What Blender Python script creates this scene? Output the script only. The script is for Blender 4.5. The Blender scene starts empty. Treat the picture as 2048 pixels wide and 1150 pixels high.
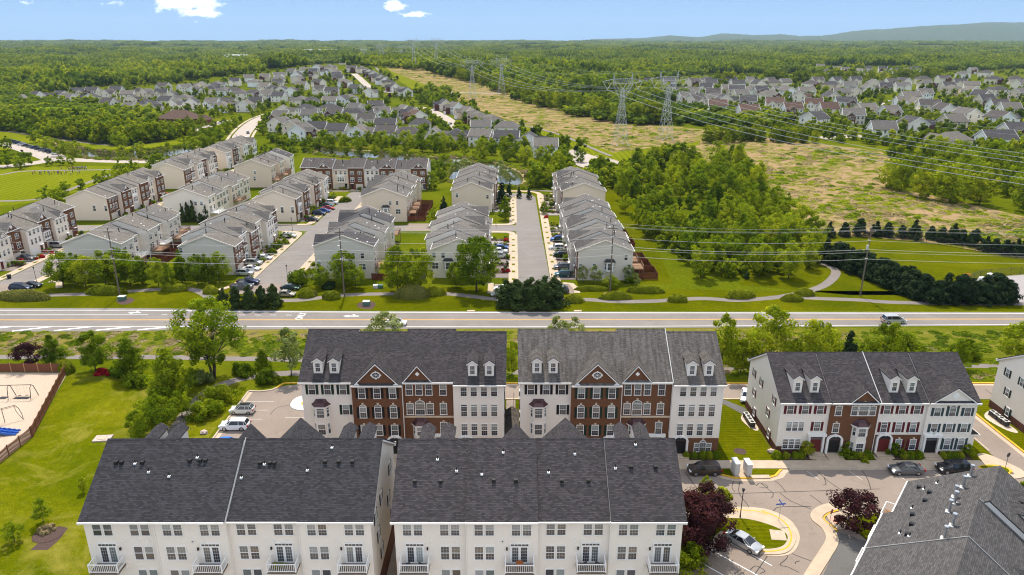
import bpy, math, random
import numpy as np
from mathutils import Vector

# ------------------------------------------------------------------ camera, sky, sun, exposure
SC = bpy.context.scene
COL = SC.collection
FPX, HC, HZPX = 1430.0, 60.0, 80.0            # focal length in photo pixels, camera height, horizon row
PITCH = math.atan((575 - HZPX) / FPX)
CP, SP = math.cos(PITCH), math.sin(PITCH)
cam = bpy.data.cameras.new('camera')
cam.sensor_width = 36.0
cam.lens = 36.0 * FPX / 2048
cam.clip_start, cam.clip_end = 1.0, 60000.0
cam_o = bpy.data.objects.new('camera', cam)
COL.objects.link(cam_o)
cam_o.location = (0, 0, HC)
cam_o.rotation_euler = (math.pi / 2 - PITCH, 0, 0)
SC.camera = cam_o

SUN_EL, SUN_AZ = math.radians(60), math.radians(-7)   # azimuth from +Y towards +X
w = bpy.data.worlds.new('World')
SC.world = w
w.use_nodes = True
nt = w.node_tree
nt.nodes.clear()
wo = nt.nodes.new('ShaderNodeOutputWorld')
bg = nt.nodes.new('ShaderNodeBackground')
sky = nt.nodes.new('ShaderNodeTexSky')
sky.sky_type = 'NISHITA'
sky.sun_disc = False
sky.sun_elevation = SUN_EL
sky.sun_rotation = SUN_AZ
sky.altitude = 100
sky.air_density = 1.0
sky.dust_density = 0.2
sky.ozone_density = 3.0
bg.inputs['Strength'].default_value = 0.10
tcn = nt.nodes.new('ShaderNodeTexCoord')


def wmath(op, a, b=None, c=None):
 n = nt.nodes.new('ShaderNodeMath')
 n.operation = op
 for i, v in enumerate((a, b, c)):
  if v is None:
   continue
  if isinstance(v, (int, float)):
   n.inputs[i].default_value = v
  else:
   nt.links.new(v, n.inputs[i])
 return n.outputs[0]


# small fair-weather clouds: noise puffs round a few directions of the sky
sepw = nt.nodes.new('ShaderNodeSeparateXYZ')
nt.links.new(tcn.outputs['Generated'], sepw.inputs[0])
az = wmath('ARCTAN2', sepw.outputs[0], sepw.outputs[1])
el = wmath('ARCSINE', sepw.outputs[2])
nz = nt.nodes.new('ShaderNodeTexNoise')
nz.inputs['Scale'].default_value = 1.0
nz.inputs['Detail'].default_value = 8
nz.inputs['Roughness'].default_value = 0.6
cmbw = nt.nodes.new('ShaderNodeCombineXYZ')
nt.links.new(wmath('MULTIPLY', az, 55.0), cmbw.inputs[0])
nt.links.new(wmath('MULTIPLY', el, 110.0), cmbw.inputs[1])
nt.links.new(cmbw.outputs[0], nz.inputs['Vector'])
tot = None
CLOUDS = [(-23.0, 2.5, 3.6, 1.25, 1.05), (-24.6, 3.4, 3.6, 1.3, 1.0), (-22.0, 1.8, 2.4, .85, .9), (-8.6, 2.4, 1.8, .62, 1.0), (-7.2, 1.8, 2.4, .36, .95),
          (-30.2, 3.2, 2.6, .8, .62), (-27.6, 2.3, 1.3, .5, .52), (-32.0, 2.2, 1.6, .4, .45), (-26.4, .55, 1.6, .2, .42)]
for ca, ce, ra, re, amt in CLOUDS:
 dx = wmath('DIVIDE', wmath('SUBTRACT', az, math.radians(ca)), math.radians(ra))
 dy = wmath('DIVIDE', wmath('SUBTRACT', el, math.radians(ce)), math.radians(re))
 rr = wmath('SQRT', wmath('ADD', wmath('MULTIPLY', dx, dx), wmath('MULTIPLY', dy, dy)))
 m = wmath('MULTIPLY', wmath('MAXIMUM', wmath('SUBTRACT', 1.0, rr), 0.0), amt)
 tot = m if tot is None else wmath('MAXIMUM', tot, m)
dens = wmath('MAXIMUM', wmath('MULTIPLY', wmath('SUBTRACT', wmath('ADD', tot, wmath('MULTIPLY', wmath('SUBTRACT', nz.outputs['Fac'], .5), 1.7)), .40), 2.2), 0.0)
dens = wmath('MINIMUM', wmath('MULTIPLY', dens, wmath('MINIMUM', wmath('MULTIPLY', tot, 4.0), 1.0)), 0.9)
sepc = nt.nodes.new('ShaderNodeSeparateColor')
nt.links.new(sky.outputs[0], sepc.inputs[0])
cmbc = nt.nodes.new('ShaderNodeCombineColor')
for i_, k_ in enumerate((1.72, 2.75, 4.4)):      # sky colour graded per channel to even its brightness and lift ambient light
 nt.links.new(wmath('MULTIPLY', wmath('POWER', sepc.outputs[i_], .2), k_), cmbc.inputs[i_])
# added cumulus above the view, on a flat base, to brighten shaded walls
zc_ = wmath('MAXIMUM', sepw.outputs[2], 0.02)
pl = nt.nodes.new('ShaderNodeCombineXYZ')
nt.links.new(wmath('DIVIDE', sepw.outputs[0], zc_), pl.inputs[0])
nt.links.new(wmath('DIVIDE', sepw.outputs[1], zc_), pl.inputs[1])
nz2 = nt.nodes.new('ShaderNodeTexNoise')
nz2.inputs['Scale'].default_value = 1.1
nz2.inputs['Detail'].default_value = 6
nt.links.new(pl.outputs[0], nz2.inputs['Vector'])
fill_clouds = wmath('MULTIPLY', wmath('MAXIMUM', wmath('MULTIPLY', wmath('SUBTRACT', nz2.outputs['Fac'], .465), 7.0), 0.0), wmath('MINIMUM', wmath('MAXIMUM', wmath('MULTIPLY', wmath('SUBTRACT', sepw.outputs[2], .06), 12.0), 0.0), 1.0))
dens = wmath('MAXIMUM', dens, wmath('MINIMUM', fill_clouds, .92))
mixc = nt.nodes.new('ShaderNodeMix')
mixc.data_type = 'RGBA'
nt.links.new(dens, mixc.inputs[0])
nt.links.new(cmbc.outputs[0], mixc.inputs[6])
mixc.inputs[7].default_value = (15.0, 15.0, 15.0, 1)
nt.links.new(mixc.outputs[2], bg.inputs['Color'])
nt.links.new(bg.outputs[0], wo.inputs['Surface'])

sl = bpy.data.lights.new('sun', 'SUN')
sl.energy = 4.0
sl.angle = math.radians(0.53)
sl.color = (1.0, 0.93, 0.80)
sun_o = bpy.data.objects.new('sun', sl)
COL.objects.link(sun_o)
SDIR = Vector((math.sin(SUN_AZ) * math.cos(SUN_EL), math.cos(SUN_AZ) * math.cos(SUN_EL), math.sin(SUN_EL)))
sun_o.rotation_euler = SDIR.to_track_quat('Z', 'Y').to_euler()
sun_o.location = (0, 0, 300)

vs = SC.view_settings
vs.view_transform = 'Standard'
vs.look = 'None'
vs.exposure = 0.55
vs.gamma = 1.0
vs.use_curve_mapping = False
SC.render.engine = 'CYCLES'
SC.cycles.use_denoising = True
SC.cycles.denoising_prefilter = 'ACCURATE'
SC.cycles.filter_width = 1.1
SC.cycles.max_bounces = 6
SC.cycles.diffuse_bounces = 3
SC.cycles.glossy_bounces = 2
SC.cycles.transmission_bounces = 2
SC.cycles.volume_bounces = 0
SC.cycles.transparent_max_bounces = 6
SC.cycles.caustics_reflective = False
SC.cycles.caustics_refractive = False

# ------------------------------------------------------------------ helpers
RNG = random.Random(11)


def sm(a, b, t):
 t = min(1, max(0, (t - a) / (b - a)))
 return t * t * (3 - 2 * t)


def terr(x, y):
 """height of the land: level round the houses, a rise under the pylons, low swells far off"""
 h = max(0, 22 * math.exp(-((x + 215) / 330) ** 2 - ((y - 1230) / 290) ** 2) - .2)
 d = math.hypot(x, y)
 if d > 1300:
  k = sm(1300, 2600, d)
  h += k * (11 * math.sin(x * .0012 + 1.3) * math.sin(y * .0034 + .4) + 8 * math.sin(x * .0023 - y * .0052 + 2) + 4 * math.sin(x * .006 + y * .002))
  h += 26 * sm(3000, 9500, d)
 return h


def at(px, py, z=0.0):
 """ground point (height z above the land) that photo pixel (px, py) looks at"""
 p, q = (px - 1024) / FPX, (py - 575) / FPX
 dy, dz = CP - q * SP, -(SP + q * CP)
 if dz > -0.004:
  dz = -0.004
 t = (HC - z) / -dz
 for _ in range(12):
  g = terr(p * t, dy * t) + z
  t = t * .35 + .65 * (HC - g) / -dz
 return Vector((p * t, dy * t, terr(p * t, dy * t)))


def zat(px, py, y):
 q = (py - 575) / FPX
 return HC - y * (SP + q * CP) / (CP - q * SP)


def pix(x, y, z=0):
 h = HC - z
 Z = CP * y + SP * h
 return 1024 + FPX * x / Z, 575 + FPX * (CP * h - SP * y) / Z


def inpoly(x, y, P):
 c = False
 j = len(P) - 1
 for i in range(len(P)):
  if (P[i][1] > y) != (P[j][1] > y) and x < (P[j][0] - P[i][0]) * (y - P[i][1]) / (P[j][1] - P[i][1]) + P[i][0]:
   c = not c
  j = i
 return c


def ordw(i):
 W = ['leftmost', 'second', 'third', 'fourth', 'fifth', 'sixth', 'seventh', 'eighth', 'ninth', 'tenth', 'eleventh', 'twelfth']
 if i < len(W):
  return W[i] + (' from the left' if i else '')
 n = i + 1
 s = 'th' if 10 <= n % 100 <= 20 else {1: 'st', 2: 'nd', 3: 'rd'}.get(n % 10, 'th')
 return '%d%s from the left' % (n, s)


def tag(o, label=None, cat=None, group=None, kind=None):
 if label:
  o['label'] = label
 if cat:
  o['category'] = cat
 if group:
  o['group'] = group
 if kind:
  o['kind'] = kind
 return o


def empty(name, loc=(0, 0, 0), rz=0.0, label=None, cat=None, group=None):
 o = bpy.data.objects.new(name, None)
 o.empty_display_size = 0.3
 COL.objects.link(o)
 o.location = loc
 o.rotation_euler = (0, 0, rz)
 return tag(o, label, cat, group)


def link(name, mesh, parent=None, loc=(0, 0, 0), rz=0.0, scale=None):
 o = bpy.data.objects.new(name, mesh)
 COL.objects.link(o)
 o.parent = parent
 o.location = loc
 if rz:
  o.rotation_euler = (0, 0, rz)
 if scale:
  o.scale = scale if not isinstance(scale, (int, float)) else (scale,) * 3
 return o


def omat(o, *mats):
 """per-object materials on shared mesh data"""
 for i, m in enumerate(mats):
  if m is not None:
   o.material_slots[i].link = 'OBJECT'
   o.material_slots[i].material = m
 return o


def dup(root, parent=None):
 c = root.copy()
 COL.objects.link(c)
 c.parent = parent
 for ch in root.children:
  dup(ch, c)
 return c


class MB:
 def __init__(s):
  s.v, s.f, s.m = [], [], []

 def face(s, pts, m=0):
  b = len(s.v)
  s.v += [tuple(p) for p in pts]
  s.f.append(tuple(range(b, b + len(pts))))
  s.m.append(m)
  return s

 def box(s, x0, x1, y0, y1, z0, z1, m=0):
  b = len(s.v)
  s.v += [(x0, y0, z0), (x1, y0, z0), (x1, y1, z0), (x0, y1, z0), (x0, y0, z1), (x1, y0, z1), (x1, y1, z1), (x0, y1, z1)]
  for f in ((0, 3, 2, 1), (4, 5, 6, 7), (0, 1, 5, 4), (1, 2, 6, 5), (2, 3, 7, 6), (3, 0, 4, 7)):
   s.f.append(tuple(b + i for i in f))
   s.m.append(m)
  return s

 def prism(s, prof, axis, a0, a1, m=0, mcap=None):
  """2D outline (counter-clockwise or not) pushed along an axis: x -> (y,z), y -> (x,z), z -> (x,y)"""
  def P(u, v, a):
   return (a, u, v) if axis == 'x' else ((u, a, v) if axis == 'y' else (u, v, a))
  n, b = len(prof), len(s.v)
  s.v += [P(u, v, a0) for u, v in prof] + [P(u, v, a1) for u, v in prof]
  s.f.append(tuple(range(b + n - 1, b - 1, -1)))
  s.f.append(tuple(range(b + n, b + 2 * n)))
  s.m += [m if mcap is None else mcap] * 2
  for i in range(n):
   j = (i + 1) % n
   s.f.append((b + i, b + j, b + n + j, b + n + i))
   s.m.append(m)
  return s

 def tube(s, p0, p1, r0, r1=None, n=6, m=0, cap=True):
  r1 = r0 if r1 is None else r1
  p0, p1 = Vector(p0), Vector(p1)
  d = (p1 - p0)
  if d.length < 1e-6:
   return s
  d.normalize()
  u = d.orthogonal().normalized()
  v = d.cross(u)
  b = len(s.v)
  for p, r in ((p0, r0), (p1, r1)):
   for i in range(n):
    a = 2 * math.pi * i / n
    s.v.append(tuple(p + u * (r * math.cos(a)) + v * (r * math.sin(a))))
  for i in range(n):
   j = (i + 1) % n
   s.f.append((b + i, b + j, b + n + j, b + n + i))
   s.m.append(m)
  if cap:
   s.f.append(tuple(range(b + n - 1, b - 1, -1)))
   s.f.append(tuple(range(b + n, b + 2 * n)))
   s.m += [m, m]
  return s

 def path(s, pts, r, n=6, m=0):
  for a, b in zip(pts, pts[1:]):
   s.tube(a, b, r, r, n, m)
  return s

 def disc(s, c, r, n=12, m=0, rx=None):
  return s.face([(c[0] + (rx or r) * math.cos(2 * math.pi * i / n), c[1] + r * math.sin(2 * math.pi * i / n), c[2]) for i in range(n)], m)

 def mesh(s, name, *mats, smooth=False):
  me = bpy.data.meshes.new(name)
  me.from_pydata(s.v, [], s.f)
  for mt in mats:
   me.materials.append(mt)
  if len(mats) > 1:
   me.polygons.foreach_set('material_index', s.m)
  if smooth:
   me.polygons.foreach_set('use_smooth', [True] * len(s.f))
  me.update()
  return me

 def build(s, name, mat, parent=None, loc=(0, 0, 0), rz=0.0, smooth=False):
  mats = mat if isinstance(mat, (list, tuple)) else [mat]
  return link(name, s.mesh(name, *mats, smooth=smooth), parent, loc, rz)


def spline(pts, step=None, closed=False, k=6):
 """Catmull-Rom through 2D points"""
 P = [Vector((p[0], p[1], 0)) for p in pts]
 n = len(P)
 out = []
 for i in range(n if closed else n - 1):
  a = P[(i - 1) % n] if (closed or i > 0) else P[0] * 2 - P[1]
  b, c = P[i], P[(i + 1) % n]
  d = P[(i + 2) % n] if (closed or i + 2 < n) else c * 2 - b
  for j in range(k):
   t = j / k
   out.append(.5 * ((2 * b) + (c - a) * t + (2 * a - 5 * b + 4 * c - d) * t * t + (3 * b - a - 3 * c + d) * t ** 3))
 if not closed:
  out.append(P[-1])
 return [(p.x, p.y) for p in out]


def offs(pts, d):
 """polyline moved sideways by d (to its left for d > 0)"""
 out = []
 for i, p in enumerate(pts):
  a = Vector(pts[max(0, i - 1)])
  b = Vector(pts[min(len(pts) - 1, i + 1)])
  t = (b - a)
  if t.length < 1e-9:
   out.append(tuple(p))
   continue
  t.normalize()
  out.append((p[0] - t.y * d, p[1] + t.x * d))
 return out


def cut_sheet(P, lift, name, mat, step=None):
 """flat sheet over a world outline, cut into cells and laid on the land where the land is not level"""
 import bmesh
 bm = bmesh.new()
 from mathutils.geometry import tessellate_polygon
 vs_ = [bm.verts.new((x, y, 0)) for x, y in P]
 for f in tessellate_polygon([[Vector((x, y, 0)) for x, y in P]]):
  try:
   bm.faces.new([vs_[i] for i in f])
  except ValueError:
   pass
 if step:
  xs, ys = [p[0] for p in P], [p[1] for p in P]
  for ax, lo, hi in ((0, min(xs), max(xs)), (1, min(ys), max(ys))):
   k = lo + step
   while k < hi:
    co, no = ((k, 0, 0), (1, 0, 0)) if ax == 0 else ((0, k, 0), (0, 1, 0))
    bmesh.ops.bisect_plane(bm, geom=bm.verts[:] + bm.edges[:] + bm.faces[:], plane_co=co, plane_no=no)
    k += step
  for v in bm.verts:
   v.co.z = terr(v.co.x, v.co.y)
 bmesh.ops.triangulate(bm, faces=bm.faces[:])
 for v in bm.verts:
  v.co.z += lift
 bm.normal_update()
 for f in bm.faces:
  if f.normal.z < 0:
   f.normal_flip()
 me = bpy.data.meshes.new(name)
 bm.to_mesh(me)
 bm.free()
 me.materials.append(mat)
 return me


def sheet(name, pts, lift, mat, px=False, step=None, parent=None):
 P = [tuple(at(*p)[:2]) for p in pts] if px else pts
 o = link(name, cut_sheet(P, lift, name, mat, step), parent)
 if parent is None:
  o['kind'] = 'structure'
 return o


def ribbon(name, pts, width, lift, mat, px=False, h=0.0, smooth=True, parent=None, k=6, drape=False):
 """path of constant width; with h it is a raised slab (kerb, pavement)"""
 P = [tuple(at(*p)[:2]) for p in pts] if px else [tuple(p) for p in pts]
 if smooth and len(P) > 2:
  P = spline(P, k=k)
 L, Rr = offs(P, width / 2), offs(P, -width / 2)
 mb = MB()
 for i in range(len(P) - 1):
  q = [(*Rr[i], 0), (*Rr[i + 1], 0), (*L[i + 1], 0), (*L[i], 0)]
  q = [(x, y, (terr(x, y) if drape else 0) + lift + h) for x, y, _ in q]
  mb.face(q)
  if h:
   for a, b in ((0, 1), (2, 3)):
    mb.face([(q[a][0], q[a][1], -.02), (q[b][0], q[b][1], -.02), q[b], q[a]])
 if h:
  for i, (a, b) in ((0, (L[0], Rr[0])), (1, (Rr[-1], L[-1]))):
   mb.face([(*a, -.02), (*b, -.02), (*b, lift + h), (*a, lift + h)])
 o = mb.build(name, mat, parent)
 if parent is None:
  o['kind'] = 'structure'
 return o


def slab(name, pts, h, mat, px=False, z0=-.02, parent=None, smooth=False):
 P = [tuple(at(*p)[:2]) for p in pts] if px else [tuple(p) for p in pts]
 if smooth:
  P = spline(P, closed=True)
 a = sum(P[i][0] * P[(i + 1) % len(P)][1] - P[(i + 1) % len(P)][0] * P[i][1] for i in range(len(P)))
 if a < 0:
  P = P[::-1]
 o = MB().prism(P, 'z', z0, h).build(name, mat, parent)
 if parent is None:
  o['kind'] = 'structure'
 return o


def text_mesh(s, size, mat, name):
 cu = bpy.data.curves.new(name, 'FONT')
 cu.body = s
 cu.size = size
 cu.align_x = 'CENTER'
 cu.align_y = 'CENTER'
 ob = bpy.data.objects.new(name, cu)
 COL.objects.link(ob)
 dg = bpy.context.evaluated_depsgraph_get()
 me = bpy.data.meshes.new_from_object(ob.evaluated_get(dg))
 bpy.data.objects.remove(ob)
 me.materials.clear()
 me.materials.append(mat)
 return me


# ------------------------------------------------------------------ materials
class NT:
 def __init__(s, name):
  s.mat = bpy.data.materials.new(name)
  s.mat.use_nodes = True
  s.t = s.mat.node_tree
  s.t.nodes.clear()
  s.out = s.n('ShaderNodeOutputMaterial')
  s.b = s.n('ShaderNodeBsdfPrincipled')
  s.t.links.new(s.b.outputs[0], s.out.inputs[0])
  s.b.inputs['Specular IOR Level'].default_value = 0.12

 def n(s, ty, **kw):
  nd = s.t.nodes.new(ty)
  for k, v in kw.items():
   setattr(nd, k, v)
  return nd

 def l(s, a, b):
  s.t.links.new(a, b)

 def m(s, op, a, b=None, c=None):
  nd = s.n('ShaderNodeMath', operation=op)
  for i, v in enumerate((a, b, c)):
   if v is None:
    continue
   if isinstance(v, (int, float)):
    nd.inputs[i].default_value = v
   else:
    s.l(v, nd.inputs[i])
  return nd.outputs[0]

 def co(s, which='Object'):
  return s.n('ShaderNodeTexCoord').outputs[which]

 def world(s):
  return s.n('ShaderNodeNewGeometry').outputs['Position']

 def noise(s, vec, scale, detail=3, rough=.55, dist=0.0):
  nd = s.n('ShaderNodeTexNoise')
  nd.inputs['Scale'].default_value = scale
  nd.inputs['Detail'].default_value = detail
  nd.inputs['Roughness'].default_value = rough
  nd.inputs['Distortion'].default_value = dist
  if vec is not None:
   s.l(vec, nd.inputs['Vector'])
  return nd.outputs['Fac']

 def ramp(s, fac, stops):
  nd = s.n('ShaderNodeValToRGB')
  cr = nd.color_ramp
  while len(cr.elements) < len(stops):
   cr.elements.new(.5)
  for e, (p, c) in zip(cr.elements, stops):
   e.position = p
   e.color = (*c, 1) if len(c) == 3 else c
  s.l(fac, nd.inputs[0])
  return nd.outputs[0]

 def mix(s, fac, a, b, mode='MIX'):
  nd = s.n('ShaderNodeMix', data_type='RGBA', blend_type=mode)
  for i, v in ((0, fac), (6, a), (7, b)):
   if isinstance(v, (int, float)):
    nd.inputs[i].default_value = v
   elif isinstance(v, tuple):
    nd.inputs[i].default_value = (*v, 1) if len(v) == 3 else v
   else:
    s.l(v, nd.inputs[i])
  return nd.outputs[2]

 def map(s, vec, scale=(1, 1, 1), rot=(0, 0, 0)):
  nd = s.n('ShaderNodeMapping')
  nd.inputs['Scale'].default_value = scale
  nd.inputs['Rotation'].default_value = rot
  s.l(vec, nd.inputs['Vector'])
  return nd.outputs[0]

 def sep(s, v):
  nd = s.n('ShaderNodeSeparateXYZ')
  s.l(v, nd.inputs[0])
  return nd.outputs

 def comb(s, x=0.0, y=0.0, z=0.0):
  nd = s.n('ShaderNodeCombineXYZ')
  for i, v in enumerate((x, y, z)):
   if isinstance(v, (int, float)):
    nd.inputs[i].default_value = v
   else:
    s.l(v, nd.inputs[i])
  return nd.outputs[0]

 def bump(s, h, st=.3, d=.05):
  nd = s.n('ShaderNodeBump')
  nd.inputs['Strength'].default_value = st
  nd.inputs['Distance'].default_value = d
  s.l(h, nd.inputs['Height'])
  s.l(nd.outputs[0], s.b.inputs['Normal'])

 def col(s, v):
  if isinstance(v, tuple):
   s.b.inputs['Base Color'].default_value = (*v, 1)
  else:
   s.l(v, s.b.inputs['Base Color'])

 def set(s, **kw):
  for k, v in kw.items():
   s.b.inputs[k.replace('_', ' ')].default_value = v
  return s

 def uv_wall(s):
  """(along the wall, height) in the object's own axes, whichever way the face looks"""
  c = s.n('ShaderNodeTexCoord')
  N, O = s.sep(c.outputs['Normal']), s.sep(c.outputs['Object'])
  k = s.m('GREATER_THAN', s.m('ABSOLUTE', N[0]), s.m('ABSOLUTE', N[1]))
  u = s.m('ADD', s.m('MULTIPLY', O[1], k), s.m('MULTIPLY', O[0], s.m('SUBTRACT', 1.0, k)))
  return u, O[2]


M = {}


def flat(name, c, rough=.6, metal=0.0, spec=.25, var=.06, scale=1.5):
 t = NT(name)
 nz_ = t.noise(t.world(), scale, 4)
 a, b = tuple(x * (1 - var) for x in c), tuple(min(1, x * (1 + var)) for x in c)
 t.col(t.ramp(nz_, [(.3, a), (.7, b)]))
 t.set(Roughness=rough, Metallic=metal)
 t.b.inputs['Specular IOR Level'].default_value = spec
 M[name] = t.mat
 return t


def siding(name, c, lap=.13):
 t = NT(name)
 u, z = t.uv_wall()
 fr = t.m('FRACT', t.m('DIVIDE', z, lap))
 st = t.noise(t.map(t.world(), (.25, .25, .06)), 2.0, 4)
 base = t.mix(t.m('MULTIPLY', st, .22), c, tuple(x * .78 for x in c))
 dk = t.m('LESS_THAN', fr, .16)
 t.col(t.mix(t.m('MULTIPLY', dk, .26), base, tuple(x * .45 for x in c)))
 t.bump(fr, .5, .02)
 t.set(Roughness=.55)
 M[name] = t.mat


def brick(name, c1, c2, mortar):
 t = NT(name)
 u, z = t.uv_wall()
 br = t.n('ShaderNodeTexBrick')
 br.inputs['Scale'].default_value = 1.0
 br.inputs['Brick Width'].default_value = .24
 br.inputs['Row Height'].default_value = .085
 br.inputs['Mortar Size'].default_value = .008
 br.inputs['Color1'].default_value = (*c1, 1)
 br.inputs['Color2'].default_value = (*c2, 1)
 br.inputs['Mortar'].default_value = (*mortar, 1)
 t.l(t.comb(u, z), br.inputs['Vector'])
 big = t.noise(t.world(), .8, 4)
 t.col(t.mix(t.m('MULTIPLY', big, .5), br.outputs['Color'], tuple(x * .6 for x in c1), 'MIX'))
 t.bump(br.outputs['Fac'], -.3, .01)
 t.set(Roughness=.8)
 M[name] = t.mat


def shingle(name, c, var=.55, streak=0.0, tint=(1, 1, 1), fine=True):
 t = NT(name)
 u, z = t.uv_wall()
 br = t.n('ShaderNodeTexBrick')
 br.offset = .5
 br.inputs['Scale'].default_value = 1.0
 br.inputs['Brick Width'].default_value = .42 if fine else .6
 br.inputs['Row Height'].default_value = .105 if fine else .16
 br.inputs['Mortar Size'].default_value = .018
 br.inputs['Mortar Smooth'].default_value = .3
 br.inputs['Bias'].default_value = -.1
 br.inputs['Color1'].default_value = (*[x * (1 - var) for x in c], 1)
 br.inputs['Color2'].default_value = (*[x * (1 + var) * k for x, k in zip(c, tint)], 1)
 br.inputs['Mortar'].default_value = (*[x * .35 for x in c], 1)
 t.l(t.comb(u, z), br.inputs['Vector'])
 big = t.noise(t.world(), .35, 5, .6)
 colr = t.mix(t.m('MULTIPLY', big, .35), br.outputs['Color'], tuple(x * .75 for x in c))
 gr = t.noise(t.world(), 26, 2)
 colr = t.mix(.35, colr, t.ramp(gr, [(.35, tuple(x * .5 for x in c)), (.65, tuple(x * 1.7 for x in c))]))
 if streak:
  s_ = t.noise(t.map(t.comb(u, z), (1.3, .22, 1)), 1.6, 5, .65)
  colr = t.mix(t.m('MULTIPLY', t.ramp(s_, [(.42, (0, 0, 0)), (.62, (1, 1, 1))]), streak), colr, tuple(x * y for x, y in zip(c, (.34, .32, .30))))
  s2 = t.noise(t.map(t.comb(u, z), (1.1, 9, 1)), 1.5, 3)
  colr = t.mix(t.m('MULTIPLY', t.ramp(s2, [(.5, (0, 0, 0)), (.68, (1, 1, 1))]), .45), colr, tuple(x * 1.75 for x in c))
 t.col(colr)
 t.bump(br.outputs['Fac'], -.5, .02)
 t.set(Roughness=.9)
 M[name] = t.mat


siding('siding_white', (.86, .79, .70))
siding('siding_cream', (.84, .745, .62))
siding('siding_beige', (.80, .675, .54))
siding('siding_tan', (.73, .60, .46))
siding('siding_grey', (.68, .62, .53))
siding('siding_bright', (.86, .84, .80))
brick('brick_red', (.170, .064, .027), (.112, .043, .019), (.25, .165, .105))
brick('brick_dark', (.125, .040, .026), (.085, .028, .019), (.18, .12, .085))
shingle('roof_charcoal', (.058, .053, .054), .75, tint=(1.12, 1, 1.03))
shingle('roof_mid', (.092, .085, .082), .6)
shingle('roof_black', (.050, .047, .051), .7)
shingle('roof_weathered', (.125, .112, .102), .45, streak=.75, tint=(1.06, 1, .98))
shingle('roof_grey', (.135, .122, .111), .4, streak=.15, fine=False)
shingle('roof_tan', (.155, .137, .118), .4, streak=.2, fine=False)
shingle('roof_dark', (.070, .065, .066), .4, streak=.2, fine=False)
shingle('roof_brown', (.115, .070, .054), .4, streak=.2, fine=False)
shingle('roof_slate', (.095, .082, .077), .4, streak=.6, fine=False)
flat('trim', (.80, .78, .74), .5)
flat('stone', (.58, .47, .33), .8)
flat('metal_roof', (.065, .024, .026), .35, .3, .5)
flat('shutter_green', (.012, .03, .022), .5)
flat('shutter_slate', (.035, .06, .065), .5)
flat('shutter_black', (.012, .011, .013), .5)
flat('shutter_maroon', (.10, .012, .018), .5)
flat('door_dark', (.018, .016, .018), .4)
flat('door_red', (.13, .02, .02), .4)
flat('door_blue', (.04, .09, .14), .4)
flat('garage', (.62, .55, .46), .55)
flat('garage_white', (.76, .73, .69), .55)
flat('concrete', (.44, .345, .25), .85, var=.10, scale=.9)
flat('street_pale', (.37, .31, .26), .85, var=.12, scale=.4)
flat('kerb_concrete', (.42, .34, .26), .85, var=.12, scale=1.2)
flat('kerb_yellow', (.60, .35, .025), .7, var=.12, scale=3)
flat('paint_white', (.80, .79, .76), .7, var=.12, scale=4)
flat('paint_yellow', (.75, .38, .03), .7, var=.12, scale=4)
flat('paint_faded', (.50, .47, .43), .8, var=.15, scale=4)
flat('tar', (.020, .020, .022), .5)
flat('mulch', (.075, .045, .038), .95, var=.35, scale=9)
flat('wood_fence', (.17, .062, .030), .75, var=.25, scale=5)
flat('wood_post', (.42, .24, .11), .75, var=.2, scale=5)
flat('wood_yard', (.15, .040, .020), .75, var=.25, scale=3)
flat('wood_deck', (.27, .155, .09), .75, var=.2, scale=3)
flat('wood_pole', (.16, .12, .09), .85, var=.2, scale=4)
flat('steel', (.42, .44, .46), .4, .75, .5)
flat('pylon_steel', (.50, .50, .50), .55, .3, .4)
flat('steel_dark', (.06, .055, .06), .5, .4, .4)
flat('wire', (.62, .60, .58), .35, .4, .5)
flat('lamp_black', (.015, .015, .016), .4)
flat('box_grey', (.55, .53, .51), .45)
flat('coping_grey', (.26, .25, .24), .5)
flat('box_green', (.08, .16, .12), .55)
flat('rubber', (.03, .03, .034), .8)
flat('plastic_blue', (.04, .13, .45), .35)
flat('sign_red', (.50, .02, .03), .4)
flat('sign_blue', (.02, .10, .42), .4)
flat('sign_orange', (.80, .33, .02), .5)
flat('brick_paver', (.62, .33, .25), .85)
flat('tyre', (.016, .016, .017), .7)
flat('rim', (.45, .45, .46), .3, .8, .5)
flat('chrome', (.6, .6, .62), .2, .9, .5)
flat('taillight', (.35, .012, .012), .2)
flat('headlight', (.75, .78, .80), .12, .1, .6)
flat('cloth_flag', (.35, .06, .09), .7)
flat('wood_table', (.32, .10, .03), .5)
flat('rock', (.46, .36, .30), .9, var=.3, scale=3)
flat('skin', (.52, .33, .24), .6)
flat('bark', (.075, .055, .042), .9, var=.3, scale=6)
flat('bark_grey', (.11, .095, .08), .9, var=.3, scale=6)
flat('spray', (.85, .88, .9), .3)
flat('warehouse', (.72, .73, .74), .5)


def glassy(name, c, rnd=None, rough=.08):
 t = NT(name)
 if rnd:
  r = t.n('ShaderNodeObjectInfo').outputs['Random']
  r = t.m('FRACT', t.m('ADD', t.m('MULTIPLY', r, 7.31), rnd[1]))
  t.col(t.ramp(r, rnd[0]))
 else:
  t.col(c)
 t.set(Roughness=rough)
 t.b.inputs['Specular IOR Level'].default_value = .6
 M[name] = t.mat


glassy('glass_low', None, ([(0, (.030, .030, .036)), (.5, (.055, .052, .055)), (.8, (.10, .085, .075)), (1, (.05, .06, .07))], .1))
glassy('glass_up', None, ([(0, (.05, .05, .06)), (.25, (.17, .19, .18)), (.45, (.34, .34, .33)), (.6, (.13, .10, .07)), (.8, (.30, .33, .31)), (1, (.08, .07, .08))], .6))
glassy('glass', (.045, .045, .052))
glassy('car_glass', (.018, .02, .024), None, .03)

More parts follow.
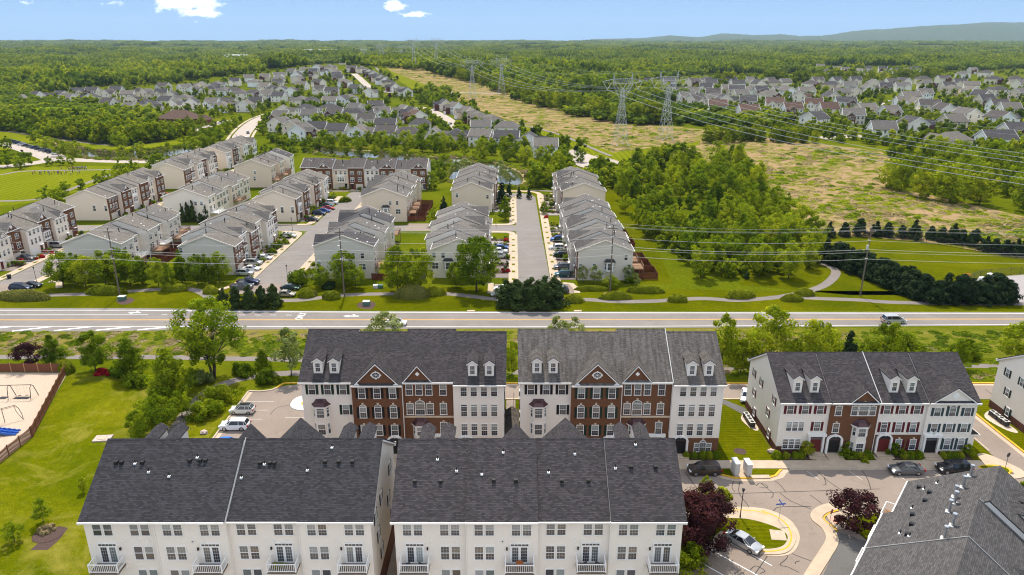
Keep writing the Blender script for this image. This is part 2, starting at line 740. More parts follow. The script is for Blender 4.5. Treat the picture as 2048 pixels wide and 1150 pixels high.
# asphalt
for nm, c, cc in (('asphalt', (.245, .195, .160), .55), ('asphalt_road', (.215, .190, .172), .4), ('asphalt_path', (.20, .170, .155), .4), ('asphalt_dark', (.125, .118, .112), .4)):
 t = NT(nm)
 P_ = t.world()
 a = t.noise(P_, .16, 5, .6)
 b = t.noise(P_, 7, 3)
 colr = t.ramp(a, [(.3, tuple(x * .84 for x in c)), (.7, tuple(x * 1.10 for x in c))])
 colr = t.mix(.3, colr, t.ramp(b, [(.3, tuple(x * .7 for x in c)), (.7, tuple(x * 1.3 for x in c))]))
 st_n = t.noise(P_, .45, 5, .7, .8)
 colr = t.mix(t.m('MULTIPLY', t.ramp(st_n, [(.56, (0, 0, 0)), (.70, (1, 1, 1))]), .38), colr, tuple(x * .55 for x in c))
 lt = t.noise(P_, .9, 3, .6)
 colr = t.mix(t.m('MULTIPLY', t.ramp(lt, [(.60, (0, 0, 0)), (.72, (1, 1, 1))]), .25), colr, tuple(x * 1.35 for x in c))
 if nm == 'asphalt_road':
  tr = t.noise(t.map(P_, (.02, 1.4, 1)), 1.0, 3)
  colr = t.mix(t.m('MULTIPLY', t.ramp(tr, [(.45, (0, 0, 0)), (.6, (1, 1, 1))]), .35), colr, tuple(x * .72 for x in c))
 t.col(colr)
 t.bump(b, .2, .01)
 t.set(Roughness=.85)
 M[nm] = t.mat


def grass(name, stops, fine=(.75, 1.3), stripe=None, sc=.05, rough=.95, fs=5.0, dry=None, stretch=(1, 1, 1)):
 t = NT(name)
 P_ = t.world()
 a = t.noise(t.map(P_, stretch), sc, 6, .62, .6)
 b = t.noise(P_, fs, 4, .7)
 colr = t.ramp(a, stops)
 colr = t.mix(1.0, colr, t.ramp(b, [(.25, (fine[0],) * 3), (.75, (fine[1],) * 3)]), 'MULTIPLY')
 mid = t.noise(P_, .9, 4, .65)
 colr = t.mix(.8, colr, t.mix(1.0, colr, t.ramp(mid, [(.3, (.72, .78, .7)), (.7, (1.25, 1.2, 1.2))]), 'MULTIPLY'))
 if dry:
  dn = t.noise(P_, .11, 6, .7, 1.0)
  colr = t.mix(t.m('MULTIPLY', t.ramp(dn, [(dry[1], (0, 0, 0)), (dry[2], (1, 1, 1))]), dry[3]), colr, dry[0])
 if stripe:
  wv = t.n('ShaderNodeTexWave', wave_type='BANDS', bands_direction=stripe[0])
  wv.inputs['Scale'].default_value = stripe[1]
  wv.inputs['Distortion'].default_value = 1.4
  wv.inputs['Detail'].default_value = 2
  t.l(P_, wv.inputs['Vector'])
  colr = t.mix(1.0, colr, t.ramp(wv.outputs['Fac'], [(.2, (.86, .88, .84)), (.8, (1.1, 1.08, 1.06))]), 'MULTIPLY')
 t.col(colr)
 t.bump(b, .6, .12)
 t.set(Roughness=rough)
 t.b.inputs['Specular IOR Level'].default_value = 0
 M[name] = t.mat


G1, G2, G3 = (.062, .082, .001), (.100, .110, .002), (.160, .152, .006)
grass('lawn', [(.30, G1), (.5, G2), (.72, G3)], fine=(.55, 1.45), sc=.06, dry=((.27, .225, .045), .50, .70, .6))
grass('lawn_mown', [(.30, (.058, .072, .001)), (.5, (.080, .088, .001)), (.72, (.115, .115, .002))], stripe=('Y', .42), sc=.05)
grass('lawn_field', [(.30, (.115, .135, .004)), (.6, (.145, .158, .006)), (.8, (.185, .185, .012))], sc=.02, fs=1.5, stripe=('X', .10))
grass('verge_dry', [(.30, (.085, .105, .006)), (.48, (.125, .128, .014)), (.60, (.19, .145, .045)), (.75, (.145, .14, .02))], sc=.14, stretch=(.12, 1.1, 1), stripe=('Y', .5))
grass('ground', [(.30, (.055, .075, .002)), (.5, (.085, .103, .003)), (.72, (.125, .13, .006))], sc=.03, fs=2.0)
grass('meadow', [(.26, (.060, .092, .004)), (.42, (.098, .118, .008)), (.52, (.14, .138, .02)), (.62, (.21, .165, .065)), (.78, (.15, .13, .035))], sc=.03, fs=.9, fine=(.5, 1.5), dry=((.32, .205, .12), .45, .57, .85), stretch=(.6, 1.6, 1))
flat('gravel', (.44, .34, .255), .9, var=.28, scale=5)
flat('gravel_grey', (.30, .27, .26), .9, var=.2, scale=3)
flat('stone_bed', (.52, .42, .34), .9, var=.35, scale=8)
flat('reed', (.26, .19, .085), .9, var=.3, scale=2)

t = NT('water')
t.col(t.ramp(t.noise(t.world(), .05, 3), [(.35, (.030, .030, .012)), (.65, (.055, .050, .020))]))
t.set(Roughness=.06)
t.b.inputs['Specular IOR Level'].default_value = .5
t.bump(t.noise(t.map(t.world(), (1, 2.5, 1)), .8, 3), .10, .1)
M['water'] = t.mat


def leaf_mat(name, dark, mid, light, trans=.35, rnd=.35):
 t = NT(name)
 ob = t.n('ShaderNodeObjectInfo').outputs['Random']
 at_ = t.n('ShaderNodeAttribute', attribute_name='tint').outputs['Fac']
 f = t.m('ADD', t.m('MULTIPLY', ob, rnd), t.m('MULTIPLY', at_, 1 - rnd))
 pv = t.noise(t.world(), .011, 4, .6)
 f = t.m('ADD', f, t.m('MULTIPLY', t.m('SUBTRACT', pv, .5), 1.1))
 colr = t.ramp(f, [(.05, dark), (.5, mid), (.95, light)])
 t.col(colr)
 t.set(Roughness=.7)
 t.b.inputs['Specular IOR Level'].default_value = .04
 tr = t.n('ShaderNodeBsdfTranslucent')
 t.l(t.mix(1.0, colr, (1.55, 1.5, .45), 'MULTIPLY'), tr.inputs[0])
 mx = t.n('ShaderNodeMixShader')
 mx.inputs[0].default_value = trans
 t.l(t.b.outputs[0], mx.inputs[1])
 t.l(tr.outputs[0], mx.inputs[2])
 t.l(mx.outputs[0], t.out.inputs[0])
 M[name] = t.mat


leaf_mat('leaf', (.050, .092, .003), (.150, .215, .007), (.31, .35, .014), .5)
leaf_mat('leaf_lime', (.085, .135, .004), (.22, .275, .010), (.40, .41, .022), .5)
leaf_mat('leaf_forest', (.045, .085, .006), (.170, .225, .010), (.38, .38, .02), .5, .3)
leaf_mat('leaf_dark', (.012, .024, .010), (.022, .040, .013), (.040, .060, .018), .15)
leaf_mat('leaf_cypress', (.022, .040, .012), (.042, .064, .016), (.070, .098, .020), .15)
leaf_mat('leaf_purple', (.022, .010, .013), (.045, .016, .020), (.085, .026, .026), .25)
leaf_mat('leaf_pale', (.13, .17, .04), (.20, .24, .07), (.34, .36, .16), .3)
leaf_mat('leaf_hedge', (.13, .16, .006), (.22, .245, .010), (.36, .36, .025), .35, .3)
leaf_mat('leaf_hedge_olive', (.13, .135, .026), (.20, .20, .042), (.30, .27, .08), .3, .3)
leaf_mat('leaf_red', (.22, .008, .012), (.42, .015, .025), (.55, .05, .06), .2)
leaf_mat('leaf_brush', (.20, .17, .08), (.32, .25, .13), (.42, .32, .18), .3)
leaf_mat('leaf_yellow', (.30, .26, .02), (.45, .36, .03), (.55, .45, .06), .2)

PAINT = {}
for nm, c, mt in (('white', (.78, .78, .77), 0), ('silver', (.48, .48, .47), .55), ('grey', (.12, .12, .125), .4), ('black', (.012, .012, .014), .1), ('blue', (.02, .07, .30), .3),
                  ('navy', (.014, .022, .06), .3), ('red', (.38, .015, .02), .2), ('teal', (.012, .07, .085), .4), ('green', (.016, .045, .035), .4), ('brown', (.055, .038, .03), .4),
                  ('bright_blue', (.02, .16, .75), .2), ('tan', (.36, .31, .22), .4), ('pearl', (.66, .65, .60), .2)):
 t = NT('paint_' + nm)
 t.col(c)
 t.set(Roughness=.28, Metallic=mt)
 t.b.inputs['Coat Weight'].default_value = .7
 t.b.inputs['Coat Roughness'].default_value = .05
 PAINT[nm] = t.mat

# ------------------------------------------------------------------ the land
def make_ground():
 ys = [-80 + i * 20 for i in range(96)]
 while ys[-1] < 15500:
  ys.append(ys[-1] * 1.045)
 us = [-1 + 2 * i / 90 for i in range(91)]
 V, F = [], []
 for y in ys:
  hw = 1.0 * (max(y, 0) + 260)
  for u in us:
   x = u * hw
   V.append((x, y, terr(x, y)))
 n = len(us)
 for j in range(len(ys) - 1):
  for i in range(n - 1):
   a = j * n + i
   F.append((a, a + 1, a + n + 1, a + n))
 me = bpy.data.meshes.new('ground')
 me.from_pydata(V, [], F)
 me.polygons.foreach_set('use_smooth', [True] * len(F))
 me.materials.append(M['ground'])
 o = link('ground', me)
 o['kind'] = 'structure'


make_ground()

# far wooded hills on the right of the horizon
t = NT('hill_wood')
nzv = t.noise(t.world(), .02, 6, .7)
t.col(t.ramp(nzv, [(.35, (.030, .050, .014)), (.65, (.075, .098, .022))]))
t.bump(nzv, 1.0, 30)
t.set(Roughness=.95)
M['hill_wood'] = t.mat
prof = [(1180, 80), (1280, 77), (1340, 72), (1400, 74.5), (1440, 70), (1500, 72), (1560, 70), (1600, 74), (1640, 72), (1700, 66), (1800, 60), (1900, 53), (1980, 50), (2048, 51), (2200, 49),
  (2400, 54), (2700, 60), (3000, 68), (3300, 78)]
mb = MB()
rr = random.Random(3)
D0 = 12500.
rows = []
for k, (fd, fh) in enumerate(((-.22, 0), (-.16, .30), (-.09, .66), (-.03, .92), (0, 1), (.05, .9), (.15, .4), (.22, 0))):
 row = []
 for i in range(len(prof) - 1):
  for j in range(8):
   t_ = j / 8
   px = prof[i][0] * (1 - t_) + prof[i + 1][0] * t_
   py = prof[i][1] * (1 - t_) + prof[i + 1][1] * t_
   dd = D0 * (1 + fd)
   hh = (HZPX - py) / FPX * D0 * 1.06 + HC
   wob = math.sin(px * .05 + k) * .5 + math.sin(px * .021 + k * 2.1) + rr.uniform(-.4, .4)
   row.append(((px - 1024) / FPX * dd * CP, dd, max(10, hh * fh + wob * 9 * fh + 25 * (1 - fh))))
 rows.append(row)
n = len(rows[0])
mb.v = [p for r in rows for p in r]
for j in range(len(rows) - 1):
 for i in range(n - 1):
  a = j * n + i
  mb.f.append((a, a + 1, a + n + 1, a + n))
  mb.m.append(0)
hl = mb.build('hills', M['hill_wood'], smooth=True)
hl['kind'] = 'structure'

# lawns, meadow, verges
sheet('meadow', [(735, 130), (850, 141), (960, 166), (1010, 182), (1080, 212), (1160, 224), (1240, 243), (1440, 262), (1640, 288), (1760, 302), (1800, 330), (1770, 372), (1880, 395), (2060, 436),
                 (2060, 520), (1860, 486), (1640, 466), (1560, 400), (1500, 322), (1260, 332), (1225, 316), (1100, 268), (980, 228), (905, 203), (880, 184), (800, 162), (722, 134)], .10, M['meadow'], px=True, step=28)
sheet('lawn_strip', [(-230, 157.9), (-83, 158.6), (-55, 157), (250, 156), (250, 168.5), (60, 171), (10, 174), (-100, 174), (-230, 174)], .004, M['lawn_mown'])
sheet('lawn_utility', [(1500, 540), (1650, 470), (1760, 466), (1900, 490), (2060, 522), (2060, 590), (1700, 590), (1480, 570)], .004, M['lawn_mown'], px=True)
sheet('lawn_sports', [(-60, 348), (60, 333), (240, 332), (236, 350), (150, 385), (100, 400), (40, 408), (-90, 420)], .004, M['lawn_field'], px=True)
sheet('lawn_bank', [(-80, 262), (20, 264), (120, 279), (200, 290), (250, 294), (340, 283), (380, 277), (376, 290), (330, 294), (240, 302), (187, 298), (112, 280), (10, 300), (-80, 300)], .004, M['lawn_field'], px=True)
sheet('lawn_trail', [(990, 236), (1050, 250), (1160, 280), (1226, 306), (1300, 296), (1400, 282), (1400, 290), (1300, 312), (1240, 330), (1222, 330), (1150, 296), (1060, 262), (985, 243)], .16, M['lawn_field'], px=True)
sheet('lawn_estate', [(715, 131), (800, 165), (880, 205), (960, 236), (900, 200), (850, 170), (780, 142), (730, 128)], .5, M['lawn_field'], px=True, step=30)
sheet('verge', [(-230, 131), (-70, 130.4), (0, 130), (250, 131), (250, 147.3), (-58, 145.1), (-85, 144), (-230, 143.5)], .004, M['verge_dry'])
sheet('lawn_left', [(-84.2, 123), (-60, 124), (-48.4, 118), (-48.4, 90), (-44, 78), (-44, 40), (-90, 40), (-76.6, 90), (-76.4, 100)], .004, M['lawn'])
sheet('lawn_between', [(31.8, 94), (40, 94), (40, 112.6), (31.8, 112.6)], .004, M['lawn_mown'])
sheet('lawn_end', [(70, 94), (73.4, 94), (73.4, 112.6), (70, 112.6)], .004, M['lawn_mown'])
sheet('lawn_verge', [(79, 94), (140, 94), (140, 112.6), (79, 112.6)], .004, M['lawn_mown'])
sheet('lawn_backyard', [(33, 176), (42, 176), (46, 240), (46, 320), (33, 320)], .004, M['lawn_mown'])
sheet('playground_gravel', [(-140, 124), (-84.8, 123.6), (-76.8, 100), (-77.0, 80), (-140, 80)], .008, M['gravel'])

# water
W1 = [(104, 279), (140, 289), (187, 300), (238, 303.5), (288, 300), (330, 296), (375, 292), (398, 296), (380, 304), (332, 316), (270, 318.5), (200, 317), (160, 311), (128, 298)]
W2 = [(640, 296), (690, 300), (756, 303), (808, 310), (880, 314), (938, 318), (920, 328), (960, 325), (988, 326), (1014, 334), (1041, 346), (1048, 362), (1034, 372), (990, 370), (897, 360), (893, 346), (905, 333), (860, 331), (780, 322), (700, 316), (640, 308)]
for i, W_ in enumerate((W1, W2)):
 P = spline([tuple(at(*p)[:2]) for p in W_], closed=True, k=4)
 o = sheet('pond', P, .06, M['water'])
 c = np.array(P).mean(axis=0)
 ring = MB()
 for a, b in zip(P, P[1:] + P[:1]):
  f = lambda p, k: (c[0] + (p[0] - c[0]) * k, c[1] + (p[1] - c[1]) * k)
  ring.face([(*f(a, .985), .02), (*f(b, .985), .02), (*f(b, 1.03), .35), (*f(a, 1.03), .35)])
  ring.face([(*f(a, 1.03), .35), (*f(b, 1.03), .35), (*f(b, 1.09), -.02), (*f(a, 1.09), -.02)])
 ring.build('shore', M['reed'])['kind'] = 'structure'

# main road with its lanes
road = sheet('road', [(-260, 143.4), (-88, 144.1), (-70, 145.0), (-40, 145.4), (40, 146.2), (118, 147.6), (260, 148.2), (260, 155.4), (118, 155.7), (20, 156.0), (-50, 156.6), (-72, 157.8), (-90, 158.4), (-260, 158.4)], .016, M['asphalt_road'])
for nm, pts, wd, mt in (('lane_line', [(-260, 157.0), (-88, 157.0), (-60, 156.0), (20, 155.3), (118, 155.0), (260, 154.7)], .28, 'paint_white'),
      ('lane_line', [(-260, 154.0), (-84, 154.0)], .16, 'paint_white'),
      ('centre_line', [(-260, 150.55), (0, 150.85), (260, 151.7)], .13, 'paint_yellow'),
      ('centre_line', [(-260, 150.85), (0, 151.15), (260, 152.0)], .13, 'paint_yellow'),
      ('lane_line', [(-260, 147.2), (-70, 146.9), (0, 146.7), (118, 148.1), (260, 148.6)], .16, 'paint_white')):
 ribbon(nm, pts, wd, .022, M[mt], smooth=False, parent=road)
for i in range(9):
 x = -81 + i * 3.6
 ribbon('lane_dash', [(x, 154.0 - i * .02), (x + 1.4, 154.0 - i * .02)], .15, .022, M['paint_white'], parent=road)
for i in range(7):
 x = -136 + i * 9
 ribbon('hatch_stripe', [(x, 144.2 + max(0, i - 3) * .25), (x + 7.2, 146.9)], .5, .022, M['paint_white'], parent=road)


def arrow_mark(x, y, s=1.0, hook=0):
 mb = MB()
 mb.face([(x - 1.1 * s, y, .023), (x + .1 * s, y - .55 * s, .023), (x + .1 * s, y + .55 * s, .023)])
 mb.face([(x + .1 * s, y - .16 * s, .023), (x + 1.9 * s, y - .16 * s, .023), (x + 1.9 * s, y + .16 * s, .023), (x + .1 * s, y + .16 * s, .023)])
 if hook:
  mb.face([(x + .9 * s, y + .16 * s, .0235), (x + 1.3 * s, y + .16 * s, .0235), (x + 1.0 * s, y + .8 * s, .0235), (x + .5 * s, y + .8 * s, .0235)])
 mb.build('arrow_marking', M['paint_white'], road)


arrow_mark(-88.3, 155.3, 1.0, 1)
arrow_mark(-37.5, 153.2, 1.2, 1)
wt = text_mesh('ONLY', 1.6, M['paint_white'], 'word_marking')
o = link('word_marking', wt, road, (-48.5, 153.2, .023), math.pi / 2, (1.0, 1.5, 1))
for x in (-10.5, 1.6, 14.5):
 slab('drain_inlet', [(x, 155.9), (x + 1.8, 155.9), (x + 1.8, 156.8), (x, 156.8)], .14, M['concrete'])

# streets of the townhouse estate
cross = sheet('estate_street', [(-160, 230.5), (2, 230.5), (2, 238.5), (-160, 238.5)], .012, M['asphalt_road'])
st_c = sheet('estate_street', [(1.6, 172), (10.2, 172), (9.6, 230), (9.4, 285), (8, 290), (4, 293), (-2, 293), (-6, 290), (-6, 284), (1.2, 283)], .016, M['asphalt_road'])
st_l = sheet('estate_street', [(-68.5, 170), (-59, 170), (-58.6, 285), (-60, 294), (-66, 296), (-67.5, 293)], .016, M['asphalt_road'])
st_m = sheet('estate_street', [(-134.5, 170), (-126, 170), (-126, 360), (-134.5, 360)], .016, M['asphalt_road'])
sheet('parking_end', [(-71, 168.5), (-56, 168.5), (-56, 176), (-71, 176)], .02, M['asphalt'])
sheet('parking_end', [(-4.5, 168.8), (15.5, 168.8), (15.5, 176), (-4.5, 176)], .02, M['asphalt'])
sheet('parking_end', [(-137, 168), (-122, 168), (-122, 176), (-137, 176)], .02, M['asphalt'])
sheet('parking_court', [(-36, 231), (-22, 231), (-22, 241), (-36, 241)], .02, M['asphalt'])
for side, x0, ya, yb in ((0, -69.6, 178, 226), (0, -69.6, 241, 286), (1, -57.8, 172, 229), (1, -57.8, 240, 286), (0, .4, 176, 226), (0, .4, 242, 282), (1, 11.5, 172, 290), (0, -135.9, 178, 227), (0, -135.9, 243, 350), (1, -124.8, 172, 228), (1, -124.8, 242, 350)):
 wd = 2.6 if x0 in (.4, 11.5) else 2.3
 s_ = ribbon('sidewalk', [(x0, ya), (x0, yb)], wd, .0, M['concrete'], h=.11, smooth=False)
 for k in range(int((yb - ya) / 6.6)):       # little planting squares beside the kerb
  yy = ya + 3 + k * 6.6
  sheet('planting_square', [(x0 - .45, yy), (x0 + .45, yy), (x0 + .45, yy + 1.6), (x0 - .45, yy + 1.6)], .118, M['lawn'], parent=s_)
for pts in ([(.4, 226), (-.6, 228.5), (-3, 229.4), (-7, 229.5)], [(.4, 242), (-.6, 240), (-3, 239.3), (-7, 239.2)], [(-69.6, 226), (-70.4, 228.3), (-73, 229.4), (-76, 229.6)], [(-69.6, 241), (-70.4, 239.8), (-73, 239.2), (-90, 239.2)],
   [(.4, 282), (-1, 284.5), (-4, 285)], [(11.5, 290), (10, 294), (4, 297), (-4, 296.8)]):
 ribbon('sidewalk', pts, 2.0, 0, M['concrete'], h=.11)
for pts in ([(1.5, 286), (1.4, 283)], [(10.4, 290.5), (8.4, 294.2), (3.5, 295.6), (-4, 295.4)]):
 ribbon('kerb', pts, .3, 0, M['kerb_yellow'], h=.15)
ribbon('sidewalk', [(13.2, 176.6), (15.4, 176), (16.2, 173), (16.4, 169)], 1.5, 0, M['concrete'], h=.11, smooth=False)
ribbon('sidewalk', [(-8, 176.5), (-5.5, 176.4), (-5.4, 169)], 1.5, 0, M['concrete'], h=.11, smooth=False)
ribbon('sidewalk', [(-71.5, 178), (-72.4, 174), (-76.5, 168.4)], 1.5, 0, M['concrete'], h=.11, smooth=False)
ribbon('sidewalk', [(-121.5, 178), (-119, 178), (-116, 173)], 1.5, 0, M['concrete'], h=.11, smooth=False)
ribbon('sidewalk', [(-64, 297.2), (-80, 297.2)], 1.8, 0, M['concrete'], h=.11, smooth=False)
ribbon('sidewalk', [(-60, 297.2), (-40, 297.2)], 1.8, 0, M['concrete'], h=.11, smooth=False)
# other streets and trails
ribbon('street', [(-120, 346), (0, 333.5), (55, 328), (110, 320), (170, 320.5), (260, 323), (340, 323), (420, 322)], 10, .016, M['street_pale'], px=True, drape=True)
ribbon('street', [(16, 285), (50, 296), (90, 309), (115, 319)], 13, .020, M['street_pale'], px=True, drape=True)
ribbon('street', [(440, 326), (470, 296), (478, 280), (488, 264), (503, 249), (522, 237), (545, 228), (565, 220)], 11, .024, M['street_pale'], px=True, drape=True)
for d in (7.4, -7.4):
 P = spline([tuple(at(*p)[:2]) for p in [(455, 310), (470, 296), (478, 280), (488, 264), (503, 249), (522, 237), (545, 228)]])
 ribbon('sidewalk', offs(P, d), 1.6, 0, M['concrete'], h=.11, smooth=False)
ribbon('street', [(708, 148), (722, 160), (735, 172), (748, 182), (790, 186)], 9, .5, M['street_pale'], px=True, drape=True)
ribbon('street', [(838, 214), (860, 220), (885, 232), (905, 246), (918, 258)], 9, .03, M['street_pale'], px=True, drape=True)
ribbon('street', [(888, 186), (940, 186.3), (1002, 187)], 7, .25, M['street_pale'], px=True, drape=True)
ribbon('street', [(1640, 276), (1690, 273), (1730, 272), (1760, 268)], 12, .03, M['street_pale'], px=True, drape=True)
ribbon('street', [(1720, 222), (1745, 212), (1760, 205)], 12, .03, M['street_pale'], px=True, drape=True)
ribbon('street', [(2030, 330), (2060, 322), (2100, 318)], 12, .03, M['street_pale'], px=True, drape=True)
ribbon('street', [(385, 262), (410, 254), (435, 246), (455, 240)], 9, .03, M['street_pale'], px=True, drape=True)
ribbon('street', [(330, 226), (380, 222), (410, 219)], 8, .03, M['street_pale'], px=True, drape=True)
sheet('cul_de_sac', spline([tuple(at(*p)[:2]) for p in [(1142, 300), (1165, 305), (1196, 315), (1232, 322), (1238, 329), (1222, 335), (1196, 338), (1166, 336), (1146, 326), (1136, 312)]], closed=True), .24, M['street_pale'])
ribbon('kerb', [(1190, 312), (1225, 320), (1240, 327), (1228, 335), (1205, 339)], .5, .2, M['kerb_concrete'], px=True, h=.2)
for pts, wd in (([(722, 136), (760, 144), (800, 160), (832, 180), (850, 195)], 3.2), ([(960, 231), (1000, 240), (1040, 250), (1070, 257), (1110, 267), (1150, 282), (1190, 300), (1222, 313)], 2.6), ([(1222, 313), (1260, 303), (1340, 294), (1385, 287), (1432, 276)], 2.6),
    ([(-60, 352), (0, 349.5), (40, 343), (100, 341), (170, 340), (236, 339)], 2.4), ([(-60, 402), (0, 402), (60, 400), (110, 391), (150, 375), (190, 360), (236, 345)], 2.4),
    ([(890, 357), (870, 356), (850, 356)], 2.0), ([(1030, 384), (1070, 381), (1110, 383)], 2.0), ([(-40, 262), (20, 264), (120, 279), (200, 289), (255, 293)], 2.2)):
 ribbon('trail', pts, wd, .30 if pts[0][1] < 300 and pts[0][0] > 600 else .014, M['asphalt_path'], px=True, drape=True)
ribbon('path', [(-20, 597), (60, 594), (110, 590), (180, 588), (250, 583), (330, 578), (380, 578.5), (405, 586), (422, 598)], 2.3, .012, M['asphalt_path'], px=True)
ribbon('path', [(556, 601), (600, 600), (640, 595.5), (690, 590), (780, 587.5), (880, 587), (930, 591), (990, 598), (1060, 601), (1165, 599), (1235, 603), (1310, 602), (1400, 597), (1470, 600.5), (1530, 597), (1570, 593.5), (1640, 597), (1720, 600), (1800, 605), (2060, 608)], 2.3, .012, M['asphalt_path'], px=True)
ribbon('path', [(1560, 594), (1605, 585), (1645, 572), (1667, 555), (1671, 541), (1655, 530), (1640, 527)], 2.4, .016, M['asphalt_path'], px=True)
ribbon('path', [(-40, 714), (100, 714), (300, 714), (440, 717), (520, 718), (620, 720)], 2.0, .012, M['asphalt_path'], px=True)
ribbon('path', [(620, 747), (585, 746), (530, 750), (480, 758), (438, 772), (405, 792), (382, 815), (360, 845), (335, 890)], 2.2, .012, M['asphalt_path'], px=True)
ribbon('path', [(990, 745), (1080, 744), (1300, 742), (1500, 738), (1740, 731), (1990, 732), (2100, 733)], 1.9, .012, M['asphalt_path'], px=True)

sheet('bounce_alley', [(-60, 20), (19, 20), (19, 59.9), (-44, 59.9), (-52, 50)], .014, M['concrete'])  # unseen alley, added in pale concrete to bounce warm light onto the walls
# near streets and car parks (between and behind the condominium blocks)
lot = sheet('car_park', [(-47.4, 80), (18.8, 80), (18.8, 60), (39, 60), (52, 76), (82, 79), (104, 79), (104, 90), (79, 90.6), (78.6, 113), (110, 113), (110, 119), (-38, 119), (-42.3, 118), (-43.2, 116.6), (-47.4, 115.9)], .010, M['asphalt'])
slab('block_plot', [(-31.6, 93.4), (-1.0, 93.4), (-1.0, 112.8), (-31.6, 112.8)], .05, M['lawn_mown'])
slab('block_plot', [(.6, 93.4), (40.1, 93.4), (40.1, 112.8), (.6, 112.8)], .05, M['lawn_mown'])
slab('block_plot', [(40.15, 93.4), (73.4, 93.4), (73.4, 112.8), (40.15, 112.8)], .05, M['lawn_mown'])
slab('block_plot', [(-36, 78), (18.5, 78), (18.5, 61), (-36, 61)], .05, M['concrete'])
slab('sidewalk', [(-36, 91.2), (70.5, 91.2), (70.5, 93.35), (-36, 93.35)], .13, M['concrete'])
ribbon('kerb', [(-36, 91.05), (31, 91.05)], .28, 0, M['kerb_concrete'], h=.135, smooth=False)
# planted bulge with the mailboxes
slab('kerb', [(29.2, 91.0), (30.6, 89.4), (32.2, 88.7), (34.5, 88.6), (37.2, 88.75), (38.6, 89.4), (39.4, 90.4), (40.0, 91.0)], .14, M['kerb_yellow'])
slab('gutter_strip', [(28.2, 91.0), (29.8, 89.1), (31.9, 88.15), (34.5, 88.0), (37.6, 88.2), (39.4, 89.0), (40.3, 90.2), (41.4, 91.0)], .03, M['concrete'])
slab('lawn_bulge', [(29.5, 91.1), (30.8, 89.7), (32.3, 89.0), (34.5, 88.9), (37.0, 89.05), (38.3, 89.6), (39.1, 90.5), (39.6, 91.1)], .155, M['lawn_mown'])
slab('sidewalk', [(32.2, 88.95), (34.35, 88.9), (34.35, 91.3), (32.2, 91.3)], .165, M['concrete'])
inl = slab('drain_inlet', [(34.6, 88.62), (37.4, 88.7), (37.4, 89.5), (34.6, 89.45)], .172, M['concrete'])
MB().disc((36, 89.1, .178), .3, 12, 0, .38).build('manhole_cover', M['rock'], inl)
ribbon('kerb', [(41, 91.0), (70.3, 91.0)], .3, 0, M['kerb_concrete'], h=.135, smooth=False)
# corner island on the right
slab('gutter_strip', spline([(69.2, 91.0), (70.5, 89.0), (72.4, 88.6), (74.6, 89.2), (75.2, 90.8), (74.4, 92.6), (72.8, 95.0), (71.2, 95.0), (70.6, 92.5)], closed=True), .12, M['concrete'])
slab('kerb', spline([(69.2, 91.6), (70.3, 90.0), (71.8, 89.5), (73.2, 90.0), (73.6, 91.0), (72.8, 91.9), (71, 92.2)], closed=True), .15, M['kerb_yellow'])
slab('lawn_island', spline([(69.5, 91.6), (70.5, 90.3), (71.8, 89.9), (72.8, 90.2), (73.2, 91.0), (72.5, 91.6), (71, 91.9)], closed=True), .175, M['lawn'])
ribbon('kerb', [(73.6, 96), (73.7, 104), (73.7, 112.2)], .3, 0, M['kerb_concrete'], h=.13, smooth=False)
ribbon('kerb', [(78.9, 90.6), (78.7, 104), (78.7, 112.8)], .35, 0, M['kerb_yellow'], h=.15, smooth=False)
ribbon('gutter_strip', [(78.3, 90.6), (78.1, 104), (78.1, 112.8)], .7, .012, M['concrete'], smooth=False)
ribbon('kerb', [(-38, 119.15), (110, 119.15)], .35, 0, M['kerb_yellow'], h=.15, smooth=False)
ribbon('gutter_strip', [(-38, 118.6), (110, 118.6)], .6, .012, M['concrete'], smooth=False)
ribbon('kerb', [(-31, 113.0), (72, 113.0)], .4, 0, M['concrete'], h=.13, smooth=False)
sheet('driveway', [(37.2, 113), (40.2, 109.6), (40.2, 104), (38.8, 108), (35.6, 113)], .062, M['asphalt_dark'])
# car park on the left: kerbs, bay lines
ribbon('kerb', [(-47.6, 78), (-47.6, 115.9)], .3, 0, M['kerb_concrete'], h=.14, smooth=False)
ribbon('gutter_strip', [(-47.1, 78), (-47.1, 115.6)], .7, .014, M['concrete'], smooth=False)
ribbon('kerb', [(-47.6, 116.05), (-45.4, 115.9), (-43.6, 116.5), (-42.9, 117.3)], .35, 0, M['kerb_concrete'], h=.14)
ribbon('kerb', [(-42.9, 117.3), (-42.4, 118.6), (-41.6, 119.1), (-38, 119.15)], .35, 0, M['kerb_yellow'], h=.15)
for yb in (99.0, 102, 105, 108.1, 111.2):
 ribbon('bay_line', [(-46.6, yb + .9), (-41.8, yb + .9)], .11, .018, M['paint_faded'], smooth=False, parent=lot)
ribbon('bay_line', [(-38.2, 106.5), (-33, 106.5)], .11, .018, M['paint_faded'], smooth=False, parent=lot)
slab('concrete_apron', spline([(-38.6, 111.6), (-38.0, 113.6), (-36, 114.2), (-34, 113.4), (-33.2, 111.2), (-34, 109.4), (-36, 108.8), (-38, 109.8)], closed=True), .13, M['paint_white'])
slab('kerb', spline([(-36.8, 111.4), (-36.4, 112.2), (-35.6, 112.2), (-35.3, 111.4), (-35.6, 110.6), (-36.4, 110.6)], closed=True), .17, M['kerb_yellow'])
for x in (44.0, 50.2, 56.4, 62.6, 68.6):
 ribbon('bay_line', [(x - .55, 90.6), (x + .35, 88.5)], .1, .018, M['paint_faded'], smooth=False, parent=lot)

